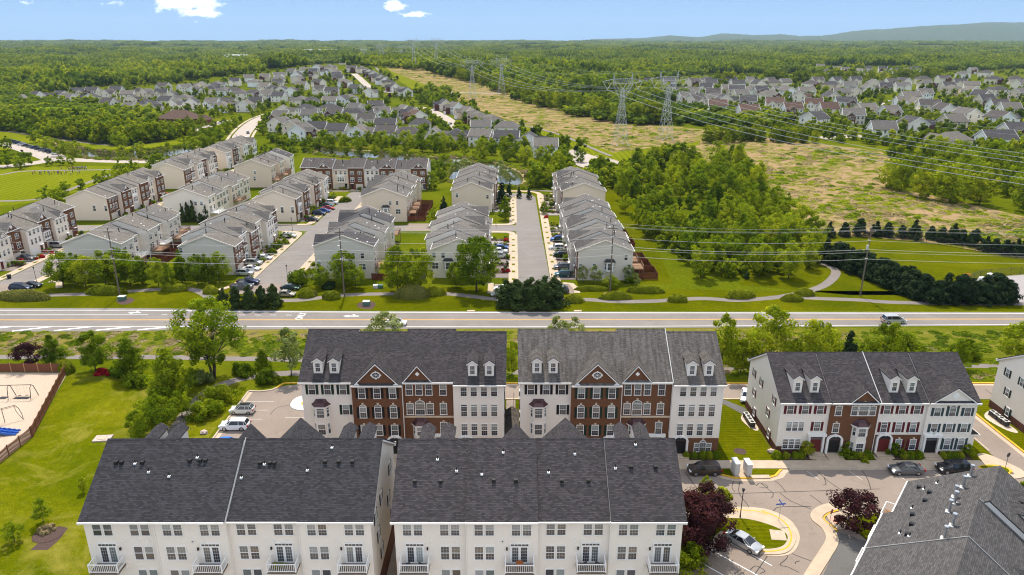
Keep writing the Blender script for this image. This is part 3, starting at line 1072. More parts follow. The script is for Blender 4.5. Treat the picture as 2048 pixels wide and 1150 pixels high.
# island with the lamp, its pavement, and the diagonal car bays below it
isl = [(17, 81.9), (26, 81.9), (32.5, 81.7), (35.2, 80.6), (36.6, 78.4), (36.2, 75.6), (34.2, 73.0), (31.6, 72.5), (29.6, 73.2), (27.0, 76.0), (22.5, 71.2), (17, 66)]
isl = isl[:1] + spline(isl[1:9], k=5) + isl[9:]
slab('gutter_strip', [(x + (.35 if x > 20 else 0), y + (.3 if y > 78 else -.25 if x > 28 else 0)) for x, y in isl], .045, M['concrete'])
slab('kerb', isl[:-4] + [(29.7, 73.6), (26.9, 76.3), (22.3, 71.6), (17, 66.4)], .14, M['concrete'])
ribbon('kerb', [(33.6, 81.1), (35.1, 79.9), (35.9, 78.2), (35.6, 75.7), (34.1, 73.6), (31.6, 73.0), (30.4, 73.4)], .2, 0, M['kerb_yellow'], h=.16)
ribbon('kerb', [(17, 81.35), (26, 81.35), (32.3, 81.15), (34.2, 80.3)], .18, 0, M['kerb_yellow'], h=.152)
slab('lawn_island', [(17, 79.6)] + spline([(26, 79.6), (30.8, 79.4), (33.4, 78.3), (34.9, 77.0), (35.1, 75.6), (33.8, 74.0), (31.7, 73.5), (30.1, 74.1)], k=5) + [(27.0, 77.0), (22.0, 72.0), (17, 67)], .165, M['lawn_mown'])
slab('lawn_strip', [(18.6, 60), (18.6, 79.4), (26.6, 77.2), (22.0, 72.4), (19.8, 70), (19.8, 60)], .17, M['lawn'])
inl = slab('drain_inlet', [(32.9, 75.2), (34.8, 75.0), (35.1, 76.9), (33.3, 77.2)], .172, M['concrete'])
MB().disc((34.1, 76.4, .178), .36, 12).build('manhole_cover', M['rock'], inl)
for pts in ([(26.7, 75.6), (31.4, 70.6)], [(24.8, 73.4), (29.3, 68.8)], [(22.9, 71.2), (27.2, 66.8)], [(21.0, 69.2), (25, 65)]):
 ribbon('bay_line', pts, .12, .018, M['paint_white'], smooth=False, parent=lot)
# pavement that runs down beside the right-hand block
ribbon('sidewalk', [(47.5, 82.3), (44, 82.2), (41.6, 81.2), (40.4, 79.6), (41.0, 77.6), (40.6, 75.2), (38.6, 72.6), (36.4, 70.0), (33.6, 66.6), (31.5, 64)], 1.5, 0, M['concrete'], h=.12)
ribbon('kerb', [(44, 81.3), (42.3, 80.5), (41.3, 79.4), (41.7, 78.0), (42, 77)], .2, 0, M['kerb_yellow'], h=.15)
slab('sidewalk', [(41.9, 80.3), (45.2, 81.3), (46.8, 81.3), (46.4, 80.2), (43.7, 79.0), (44.2, 77.4), (42.2, 77.3), (41.8, 78.6)], .13, M['concrete'])
slab('tactile_pad', [(41.9, 79.7), (43.2, 79.9), (43.8, 78.7), (42.2, 78.4)], .137, M['brick_paver'])
slab('lawn_corner', [(43.9, 79.0), (46.6, 80.2), (50, 80.8), (52, 74), (46, 72.5), (44.4, 77.3)], .14, M['lawn_mown'])
sheet('driveway', [(42, 76.9), (45.8, 74.4), (48, 70), (36, 56), (31, 60), (36.9, 69), (40.9, 74.4)], .03, M['asphalt_dark'])

# tar-sealed cracks in the asphalt
for pts in ([(1362, 985), (1390, 986), (1420, 986), (1470, 987), (1540, 985), (1600, 983), (1690, 980), (1760, 978)], [(1370, 945), (1385, 965), (1400, 985)], [(1467, 962), (1464, 975), (1470, 984)], [(1480, 962), (1478, 985), (1495, 1010), (1502, 1020)],
   [(1550, 962), (1562, 972), (1572, 985)], [(1512, 972), (1520, 966), (1532, 975), (1546, 986)], [(1520, 966), (1528, 968), (1536, 974), (1530, 976), (1518, 974)], [(1546, 986), (1546, 992), (1542, 996)], [(1560, 986), (1578, 1000), (1600, 1010), (1622, 1018)], [(1635, 942), (1648, 955), (1660, 965), (1690, 985)],
   [(1648, 955), (1652, 968), (1646, 970)], [(1547, 1022), (1560, 1014), (1622, 1013)], [(1620, 990), (1645, 1008)], [(1565, 1098), (1590, 1110), (1622, 1122)], [(1540, 1104), (1528, 1122), (1510, 1148)], [(1545, 1106), (1570, 1108), (1574, 1116), (1560, 1130), (1575, 1134), (1598, 1145)],
   [(1600, 1122), (1592, 1124), (1590, 1128)], [(1430, 987), (1428, 1000), (1436, 1008), (1450, 1010)], [(1454, 987), (1456, 1003), (1464, 1010)], [(1500, 1140), (1512, 1132), (1530, 1142), (1520, 1147)], [(1722, 938), (1735, 958), (1742, 980)], [(1980, 955), (1990, 965), (1994, 975)], [(1950, 955), (1965, 968)], [(2020, 940), (2035, 948)],
   [(540, 830), (556, 815), (600, 808)], [(1970, 778), (1985, 790)], [(1475, 768), (1485, 778)]):
 ribbon('crack_seal', [tuple(at(*p)[:2]) for p in pts], .10, .020, M['tar'], parent=lot, k=4)
for pts in ([(1037, 555), (1108, 553)], [(1036, 478), (1092, 478)], [(590, 510), (640, 512)]):
 ribbon('crack_seal', [tuple(at(*p)[:2]) for p in pts], .12, .024, M['tar'], parent=st_c)
for (xa, xb, ya, yb) in ((-75, -70.8, 184, 224), (-74.4, -70.8, 243.5, 283), (-141, -137, 187, 227), (-140, -137, 246, 285), (-140, -137, 302, 350), (-7.2, -.9, 181, 221), (-7, -.9, 258.6, 282), (12.8, 16.7, 179.5, 239), (12.8, 17.2, 253, 290)):
 sheet('garden_bed', [(xa, ya), (xb, ya), (xb, yb), (xa, yb)], .008, M['mulch'])

# ------------------------------------------------------------------ windows and doors
WC = {}
ROT = {'f': 0.0, 'b': math.pi, 'r': math.pi / 2, 'l': -math.pi / 2}


def win_mesh(w_, h_, st):
 k = (w_, h_, st)
 if k in WC:
  return WC[k]
 fr, pn = MB(), MB()
 b, x0, x1 = .085, -w_ / 2, w_ / 2
 fr.box(x0 - b, x0, -.075, .02, 0, h_)
 fr.box(x1, x1 + b, -.075, .02, 0, h_)
 fr.box(x0 - b - .04, x1 + b + .04, -.11, .02, -b, 0)
 top = h_
 tr = 0
 if 't' in st:                       # transom light above the sashes
  tr = .28
  fr.box(x0, x1, -.07, .02, h_ - tr - .09, h_ - tr)
 if 'a' in st:                       # fan light
  n = 8
  for i in range(n):
   a0, a1 = math.pi * i / n, math.pi * (i + 1) / n
   P = [(math.cos(a) * r, h_ + math.sin(a) * r * .8) for a, r in ((a0, w_ / 2), (a1, w_ / 2), (a1, w_ / 2 + b), (a0, w_ / 2 + b))]
   fr.prism(P, 'y', -.075, .02)
  pn.prism([(math.cos(math.pi * i / n) * w_ / 2, h_ + math.sin(math.pi * i / n) * w_ / 2 * .8) for i in range(n + 1)], 'y', -.03, .01, 1)
  for i in (2, 4, 6):
   a = math.pi * i / n
   fr.tube((0, -.045, h_), (math.cos(a) * w_ / 2, -.045, h_ + math.sin(a) * w_ / 2 * .8), .014, n=4)
  fr.box(x0, x1, -.06, .02, h_ - .04, h_ + .04)
 else:
  fr.box(x0 - b, x1 + b, -.075, .02, h_, h_ + b)
 hm = (top - tr) / 2
 fr.box(x0, x1, -.06, .02, hm - .035, hm + .035)
 if 'g' in st:
  cols = 3 if w_ < 1.3 else 4
  for i in range(1, cols):
   x = x0 + w_ * i / cols
   fr.box(x - .008, x + .008, -.038, 0, 0, h_, 2)
  for z in (hm * .5, hm * 1.5):
   fr.box(x0, x1, -.038, 0, z - .008, z + .008, 2)
 if 'k' in st:                       # keystone
  zt = h_ + (w_ * .4 if 'a' in st else 0) + b
  fr.prism([(-.10, zt - .02), (.10, zt - .02), (.16, zt + .28), (-.16, zt + .28)], 'y', -.10, .02, 1)
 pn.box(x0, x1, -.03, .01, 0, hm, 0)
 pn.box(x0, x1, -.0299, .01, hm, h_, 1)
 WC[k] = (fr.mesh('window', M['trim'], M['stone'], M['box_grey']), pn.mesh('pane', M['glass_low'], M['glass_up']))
 return WC[k]


def shut_mesh(h_, arch):
 k = ('sh', h_, arch)
 if k not in WC:
  mb = MB()
  if arch:
   mb.prism([(-.19, 0), (.19, 0), (.19, h_ + .12), (.05, h_ + .3), (-.19, h_ + .38)], 'y', -.055, .02)
  else:
   mb.box(-.19, .19, -.055, .02, 0, h_)
   for i in range(int(h_ / .12)):
    mb.box(-.13, .13, -.066, -.05, .06 + i * .12, .11 + i * .12)
  WC[k] = mb.mesh('shutter', M['shutter_black'])
 return WC[k]


def window(par, x, y, z, w_, h_, st='g', face='f', shut=None, rel=0.0):
 fm, pm = win_mesh(w_, h_, st)
 o = link('window', fm, par, (x, y, z), ROT[face] + rel)
 link('pane', pm, o)
 if shut:
  ar = 'a' in st and 'A' in st
  c, s = math.cos(ROT[face] + rel), math.sin(ROT[face] + rel)
  for sg in (-1, 1):
   d = sg * (w_ / 2 + .085 + .2)
   q = link('shutter', shut_mesh(h_, ar), par, (x + c * d, y + s * d, z), ROT[face] + rel)
   if ar and sg > 0:
    q.scale = (-1, 1, 1)
   omat(q, M['shutter_' + shut])
 return o


def simple_win(w_, h_, kind=0):
 """one-piece window for houses in the middle distance: frame, bar and dark glass"""
 k = ('sw', w_, h_, kind)
 if k not in WC:
  mb = MB()
  b = .1
  mb.box(-w_ / 2 - b, w_ / 2 + b, -.05, .02, -b, 0, 0).box(-w_ / 2 - b, w_ / 2 + b, -.05, .02, h_, h_ + b, 0)
  mb.box(-w_ / 2 - b, -w_ / 2, -.05, .02, 0, h_, 0).box(w_ / 2, w_ / 2 + b, -.05, .02, 0, h_, 0)
  mb.box(-w_ / 2, w_ / 2, -.045, .02, h_ / 2 - .04, h_ / 2 + .04, 0)
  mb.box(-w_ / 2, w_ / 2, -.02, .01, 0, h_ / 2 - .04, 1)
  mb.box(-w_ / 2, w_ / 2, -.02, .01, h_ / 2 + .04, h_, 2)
  if kind == 1:
   mb.prism([(math.cos(math.pi * i / 6) * (w_ / 2 + b), h_ + b + math.sin(math.pi * i / 6) * w_ * .45) for i in range(7)], 'y', -.05, .02, 0)
  if kind == 2:
   mb.box(-.05, .05, -.048, .02, 0, h_, 0)
  WC[k] = mb.mesh('window', M['trim'], M['glass_low'], M['glass_up'])
 return WC[k]


def roof_prism(yf, yb, ze, zr, oh, th=.16):
 """outline of a gable roof slab in (y, z)"""
 ym = (yf + yb) / 2
 sl_ = (zr - ze) / (ym - yf)
 return [(yf - oh, ze - oh * sl_), (ym, zr), (yb + oh, ze - oh * sl_), (yb + oh, ze - oh * sl_ - th), (ym, zr - th), (yf - oh, ze - oh * sl_ - th)], sl_


def dormer(par, x, yf, y, ze, sl_, roofm, w_=1.25, h_=1.95):
 z = ze + (y - yf) * sl_
 yb = y + (h_ + .45) / sl_
 o = MB().prism([(x - w_ / 2, z - .3), (x + w_ / 2, z - .3), (x + w_ / 2, z + h_), (x, z + h_ + .46), (x - w_ / 2, z + h_)], 'y', y, yb - .3).build('dormer', M['siding_white'], par)
 r = MB()
 hw, rz, k = w_ / 2 + .2, z + h_ + .62, .46 / (w_ / 2)
 r.prism([(x - hw, z + h_ - .02), (x, rz), (x + hw, z + h_ - .02), (x + hw, z + h_ - .14), (x, rz - .13), (x - hw, z + h_ - .14)], 'y', y - .18, y + (rz - z) / sl_)
 r.build('dormer_roof', M[roofm], o)
 t_ = MB()
 for sg in (-1, 1):
  t_.prism([(x, rz - .135), (x + sg * hw, z + h_ - .145), (x + sg * hw, z + h_ - .30), (x, rz - .30)], 'y', y - .17, y - .03)
 t_.build('dormer_trim', M['trim'], o)
 fm, pm = win_mesh(.66, 1.32, 'g')
 q = link('window', fm, o, (x, y, z + .32))
 q2 = link('pane', pm, o, (x, y, z + .32))


def cross_gable(par, xc, w_, yf, ze, rise, sl_, ymain, zmain, wallm, roofm, vent, proud=.0):
 """front gable: a piece of wall above the eaves, its own small roof, white rakes and a vent or oval window"""
 y0 = yf - proud
 g = MB().prism([(xc - w_ / 2, ze - .45), (xc + w_ / 2, ze - .45), (xc + w_ / 2, ze), (xc, ze + rise - .1), (xc - w_ / 2, ze)], 'y', y0 - .02, yf + 1.0).build('gable', M[wallm], par)
 k = rise / (w_ / 2)
 oh = .28
 yb = ymain + (ze + rise - zmain) / sl_ + .15
 hw = w_ / 2 + oh
 r = MB().prism([(xc - hw, ze - oh * k + .08), (xc, ze + rise + .08), (xc + hw, ze - oh * k + .08), (xc + hw, ze - oh * k - .06), (xc, ze + rise - .06), (xc - hw, ze - oh * k - .06)], 'y', y0 - .3, yb)
 r.build('gable_roof', M[roofm], g)
 t_ = MB()
 for sg in (-1, 1):
  t_.prism([(xc, ze + rise - .065), (xc + sg * hw, ze - oh * k - .065), (xc + sg * hw, ze - oh * k - .27), (xc, ze + rise - .27)], 'y', y0 - .29, y0 - .10)
  if vent == 'oval':            # cornice returns
   t_.prism([(xc + sg * hw, ze - .42), (xc + sg * (hw - 1.35), ze - .42), (xc + sg * (hw - 1.35), ze - .22), (xc + sg * (hw - .75), ze + .12), (xc + sg * hw, ze - .22)], 'y', y0 - .32, y0 + .1)
 t_.build('rake_trim', M['trim'], g)
 zc = ze + rise * .42
 if vent == 'oval':
  v = MB()
  for i in range(16):
   a0, a1 = 2 * math.pi * i / 16, 2 * math.pi * (i + 1) / 16
   v.prism([(xc + math.cos(a) * r_ * 1.3, zc + math.sin(a) * r_) for a, r_ in ((a0, .42), (a1, .42), (a1, .54), (a0, .54))], 'y', y0 - .10, y0)
  for i in range(4):
   a = math.pi * i / 4
   v.tube((xc - math.cos(a) * .55, y0 - .06, zc - math.sin(a) * .42), (xc + math.cos(a) * .55, y0 - .06, zc + math.sin(a) * .42), .018, n=4)
  for dx, dz in ((0, .55), (0, -.55), (.7, 0), (-.7, 0)):
   v.box(xc + dx - .1, xc + dx + .1, y0 - .11, y0, zc + dz - .1, zc + dz + .1)
  v.build('oval_window', M['trim'], g)
  MB().prism([(xc + math.cos(2 * math.pi * i / 16) * .55, zc + math.sin(2 * math.pi * i / 16) * .42) for i in range(16)], 'y', y0 - .05, y0 + .02).build('pane', M['glass'], g)
 elif vent == 'diamond':
  MB().prism([(xc - .34, zc), (xc, zc - .34), (xc + .34, zc), (xc, zc + .34)], 'y', y0 - .08, y0).build('vent', M['trim'], g)
 elif vent == 'round':
  MB().prism([(xc + math.cos(2 * math.pi * i / 14) * .5, zc + math.sin(2 * math.pi * i / 14) * .5) for i in range(14)], 'y', y0 - .08, y0).build('vent', M['trim'], g)
 return g


def bay(par, xc, yf, z0, z1, wallm, zs, w_=2.5, d=.75, stone=False, roof=True):
 P = [(xc - w_ / 2, yf + .05), (xc - w_ * .27, yf - d), (xc + w_ * .27, yf - d), (xc + w_ / 2, yf + .05)]
 b = MB().prism(P, 'z', z0, z1).build('bay', M[wallm], par)
 if roof:
  r = MB()
  e = [(xc - w_ / 2 - .25, yf - .0), (xc - w_ * .27 - .12, yf - d - .25), (xc + w_ * .27 + .12, yf - d - .25), (xc + w_ / 2 + .25, yf - .0)]
  m_ = [(xc - w_ * .42, yf - .0), (xc - w_ * .22, yf - d * .62), (xc + w_ * .22, yf - d * .62), (xc + w_ * .42, yf - .0)]
  tp = [(xc - w_ * .30, yf + .02), (xc - w_ * .16, yf - .25), (xc + w_ * .16, yf - .25), (xc + w_ * .30, yf + .02)]
  for A, za, B, zb in ((e, z1 + .1, m_, z1 + .5), (m_, z1 + .5, tp, z1 + 1.0)):
   for i in range(3):
    r.face([(*A[i], za), (*A[i + 1], za), (*B[i + 1], zb), (*B[i], zb)])
  r.face([(*p, z1 + 1.0) for p in tp])
  r.build('bay_roof', M['metal_roof'], b)
  t_ = MB()
  t_.prism(e, 'z', z1 - .08, z1 + .1)
  t_.build('bay_cornice', M['trim'], b)
 for z, h_, st in zs:
  fm, pm = win_mesh(1.05, h_, st)
  link('window', fm, b, (xc, yf - d, z))
  link('pane', pm, b, (xc, yf - d, z))
  for sg in (-1, 1):
   a = math.atan2(d + .05, w_ * .23) * sg
   fm, pm = win_mesh(.42, h_, st.replace('g', ''))
   loc = (xc + sg * w_ * .385, yf - d / 2 + .025, z)
   link('window', fm, b, loc, a)
   link('pane', pm, b, loc, a)
 return b


def doorway(par, x, yf, z0, kind, doorm):
 """porch surround standing proud of the wall with the door set back in it"""
 w_, h_ = 1.9, 2.5
 s = MB()
 if kind == 'arch':
  n = 9
  s.box(x - w_ / 2 - .28, x - w_ / 2 + .02, yf - .30, yf + .02, z0, z0 + h_ - .2)
  s.box(x + w_ / 2 - .02, x + w_ / 2 + .28, yf - .30, yf + .02, z0, z0 + h_ - .2)
  for i in range(n):
   a0, a1 = math.pi * i / n, math.pi * (i + 1) / n
   s.prism([(x + math.cos(a) * r, z0 + h_ - .2 + math.sin(a) * r * .72) for a, r in ((a0, w_ / 2), (a1, w_ / 2), (a1, w_ / 2 + .3), (a0, w_ / 2 + .3))], 'y', yf - .30, yf + .02)
  s.box(x - .12, x + .12, yf - .36, yf, z0 + h_ + .42, z0 + h_ + .78)
 else:
  s.box(x - w_ / 2 - .28, x - w_ / 2 + .02, yf - .25, yf + .02, z0, z0 + h_ + .3)
  s.box(x + w_ / 2 - .02, x + w_ / 2 + .28, yf - .25, yf + .02, z0, z0 + h_ + .3)
  s.box(x - w_ / 2 - .45, x + w_ / 2 + .45, yf - .38, yf + .02, z0 + h_ + .3, z0 + h_ + .75)
  if kind == 'scroll':
   for sg in (-1, 1):
    s.prism([(x + sg * .15, z0 + h_ + .75), (x + sg * 1.3, z0 + h_ + .75), (x + sg * .75, z0 + h_ + 1.0), (x + sg * .25, z0 + h_ + 1.3)], 'y', yf - .25, yf + .02)
 o = s.build('door_surround', M['trim'], par)
 d = MB()
 d.box(x - w_ / 2 + .1, x + w_ / 2 - .1, yf - .05, yf + .02, z0 + .05, z0 + h_ - .3)
 d.build('door', M[doorm], o)
 g = MB()
 if kind == 'arch':
  g.prism([(x + math.cos(math.pi * i / 8) * (w_ / 2), z0 + h_ - .2 + math.sin(math.pi * i / 8) * w_ / 2 * .72) for i in range(9)], 'y', yf - .04, yf + .02)
 else:
  g.box(x - w_ / 2 + .1, x + w_ / 2 - .1, yf - .045, yf + .02, z0 + h_ - .2, z0 + h_ + .2)
 g.build('fanlight', M['glass'], o)
 MB().box(x - w_ / 2 - .3, x + w_ / 2 + .3, yf - 1.3, yf, z0 - .3, z0 + .04).box(x - w_ / 2 - .3, x + w_ / 2 + .3, yf - 1.75, yf - 1.28, z0 - .3, z0 - .12).build('step', M['concrete'], o)


# ------------------------------------------------------------------ condominium blocks
UW, DEP = 7.5, 15.0
SH_B = {'green': 'green', 'black': 'black'}


def condo(name, loc, rz, storeys, units, roofm, label, back=None, sides=(), back_start=0, vents=None, hide_front=False, side_shut='black'):
 """row of four units side by side; the front looks to -y"""
 root = empty(name, loc, rz, label, 'apartment building', 'apartment blocks of the near estate')
 ZE = 12.45 if storeys == 4 else 9.1
 rise = 5.05 if storeys == 4 else 4.55
 n = len(units)
 for i, u in enumerate(units):
  x0, x1 = i * UW, (i + 1) * UW
  yf = u.get('y', 0.0)
  dz = u.get('dz', 0.0)
  yb = DEP + yf * .9
  ze, zr = ZE + dz, ZE + rise + dz
  prof_, sl_ = roof_prism(yf, yb, ze, zr, .38)
  ym = (yf + yb) / 2
  wm = u['wall']
  wb = u.get('base')
  zb = u.get('zb', 3.1)
  body = [(yf, zb if wb else 0), (yb, zb if wb else 0), (yb, ze - .17), (ym, zr - .17), (yf, ze - .17)]
  e0, e1 = (x0 + .003 if i else x0), (x1 - .003 if i < n - 1 else x1)
  wl = MB().prism(body, 'x', e0, e1)
  if wm.startswith('brick'):            # brick only on the street face, siding behind
   wl = MB().prism([(yf + .3, 0), (yb, 0), (yb, ze - .17), (ym, zr - .17), (yf + .3, ze - .17)], 'x', e0, e1)
   wl.build('wall', M['siding_white'], root)
   MB().box(e0 - .002, e1 + .002, yf, yf + .299, 0, ze - .17).build('brick_front', M[wm], root)
  else:
   wl.build('wall', M[wm], root)
  if wb:
   MB().box(e0 - .03, e1 + .03, yf - .04, yb + .04, 0, zb).build('base_wall', M[wb], root)
  ro0, ro1 = (x0 - .35 if i == 0 else x0 + .002), (x1 + .35 if i == n - 1 else x1 - .002)
  MB().prism(prof_, 'x', ro0, ro1).build('roof', M[u.get('roof', roofm)], root)
  for sg, yw in ((-1, yf), (1, yb)):
   ya, yo = yw + sg * .385, yw + sg * .50
   MB().prism([(yo, ze - .38 * sl_ + .01), (ya, ze - .38 * sl_ + .01), (ya, ze - .38 * sl_ - .165), (yw, ze - .38 * sl_ - .165), (yw, ze - .38 * sl_ - .30), (ya, ze - .38 * sl_ - .30), (yo, ze - .38 * sl_ - .17)], 'x', ro0, ro1).build('gutter', M['trim'], root)
  MB().prism([(ym - .16, zr - .08), (ym, zr + .05), (ym + .16, zr - .08)], 'x', ro0 + .01, ro1 - .01).build('ridge_cap', M[u.get('roof', roofm)], root)
  if i in (0, n - 1):
   xa = ro0 if i == 0 else ro1 - .14
   t_ = MB()
   for q in ((yf - .38, ym), (yb + .38, ym)):
    t_.prism([(q[0], ze - .38 * sl_ - .165), (ym, zr - .165), (ym, zr - .36), (q[0], ze - .38 * sl_ - .36)], 'x', xa + .02, xa + .12)
   t_.build('rake_trim', M['trim'], root)
   MB().box(*((x0 - .03, x0 + .1) if i == 0 else (x1 - .1, x1 + .03)), yf - .035, yf + .1, zb if wb else 0, ze - .5).build('corner_board', M['trim'], root)
  if u.get('coping'):
   t_ = MB()
   for q in ((yf - .38,) if u['coping'] == 3 else (yf - .38, yb + .38)):
    t_.prism([(q, ze - .38 * sl_ + .10), (ym, zr + .10), (ym, zr - .05), (q, ze - .38 * sl_ - .05)], 'x', x1 - .05, x1 + .05)
   t_.build('parapet_coping', M['box_grey'] if u['coping'] == 1 else M['coping_grey'], root)
  if i < n - 1:                       # downpipe at the party line
   
   for yy in (yf - .06, yb + .06):
    MB().tube((x1, yy, 0), (x1, yy, ze - .4), .05, n=5).build('downpipe', M['trim'], root)
  for d in u.get('dormers', ()):
   dormer(root, x0 + d, yf, yf + u.get('dpos', .95 if storeys == 4 else 1.2), ze, sl_, u.get('roof', roofm), 1.35, 2.05 if storeys == 4 else 2.35)
  if 'gable' in u:
   xc, gw, gr, vt = u['gable']
   cross_gable(root, x0 + xc, gw, yf, ze - .1, gr, sl_, yf, ze, wm, u.get('roof', roofm), vt)
  if not hide_front:
   for e in u.get('el', ()):
    if e[0] == 'w':
     window(root, x0 + e[1], yf - (.04 if (wb and e[2] < zb) else 0), e[2], e[3], e[4], e[5], 'f', e[6] if len(e) > 6 else None)
    elif e[0] == 'bay':
     bay(root, x0 + e[1], yf, e[2], e[3], e[4], e[5])
    elif e[0] == 'door':
     doorway(root, x0 + e[1], yf - (.04 if wb else 0), .35, e[2], e[3])
    elif e[0] == 'band':
     MB().box(x0 + .02, x1 - .02, yf - .07, yf + .05, e[1], e[1] + .28).build('stone_band', M[e[2]], root)
  if back:
   s = back[i]
   up = 2.05 * UW / 7.5
   wst = ['', 'g', 'g', 'g'][s['k'] % 4]
   for cx in (1.75, 5.7):
    for o_ in (-.58, .58):
     window(root, x0 + cx + o_, yb, ZE + dz - 2.15, .86, 1.38, s.get('st', wst), 'b')
   dl = 5.55 if s['d'] == 'l' else 1.95      # seen from behind, left is high x
   wl_ = 1.75 if s['d'] == 'l' else 5.7
   for o_ in (-.58, .58):
    window(root, x0 + wl_ + o_, yb, ZE + dz - 5.25, .86, 1.65, s.get('st', wst), 'b')
    window(root, x0 + wl_ + o_, yb, ZE + dz - 8.3, .86, 1.65, '', 'b')
   zf = ZE + dz - 5.75                       # balcony floor
   fd = MB()
   fd.box(x0 + dl - 1.0, x0 + dl + 1.0, yb - .02, yb + .07, zf, zf + 2.15)
   fd.box(x0 + dl - 1.06, x0 + dl + 1.06, yb - .02, yb + .09, zf + 2.15, zf + 2.6)
   f_ = fd.build('french_door', M['trim'], root)
   for q, sg in enumerate((-1, 1)):
    pm = MB()
    for r_ in range(5):
     for c_ in range(3):
      xx = x0 + dl + sg * .47 - .33 + c_ * .225
      pm.box(xx, xx + .2, yb + .06, yb + .082, zf + .2 + r_ * .38, zf + .55 + r_ * .38)
    pm.build('door_glass', M['glass_up' if (q + s['k']) % 2 else 'glass_low'], f_)
   pm = MB()
   for c_ in range(5):
    pm.box(x0 + dl - .93 + c_ * .38, x0 + dl - .93 + c_ * .38 + .33, yb + .08, yb + .10, zf + 2.28, zf + 2.50)
   pm.build('transom', M['glass'], f_)
   b_ = MB().box(x0 + dl - 1.55, x0 + dl + 1.55, yb + .0, yb + 1.55, zf - .25, zf - .05).build('balcony', M['wood_pole'], root)  # dark floor colour stands in for the shade behind the balusters
   rl = MB()
   xl, xr, yo = x0 + dl - 1.5, x0 + dl + 1.5, yb + 1.5
   rl.box(xl, xr, yo - .05, yo + .05, zf + .92, zf + 1.0).box(xl, xr, yo - .04, yo + .04, zf + .02, zf + .09)
   for xx in (xl, xr):
    rl.box(xx - .05, xx + .05, yb + .03, yo, zf + .92, zf + 1.0).box(xx - .04, xx + .04, yb + .03, yo, zf + .02, zf + .09)
    rl.box(xx - .06, xx + .06, yo - .06, yo + .06, zf - .05, zf + 1.05)
   rl.build('railing', M['trim'], b_)
   bl = MB()
   for q in range(14):
    xx = xl + .2 + q * .2
    bl.box(xx - .02, xx + .02, yo - .02, yo + .02, zf + .08, zf + .93)
   for q in range(7):
    yy = yb + .15 + q * .2
    for xx in (xl, xr):
     bl.box(xx - .02, xx + .02, yy - .02, yy + .02, zf + .08, zf + .93)
   bo = bl.build('balusters', M['trim'], b_)
   bo['kind'] = 'stuff'
   lm = x0 + dl + (1.35 if s['d'] == 'r' else -1.35)
   MB().box(lm - .08, lm + .08, yb, yb + .18, zf + 1.75, zf + 2.05).build('wall_lamp', M['lamp_black'], root)
   for vx, vz in ((1.0 + .8 * (s['k'] % 3), -2.9), (2.2 + .8 * (s['k'] % 3), -2.9), (3.7, -2.85), (3.9, -6.2), (2.6, -6.2)):
    MB().tube((x0 + vx, yb - .02, ZE + dz + vz), (x0 + vx, yb + .12, ZE + dz + vz), .10, .13, 8).build('vent_hood', M['trim'], root)
 L = n * UW
 for sd in sides:                          # windows in the gable ends
  xx, fc = (0, 'l') if sd == 'l' else (L, 'r')
  d0 = units[0 if sd == 'l' else -1].get('y', 0) if True else 0
  if units[0 if sd == 'l' else -1].get('base') or storeys == 4:
   pass
  base = units[0 if sd == 'l' else -1].get('base')
  xo = xx + (-.035 if sd == 'l' else .035) * (1 if base else 0)
  lv = [ZE - 2.2, ZE - 5.3, ZE - 8.3][:storeys]
  for k_, z in enumerate(lv):
   for yy in ((3.0, 9.0, 12.5), (4.8, 11.5), (3.4, 10.4))[k_ % 3]:
    window(root, xo if (base and z < 3.1) else xx, yy, z, .72, 1.35, 'g', fc, side_shut)
 for vx, vy, kind in (vents or ()):
  i = min(n - 1, max(0, int(vx / UW)))
  u = units[i]
  yf = u.get('y', 0)
  yb = DEP + yf * .9
  ze = ZE + u.get('dz', 0)
  ym = (yf + yb) / 2
  sl_ = rise / (ym - yf)
  z = ze + (yb - vy) * sl_ if vy > ym else ze + (vy - yf) * sl_
  if kind == 'b':
   MB().box(vx - .2, vx + .2, vy - .22, vy + .18, z - .05, z + .26).build('roof_vent', M['lamp_black'], root)
  elif kind == 'p':
   p = MB().tube((vx, vy, z - .1), (vx, vy, z + .48), .06, n=6).build('vent_pipe', M['lamp_black'], root)
   MB().box(vx - .13, vx + .13, vy - .08, vy + .2, z - .12, z + .05).build('flashing', M['paint_white'], p)
  else:
   p = MB().tube((vx, vy, z - .1), (vx, vy, z + 1.2), .13, n=8).tube((vx, vy, z + 1.2), (vx, vy, z + 1.42), .21, n=8).build('flue', M['steel'], root)
   MB().box(vx - .3, vx + .3, vy - .3, vy + .3, z - .1, z + .08).build('flashing', M['box_grey'], p)
 return root


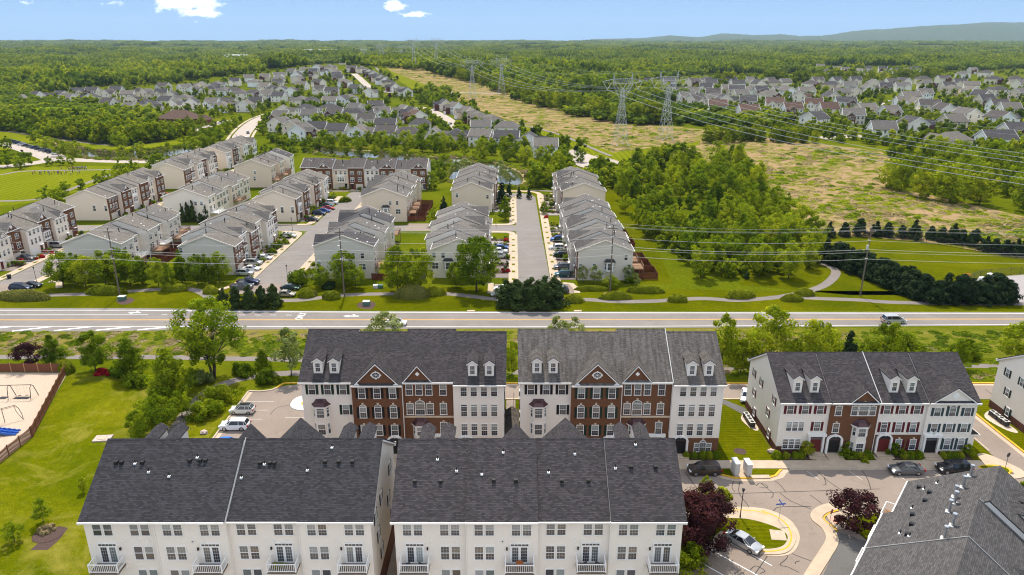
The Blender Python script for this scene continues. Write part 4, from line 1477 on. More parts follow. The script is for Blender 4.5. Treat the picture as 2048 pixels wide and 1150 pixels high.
def units4(s0, s1, s2, s3, cop=None):
 """the four different street fronts of a four-storey block, left to right"""
 return [
  dict(wall='siding_white', base='brick_dark', zb=2.9, y=0.0, dz=.15, dormers=(2.45, 4.85), el=[
   *[('w', x, 10.25, .92, 1.6, 'g', s0) for x in (1.55, 3.85, 6.15)], ('w', 6.35, 6.9, .92, 1.6, 'g', s0),
   ('bay', 2.7, 3.0, 8.5, 'siding_white', [(6.75, 1.5, 'gt'), (3.9, 1.7, 'g')]), ('door', 2.7, 'arch', 'door_dark'), ('w', 5.9, .9, .9, 1.5, 'g')]),
  dict(wall='brick_red', y=-.45, dz=-.12, gable=(3.75, 6.6, 3.35, 'oval'), coping=1 if cop == 1 else 0, el=[
   *[('w', x, 9.85, .92, 1.65, 'gk', s1) for x in (1.5, 3.75, 6.05)], *[('w', x, 6.6, .92, 1.75, 'gak', s1) for x in (1.5, 3.75, 6.05)],
   *[('w', x, 3.6, .92, 1.7, 'gk', s1) for x in (1.5, 3.75, 6.05)], ('door', 6.0, 'arch', 'door_dark'), ('w', 2.4, .9, 1.5, 1.5, 'gk')]),
  dict(wall='brick_red', y=0.05, dz=.15, gable=(2.25, 4.2, 2.55, 'diamond'), coping=1 if cop == 2 else 0, el=[
   *[('w', x, 10.15, .9, 1.8, 'gk', None) for x in (.95, 2.4, 3.85, 5.95)], ('w', .95, 6.9, .9, 1.8, 'gk'), ('w', 2.45, 6.85, 1.35, 1.8, 'gak'), ('w', 3.95, 6.9, .9, 1.8, 'gk'), ('w', 5.95, 6.9, .9, 1.8, 'gk'),
   ('band', 6.35, 'stone'), ('bay', 2.5, .6, 5.3, 'siding_white', [(3.7, 1.35, 'g')]), ('w', 5.9, 3.6, .9, 1.9, 'gk'), ('door', 5.6, 'flat', 'door_dark')]),
  dict(wall='siding_white', base='brick_red', zb=3.05, y=-.35, dz=-.12, dormers=(2.85, 5.35), el=[
   *[('w', x, 10.15, .86, 1.65, 'g') for x in (1.55, 3.05, 4.55, 6.05)], *[('w', x, 6.8, .86, 1.95, 'gt') for x in (1.55, 3.05, 4.55, 6.05)], *[('w', x, 3.55, .86, 1.9, 'gt') for x in (1.55, 3.05, 4.55, 6.05)],
   ('door', 1.7, 'arch', 'door_dark'), ('w', 4.3, .75, .7, 1.4, 'g'), ('w', 5.2, .75, .86, 1.55, 'gak'), ('w', 6.1, .75, .7, 1.4, 'g')]),
 ]


VA = lambda *a: a
condo('condominium_block', (-31.2, 95.2, 0), 0, 4, units4('green', 'black', None, None), 'roof_charcoal', 'four storey block with smooth charcoal roof, brick and cream fronts with dark green shutters', sides=('l', 'r'))
condo('condominium_block', (1.25, 95.2, 0), 0, 4, units4('black', 'green', None, None, 2), 'roof_weathered', 'four storey block with weathered streaky brown-grey roof, brick and cream fronts', sides=('l', 'r'))
E3 = [
 dict(wall='siding_white', base='brick_dark', zb=1.3, y=0, dz=0, dormers=(2.5, 5.1), el=[
  *[('w', x, 6.9, .9, 1.35, 'g', 'maroon') for x in (1.35, 3.6, 5.85)], ('w', 1.5, 4.0, .75, 1.5, 'gt'), ('w', 2.42, 4.0, .75, 1.5, 'gt'), ('w', 3.34, 4.0, .75, 1.5, 'gt'), ('w', 5.75, 4.0, .9, 1.5, 'gt', 'maroon'),
  ('w', 1.3, .95, .75, 1.6, 'gt'), ('w', 2.22, .95, .75, 1.6, 'gt'), ('w', 3.14, .95, .75, 1.6, 'gt'), ('door', 5.9, 'flat', 'door_red')]),
 dict(wall='brick_red', y=-.3, dz=.12, gable=(4.9, 4.2, 1.95, None), coping=1, el=[
  ('w', 1.2, 6.8, .85, 1.5, 'gk'), ('w', 3.6, 6.8, .85, 1.5, 'gk'), ('w', 4.95, 6.8, 1.35, 1.5, 'gak'), ('w', 6.3, 6.8, .85, 1.5, 'gk'), ('w', 1.2, 3.9, .85, 1.5, 'gk'),
  ('bay', 4.9, .3, 5.2, 'siding_white', [(3.6, 1.3, 'g'), (.7, 1.7, 'g')]), ('door', 1.3, 'arch', 'door_dark')]),
 dict(wall='siding_white', base='brick_red', zb=3.3, y=0, dz=0, dormers=(2.5, 5.1), el=[
  *[('w', x, 6.9, .9, 1.35, 'g', 'maroon') for x in (1.35, 3.6, 5.85)], *[('w', x, 3.75, .85, 1.7, 'gt', 'maroon') for x in (1.35, 3.55, 5.75)], ('door', 1.7, 'arch', 'door_red'), *[('w', x, .8, .85, 1.7, 'gk', 'maroon') for x in (4.0, 6.2)]]),
 dict(wall='siding_white', base='brick_dark', zb=.6, y=-.3, dz=.12, gable=(3.75, 6.4, 2.3, 'round'), el=[
  ('w', 1.5, 6.7, .9, 1.35, 'g', 'slate'), ('w', 3.75, 6.7, .9, 1.35, 'gaA', 'slate'), ('w', 6.0, 6.7, .9, 1.35, 'g', 'slate'), *[('w', x, 3.95, .9, 1.4, 'g', 'slate') for x in (1.5, 3.75, 6.0)],
  ('door', 1.5, 'scroll', 'door_dark'), *[('w', x, .95, .9, 1.6, 'gaA', 'slate') for x in (4.0, 6.1)]]),
]
UW = 7.27
b3 = condo('condominium_block', (40.4, 95.4, 0), 0, 3, E3, 'roof_charcoal', 'three storey white and brick block with maroon and slate shutters behind the parked cars', sides=('l', 'r'), side_shut='maroon')
pr = MB().prism([(29.1, 2.75), (31.4, 2.75), (29.1, 4.3)], 'y', 1.0, 3.2).build('porch_roof', M['roof_charcoal'], b3)
MB().box(29.1, 31.5, .9, 3.3, 2.6, 2.75).box(29.1, 30.9, 1.2, 3.0, .0, 2.6).build('side_porch', M['siding_white'], b3)
MB().box(30.95, 31.0, 1.5, 1.8, 1.3, 1.8).build('house_number', M['sign_red'], b3)
E4 = [dict(u) for u in E3]
condo('condominium_block', (82.6, 95.4, 0), 0, 3, E4, 'roof_charcoal', 'white sided block at the right edge of the photo, four air conditioners along its wall', sides=('l',), side_shut='green')
UW = 7.62
BK = lambda *ds: [dict(d=d, k=k, **({'st': s} if s is not None else {})) for k, (d, s) in enumerate(ds)]
# seen from behind the units run right to left, so index 0 is the right-hand unit in the picture
vent0 = [(30.48 - v[0], v[1], v[2]) for v in [(1.6, 9.6, 'b'), (2.2, 9.6, 'b'), (3.7, 9.6, 'p'), (4.5, 9.6, 'b'), (5.5, 10.4, 'p'), (8.1, 11.2, 'p'), (10.6, 9.4, 'p'), (9.9, 9.8, 'b'), (11.0, 9.8, 'b'), (11.6, 9.8, 'b'), (17.5, 9.6, 'b'), (18.0, 9.6, 'p'), (18.6, 9.6, 'b'), (19.1, 9.6, 'b'), (15.8, 10.9, 'p'), (25.3, 8.4, 'p'), (23.0, 10.6, 'p'), (24.8, 9.9, 'b'), (26.3, 9.9, 'b'), (27.8, 9.9, 'b')]]
condo('condominium_block', (-14.9, 78.0, 0), math.pi, 4, units4('green', 'black', None, None, 1), 'roof_black', 'foreground block on the left, black roof above cream back wall with balconies', back=BK(('r', 'g'), ('r', 'g'), ('r', 'g'), ('l', '')), sides=('l',), vents=vent0, hide_front=True, side_shut='black')
vent1 = [(30.48 - v[0], v[1], v[2]) for v in [(4.2, 9.2, 'p'), (6.4, 10.3, 'p'), (1.9, 11.4, 'b'), (4.7, 11.4, 'b'), (11.5, 8.9, 'p'), (9.2, 11.0, 'p'), (10.5, 11.7, 'b'), (12.9, 11.7, 'b'), (19.5, 8.6, 'p'), (16.5, 10.4, 'p'), (17.9, 11.3, 'b'), (20.8, 11.3, 'b'), (26.3, 8.1, 'p'), (23.8, 10.4, 'p'), (25.5, 10.4, 'b'), (28.2, 10.4, 'b')]]
condo('condominium_block', (18.0, 78.0, 0), math.pi, 4, units4('green', 'black', None, None), 'roof_charcoal', 'foreground block in the middle, charcoal roof above cream back wall with four balconies', back=BK(('r', 'g'), ('r', 'g'), ('r', 'g'), ('l', 'g')), sides=('l', 'r'), vents=vent1, hide_front=True)
UW = 7.5
# the block whose roof fills the lower right corner, turned off the grid; its back looks up-left
AD = math.radians(39)
ex, ey = math.sin(AD), math.cos(AD)
nx, ny = -math.cos(AD), math.sin(AD)
o_ = Vector((44.6 - nx * 15.2 - ex * 30, 70.2 - ny * 15.2 - ey * 30, 0))
UD = units4('green', 'black', None, None)
for i_, (yy, dz_, cp_) in enumerate(((-.8, 0, None), (-.1, .1, 2), (0, -.1, 3), (-.9, .1, None))):
 UD[i_].update(y=yy, dz=dz_, coping=cp_, dpos=2.3)
rzD = math.atan2(ey, ex)
ventD = [(30 - a, b, c) for a, b, c in [(1.6, 11.6, 'p'), (2.6, 12.6, 'p'), (1.9, 13.2, 'b'), (3.6, 9.2, 'f'), (3.6, 12.0, 'b'), (5.6, 9.6, 'f'), (7.6, 9.4, 'f'), (5.4, 12.1, 'b'), (6.8, 12.9, 'p'), (9.3, 9.6, 'f'), (8.9, 12.6, 'b'), (12.3, 8.9, 'f'), (11.0, 12.3, 'b'), (13.4, 12.0, 'p'), (12.6, 12.9, 'p'), (14.6, 9.2, 'f'), (13.0, 12.3, 'b'), (1.1, 8.9, 'f')]]
dblk = condo('condominium_block', o_, rzD, 4, UD, 'roof_mid', 'block in the lower right corner, grey roof with tall white-capped flues', vents=ventD, hide_front=True)
for k_ in (26.0, 20.6, 15.8):                   # timber balconies under the left eave
 b_ = MB().box(k_, k_ + 2.8, 14.9, 16.1, 8.6, 8.8).build('balcony', M['wood_deck'], dblk)
 rl = MB()
 rl.box(k_, k_ + 2.8, 16.02, 16.1, 9.72, 9.8)
 for q in range(10):
  rl.box(k_ + q * .3, k_ + q * .3 + .06, 16.03, 16.09, 8.8, 9.73)
 rl.box(k_, k_ + .07, 14.9, 16.1, 9.72, 9.8).box(k_ + 2.73, k_ + 2.8, 14.9, 16.1, 9.72, 9.8)
 rl.build('railing', M['trim'], b_)

# small garden sheds between the two brick blocks
sh = empty('utility_shed', (-.9, 96.5, 0), 0, 'small brown shed with grey roof in the gap between the two brick blocks', 'shed')
MB().box(0, 1.8, 0, 7, 0, 2.8).build('wall', M['brick_dark'], sh)
MB().prism([(-.2, 2.8), (2.0, 2.8), (2.0, 2.95), (.9, 3.7), (-.2, 2.95)], 'y', -.25, 7.2).build('roof', M['roof_weathered'], sh)
MB().tube((1.2, 7.4, 0), (1.2, 7.4, 6.0), .04, n=5).build('dish_mast', M['lamp_black'], sh)
gt = empty('service_gate', (-.9, 94.6, 0), 0, 'dark board gate closing the gap between the two brick blocks', 'gate')
for k_ in range(6):
 MB().box(k_ * .33, k_ * .33 + .31, 0, .05, .05, 2.4).build('board', M['shutter_black'], gt)

# ------------------------------------------------------------------ terraced townhouses of the estate beyond the road
TU, TE = 6.65, 8.4
MESHC = {}


def cached(key, fn):
 if key not in MESHC:
  MESHC[key] = fn()
 return MESHC[key]


def garage_mesh(w_):
 def f():
  mb = MB().box(-w_ / 2, w_ / 2, -.05, .02, 0, 2.2)
  for r_ in range(4):
   for c_ in range(4):
    x = -w_ / 2 + .08 + c_ * (w_ - .1) / 4
    mb.box(x, x + (w_ - .1) / 4 - .1, -.07, -.04, .08 + r_ * .53, .5 + r_ * .53)
  return mb.mesh('garage_door', M['garage'])
 return cached(('gar', w_), f)


def deck(par, x0, x1, yb, z, mat, stairs=True):
 d = MB().box(x0, x1, yb, yb + 3.2, z - .2, z)
 for xx in (x0 + .1, x1 - .1):
  d.box(xx - .08, xx + .08, yb + 3.0, yb + 3.16, 0, z)
 o = d.build('deck', M[mat], par)
 r = MB()
 for a, b in (((x0, yb), (x0, yb + 3.2)), ((x0, yb + 3.2), (x1, yb + 3.2)), ((x1, yb + 3.2), (x1, yb))):
  for zz in (z + .95, z + .1):
   r.tube((*a, zz), (*b, zz), .05, n=4)
  nn = int(math.hypot(b[0] - a[0], b[1] - a[1]) / .28)
  for k in range(nn + 1):
   t_ = k / nn
   p = (a[0] + (b[0] - a[0]) * t_, a[1] + (b[1] - a[1]) * t_)
   r.box(p[0] - .03, p[0] + .03, p[1] - .03, p[1] + .03, z, z + .95)
 r.build('deck_railing', M['trim' if mat == 'trim' else mat], o)
 return o


def terrace(loc, rz, walls, gables, roofs, label, show, ends=None, decks=(), dz=None, endm='siding_beige', seed=0, bays=(), white_rear=()):
 """row of joined three-storey houses; front to -y; show: sides to detail ('f' front, 'b' back)"""
 root = empty('townhouse_row', loc, rz, label, 'townhouses', 'rows of joined townhouses beyond the road')
 rg = random.Random(seed)
 n = len(walls)
 D = 14.6
 for i in range(n):
  x0, x1 = i * TU, (i + 1) * TU
  yf = (.0, -1.1, .3, -.8, .5, -1.2)[(i + seed) % 6]
  h = (0, .7, -.3, .45, -.15, .8)[(i + seed * 2) % 6] if dz is None else dz[i]
  yb = D + yf + (.9 if i % 2 else 0)
  ze, zr = TE + h, TE + 2.85 + h
  prof_, sl_ = roof_prism(yf, yb, ze, zr, .35)
  ym = (yf + yb) / 2
  rm = roofs[i % len(roofs)]
  wm = walls[i]
  sd = 'siding_cream' if i in white_rear else endm
  e0, e1 = x0 + (.004 if i else 0), x1 - (.004 if i < n - 1 else 0)
  MB().prism([(yf + .25, 0), (yb, 0), (yb, ze - .17), (ym, zr - .17), (yf + .25, ze - .17)], 'x', e0, e1).build('wall', M[sd], root)
  MB().box(e0 + .001, e1 - .001, yf, yf + .249, 0, ze - .17).build('front_wall', M[wm], root)
  ro0, ro1 = (x0 - .3 if i == 0 else x0 + .003), (x1 + .3 if i == n - 1 else x1 - .003)
  MB().prism(prof_, 'x', ro0, ro1).build('roof', M[rm], root)
  for ya in (yf - .46, yb + .352):
   MB().box(ro0, ro1, ya, ya + .108, ze - .35 * sl_ - .16, ze - .35 * sl_ + .01).build('gutter', M['trim'], root)
  for q in ((ro0 - .02,) if i == 0 else (ro1 - .08,) if i == n - 1 else ()):
   t_ = MB()
   for yy in (yf - .35, yb + .35):
    t_.prism([(yy, ze - .35 * sl_ + .02), (ym, zr + .02), (ym, zr - .26), (yy, ze - .35 * sl_ - .26)], 'x', q, q + .1)
   t_.build('rake_trim', M['siding_cream'], root)
  gb = gables[i]
  if gb:
   cross_gable(root, x0 + (TU / 2 if gb == 2 else TU * .62), 4.9 if gb == 2 else 3.2, yf, ze - .05, 2.15 if gb == 2 else 1.6, sl_, yf, ze, wm, rm, 'round' if gb == 2 else None)
  for _ in range(rg.choice((2, 3))):          # vent pipes
   vx, vy = x0 + rg.uniform(.8, TU - .8), rg.uniform(ym + .8, yb - 1.5) if 'b' in show else rg.uniform(yf + 1, ym + 3)
   z = ze + (yb - vy) * sl_ if vy > ym else ze + (vy - yf) * sl_
   if rg.random() < .4:
    MB().tube((vx, vy, z), (vx, vy, z + 1.3), .12, n=6).build('flue', M['lamp_black'], root)
   else:
    p = MB().box(vx - .18, vx + .18, vy - .18, vy + .18, z - .1, z + .12).build('roof_vent', M['paint_white'], root)
  if 'f' in show:
   st = (i + seed) % 3
   gx = x0 + (2.0 if st else 4.5)
   go = link('garage_door', garage_mesh(3.0 if st != 1 else 4.2), root, (gx if st != 1 else x0 + 2.9, yf, .05))
   if wm == 'siding_white':
    omat(go, M['garage_white'])
   dx = x0 + (5.2 if st else 1.5)
   d_ = MB().box(dx - .5, dx + .5, yf - .04, yf + .02, .1, 2.25).build('door', M[rg.choice(('door_dark', 'door_dark', 'door_blue', 'door_red'))], root)
   MB().box(dx - .75, dx + .75, yf - 1.2, yf, 0, .2).build('door_step', M['concrete'], root)
   MB().box(dx - .75, dx + .75, yf - .5, yf, 2.45, 2.6).build('door_canopy', M['trim'], root)
   sc_ = rg.choice(('black', 'maroon', 'black', None)) if wm != 'siding_white' else rg.choice(('black', None, 'slate'))
   if (i + seed) % 4 == 2:                 # box bay on the main floor
    b_ = MB().box(x0 + 1.7, x0 + 4.9, yf - .6, yf + .02, 2.7, 5.5).build('bay', M['trim'], root)
    MB().prism([(x0 + 1.5, 5.5), (x0 + 5.1, 5.5), (x0 + 4.5, 6.0), (x0 + 2.1, 6.0)], 'y', yf - .75, yf).build('bay_roof', M['metal_roof' if i % 2 else 'trim'], b_)
    for q in (2.3, 3.3, 4.3):
     link('window', simple_win(.75, 1.7), b_, (x0 + q, yf - .6, 3.3))
   else:
    for q in ((1.5, 3.3, 5.1), (1.7, 4.9))[i % 2]:
     link('window', simple_win(.85 if i % 2 == 0 else 1.5, 1.6, 1 if (wm.startswith('brick') and i % 2 == 0) else (2 if i % 2 else 0)), root, (x0 + q, yf, 3.4))
     if sc_ and i % 2:
      for sg in (-1, 1):
       omat(link('shutter', shut_mesh(1.6, False), root, (x0 + q + sg * 1.08, yf, 3.4)), M['shutter_' + sc_])
   for q in ((1.4, 3.3, 5.2), (1.7, 4.9))[i % 2]:
    link('window', simple_win(.85 if i % 2 == 0 else 1.4, 1.35, 0 if i % 2 == 0 else 2), root, (x0 + q, yf, 6.2))
  if 'b' in show:
   for q, z, w_, h_, k in ((1.7, 6.1, 1.5, 1.35, 2), (4.9, 6.1, 1.5, 1.35, 2), (1.6, 3.5, 1.0, 1.5, 0), (4.7, 3.05, 2.2, 2.05, 2)):
    link('window', simple_win(w_, h_, k), root, (x0 + q, yb, z), math.pi)
   if i in decks:
    deck(root, x0 + .8, x0 + 5.9, yb, 2.9, 'trim' if i in white_rear else 'wood_deck')
 L = n * TU
 for e in ends or ():                           # windows in the gable end that faces the camera
  sd, yy, z, w_, h_, k = e
  if k == 'bay':
   b_ = MB().prism([(yy - 1.3, 0), (yy - .8, .8), (yy + .8, .8), (yy + 1.3, 0)], 'z', z, z + 2.6)
   if sd == 'l':
    b_.v = [(-q[1], q[0], q[2]) for q in b_.v]
   else:
    b_.v = [(L + q[1], q[0], q[2]) for q in b_.v]
   o = b_.build('bay', M['trim'], root)
   r = MB().prism([(yy - 1.5, z + 2.6), (yy + 1.5, z + 2.6), (yy + .9, z + 3.3), (yy - .9, z + 3.3)], 'x', *((-1.0, 0) if sd == 'l' else (L, L + 1.0)))
   r.build('bay_roof', M['roof_dark'], o)
   xx = -.8 if sd == 'l' else L + .8
   link('window', simple_win(1.1, 1.7), o, (xx, yy, z + .5), ROT[sd if sd == 'l' else 'r'])
   for sg in (-1, 1):
    s2 = -1 if sd == 'l' else 1
    link('window', simple_win(.5, 1.7), o, ((0 if sd == 'l' else L) + s2 * .42, yy + sg * 1.06, z + .5), ROT[sd if sd == 'l' else 'r'] + sg * s2 * .98)
  else:
   link('window', simple_win(w_, h_, k), root, (0 if sd == 'l' else L, yy, z), ROT['l' if sd == 'l' else 'r'])
 return root


B, C_, W_, R2_ = 'brick_red', 'siding_cream', 'siding_white', 'siding_beige'
rt = ['roof_tan', 'roof_grey', 'roof_tan', 'roof_tan', 'roof_grey', 'roof_tan']
rg_ = ['roof_grey', 'roof_grey', 'roof_tan', 'roof_grey']
rd = ['roof_grey', 'roof_dark', 'roof_dark', 'roof_grey']
PI2 = math.pi / 2
# fronts to +x (rows on the left of their street): origin = near front corner, turned +90 degrees
terrace((-75.4, 184.0, 0), PI2, [B, W_, B, C_, W_, B], [0, 1, 1, 0, 2, 1], rt, 'row nearest the road left of the grey street, silver cars on its drives', 'f', ends=[('l', 13.2, 6.2, .9, 1.3, 0)], endm='siding_grey', seed=1)
terrace((-74.6, 243.5, 0), PI2, [B, B, W_, B, C_, W_], [0, 2, 0, 1, 2, 0], rt, 'second row left of the grey street, wide beige gable end with two arched windows', 'f', ends=[('l', 1.6, 3.2, .9, 2.0, 1), ('l', 5.2, 3.2, .9, 2.0, 1)], seed=2)
terrace((-141.5, 187.0, 0), PI2, [C_, B, W_, B, C_, B], [1, 2, 0, 2, 1, 0], rt, 'brick and cream row cut by the left edge of the photo', 'f', seed=3)
terrace((-140.6, 245.6, 0), PI2, [B, B, W_, B, C_, B], [0, 2, 0, 0, 2, 2], rt, 'row beside the sports field, tall beige gable end with two small arched windows', 'f', ends=[('l', 1.6, 3.4, .9, 1.9, 1), ('l', 5.6, 3.4, .9, 1.9, 1)], seed=4)
terrace((-140.0, 302.0, 0), PI2, [B, C_, W_, B, C_, B], [0, 2, 0, 0, 2, 1], rt, 'third row along the sports field side with blank beige gable end', 'f', seed=5)
terrace((-139.0, 350.0, 0), PI2, [W_, B, C_, W_, B, W_], [0, 2, 0, 0, 0, 2], rt, 'farthest brick and white row near the curving street with the truck', 'f', seed=2)
# backs to +x: origin = far front corner, turned -90 degrees
terrace((-119.5, 223.0, 0), -PI2, [R2_] * 6, [0] * 6, rt, 'row with rear decks behind the leafy trees at the left of the road', 'b', decks=(0, 1, 2, 3, 4, 5), endm='siding_grey', seed=1, white_rear=(2, 4))
terrace((-120.0, 284.0, 0), -PI2, [R2_] * 6, [0] * 6, rt, 'row whose beige gable end stands behind tall narrow evergreens', 'b', decks=(2, 5), ends=[('r', 10.2, 5.8, .9, 1.2, 1), ('r', 12.2, 5.8, .9, 1.2, 1), ('r', 1.2, 3.2, .9, 1.6, 0)], seed=2, white_rear=(1, 3, 5))
terrace((-119.0, 345.0, 0), -PI2, [R2_] * 6, [0] * 6, ['roof_tan', 'roof_dark', 'roof_tan', 'roof_grey', 'roof_dark', 'roof_tan'], 'stepped tan-roofed row with red decks behind the brick row', 'b', decks=(2, 3, 4, 5), ends=[('r', 9.0, 5.9, .9, 1.2, 1), ('r', 8.6, 3.0, .9, 1.7, 0)], endm='siding_tan', seed=3, white_rear=(0, 1))
terrace((-52.0, 220.6, 0), -PI2, [R2_] * 6, [2, 2, 0, 2, 0, 2], rd, 'row right of the grey street, grey end wall behind the second pole', 'b', decks=(0, 3, 5), ends=[('r', 10.2, 5.6, .9, 1.4, 0), ('r', 12.6, 5.6, .9, 1.4, 0), ('r', 12.4, 2.5, 1.7, 1.6, 2), ('r', 1.0, 3.0, .9, 1.7, 1)], endm='siding_grey', seed=1)
terrace((-51.4, 283.6, 0), -PI2, [R2_] * 6, [0, 2, 0, 2, 0, 2], rg_, 'beige row with dark red fenced yards and grey roofs beside the brick cross row', 'b', decks=(3, 4, 5), ends=[('r', 9.2, 6.0, .85, 1.3, 0), ('r', 11.6, 6.0, .85, 1.3, 0), ('r', 7.6, 2.6, 0, 0, 'bay'), ('r', 11.8, 2.8, 1.6, 1.6, 2)], endm='siding_tan', seed=4, white_rear=())
terrace((-89.2, 301.8, 0), 0, [B, B, R2_, B, W_, B, R2_, B], [0, 2, 0, 0, 1, 2, 0, 2], ['roof_slate'], 'row closing the street end, facing the camera, brick and white fronts', 'f', ends=(), dz=[.9, .9, 0, .9, 0, .9, 0, .9], seed=0, endm='siding_white')
terrace((-7.6, 181.2, 0), PI2, [B, C_, B, W_, C_, B], [2, 0, 2, 2, 0, 2], rg_, 'grey roofed row left of the straight street, big tree at its end wall', 'f', ends=[('l', 13.0, 5.6, .85, 1.4, 0), ('l', 10.6, 5.6, .85, 1.4, 0), ('l', 12.8, 2.6, 1.6, 1.6, 2), ('l', 9.3, 2.2, 0, 0, 'bay')], endm='siding_cream', seed=1)
terrace((-7.2, 258.6, 0), PI2, [C_, B, C_, B, W_, B], [2, 0, 2, 0, 2, 0], rg_, 'row behind it left of the straight street, beige gable toward the camera', 'f', ends=[('l', 13.0, 5.6, .85, 1.4, 0), ('l', 1.8, 5.0, .85, 1.4, 0)], endm='siding_tan', seed=2)
terrace((17.0, 239.0, 0), -PI2, [B, C_, B, C_, B, C_, B, C_, B], [2, 0, 2, 0, 2, 2, 0, 2, 2], rg_, 'row right of the straight street with bay window in its grey end wall', 'fb', decks=(7, 8), ends=[('r', 1.0, 3.0, .8, 1.6, 0), ('r', 4.6, 3.0, .8, 1.6, 0), ('r', 8.6, 2.6, 0, 0, 'bay'), ('r', 12.8, 5.6, .8, 1.4, 0)], endm='siding_grey', seed=4, white_rear=())
terrace((17.6, 292.5, 0), -PI2, [C_, B, C_, B, W_, B], [0, 2, 0, 2, 0, 2], rg_, 'farthest row right of the straight street beside the young wood', 'f', ends=[('r', 11.8, 5.4, .8, 1.2, 0)], endm='siding_tan', seed=3)

# driveways in front of the garages
for (xa, xb, ya, yb) in ((-75, -70.8, 184, 224), (-74.4, -70.8, 243.5, 283), (-141, -137, 187, 227), (-140, -137, 246, 285), (-140, -137, 302, 350), (-7.4, -.9, 181, 221), (-7, -.9, 258.6, 282), (12.8, 16.9, 179.5, 239), (12.8, 17.4, 253, 290), (-56.6, -52.2, 181, 220), (-56.6, -51.6, 244, 283)):
 y = ya + .4
 while y < yb - 4:
  sheet('driveway', [(xa, y), (xb, y), (xb, y + 3.4), (xa, y + 3.4)], .014, M['asphalt_path' if RNG.random() < .7 else 'gravel_grey'])
  y += TU
for k in range(8):
 sheet('driveway', [(-88.5 + k * TU + .6, 298.3), (-88.5 + k * TU + 4.2, 298.3), (-88.5 + k * TU + 4.2, 301.2), (-88.5 + k * TU + .6, 301.2)], .014, M['asphalt_path'])


def yard_fence(pts, label, mat='wood_yard', h=1.9, z=0, name='yard_fence', postm=None, pal=.16, step=2.4, group='board fences of the townhouse yards', gap=.02):
 root = empty(name, (pts[0][0], pts[0][1], z), 0, label, 'fence', group)
 ox, oy = pts[0]
 for a, b in zip(pts, pts[1:]):
  d = Vector((b[0] - a[0], b[1] - a[1]))
  L = d.length
  ns = max(1, round(L / step))
  ang = math.atan2(d.y, d.x)
  for k in range(ns):
   l0, l1 = L * k / ns, L * (k + 1) / ns
   p = (a[0] - ox + d.x * k / ns, a[1] - oy + d.y * k / ns, 0)
   pn = MB()
   nb = max(2, int((l1 - l0) / pal))
   for q in range(nb):
    xx = (l1 - l0) * q / nb
    hh = h * (1 - .07 * math.sin(math.pi * (q + .5) / nb)) if postm else h
    pn.box(xx + gap / 2, xx + (l1 - l0) / nb - gap / 2, -.02, .02, .06, hh)
   for zz in (.35, h - .4):
    pn.box(0, l1 - l0, .02, .07, zz, zz + .09)
   o = pn.build('fence_panel', M[mat], root, p, ang)
   o['kind'] = 'stuff'
   MB().box(-.07, .07, -.06, .08, 0, h + .08).build('post', M[postm or mat], root, p, ang)
 e = pts[-1]
 MB().box(-.07, .07, -.06, .08, 0, h + .08).build('post', M[postm or mat], root, (e[0] - ox, e[1] - oy, 0))
 return root


for k, nm in enumerate(('nearest', 'second', 'third', 'fourth', 'fifth', 'sixth')):
 y = 179.5 + k * TU * (1.0 if k < 3 else 1.5)
 yard_fence([(32.4, y + TU - .4), (38.5 - k * .4, y + TU - .4), (38.5 - k * .4, y + .2), (32.4, y + .2)], '%s dark red board yard fence from the road, beside the young wood' % nm)
for k, nm in enumerate(('nearest', 'second', 'third', 'fourth')):
 y = 244.5 + k * TU
 yard_fence([(-36.4, y + TU - .5), (-30.5, y + TU - .5), (-30.5, y), (-36.4, y)], '%s of the red-brown fenced yards between the two grey roofed rows' % nm)
yard_fence([(-37, 179.2), (-30.4, 179.2), (-30.4, 185)], 'bright red-brown board fence beside the grey end wall and the pole')
yard_fence([(-28.5, 179.4), (-22.8, 179.4)], 'dark weathered board fence at the foot of the two lime trees', mat='wood_pole')
for k in range(6):
 y = 183.5 + k * TU
 yard_fence([(-104.5, y), (-98.5, y), (-98.5, y + TU - .4), (-104.5, y + TU - .4)], 'brown board yard fence behind the left rear-decked row, %s from the road' % ('nearest', 'second', 'third', 'fourth', 'fifth', 'sixth')[k])

# ------------------------------------------------------------------ single houses of the far estates
HM = {}


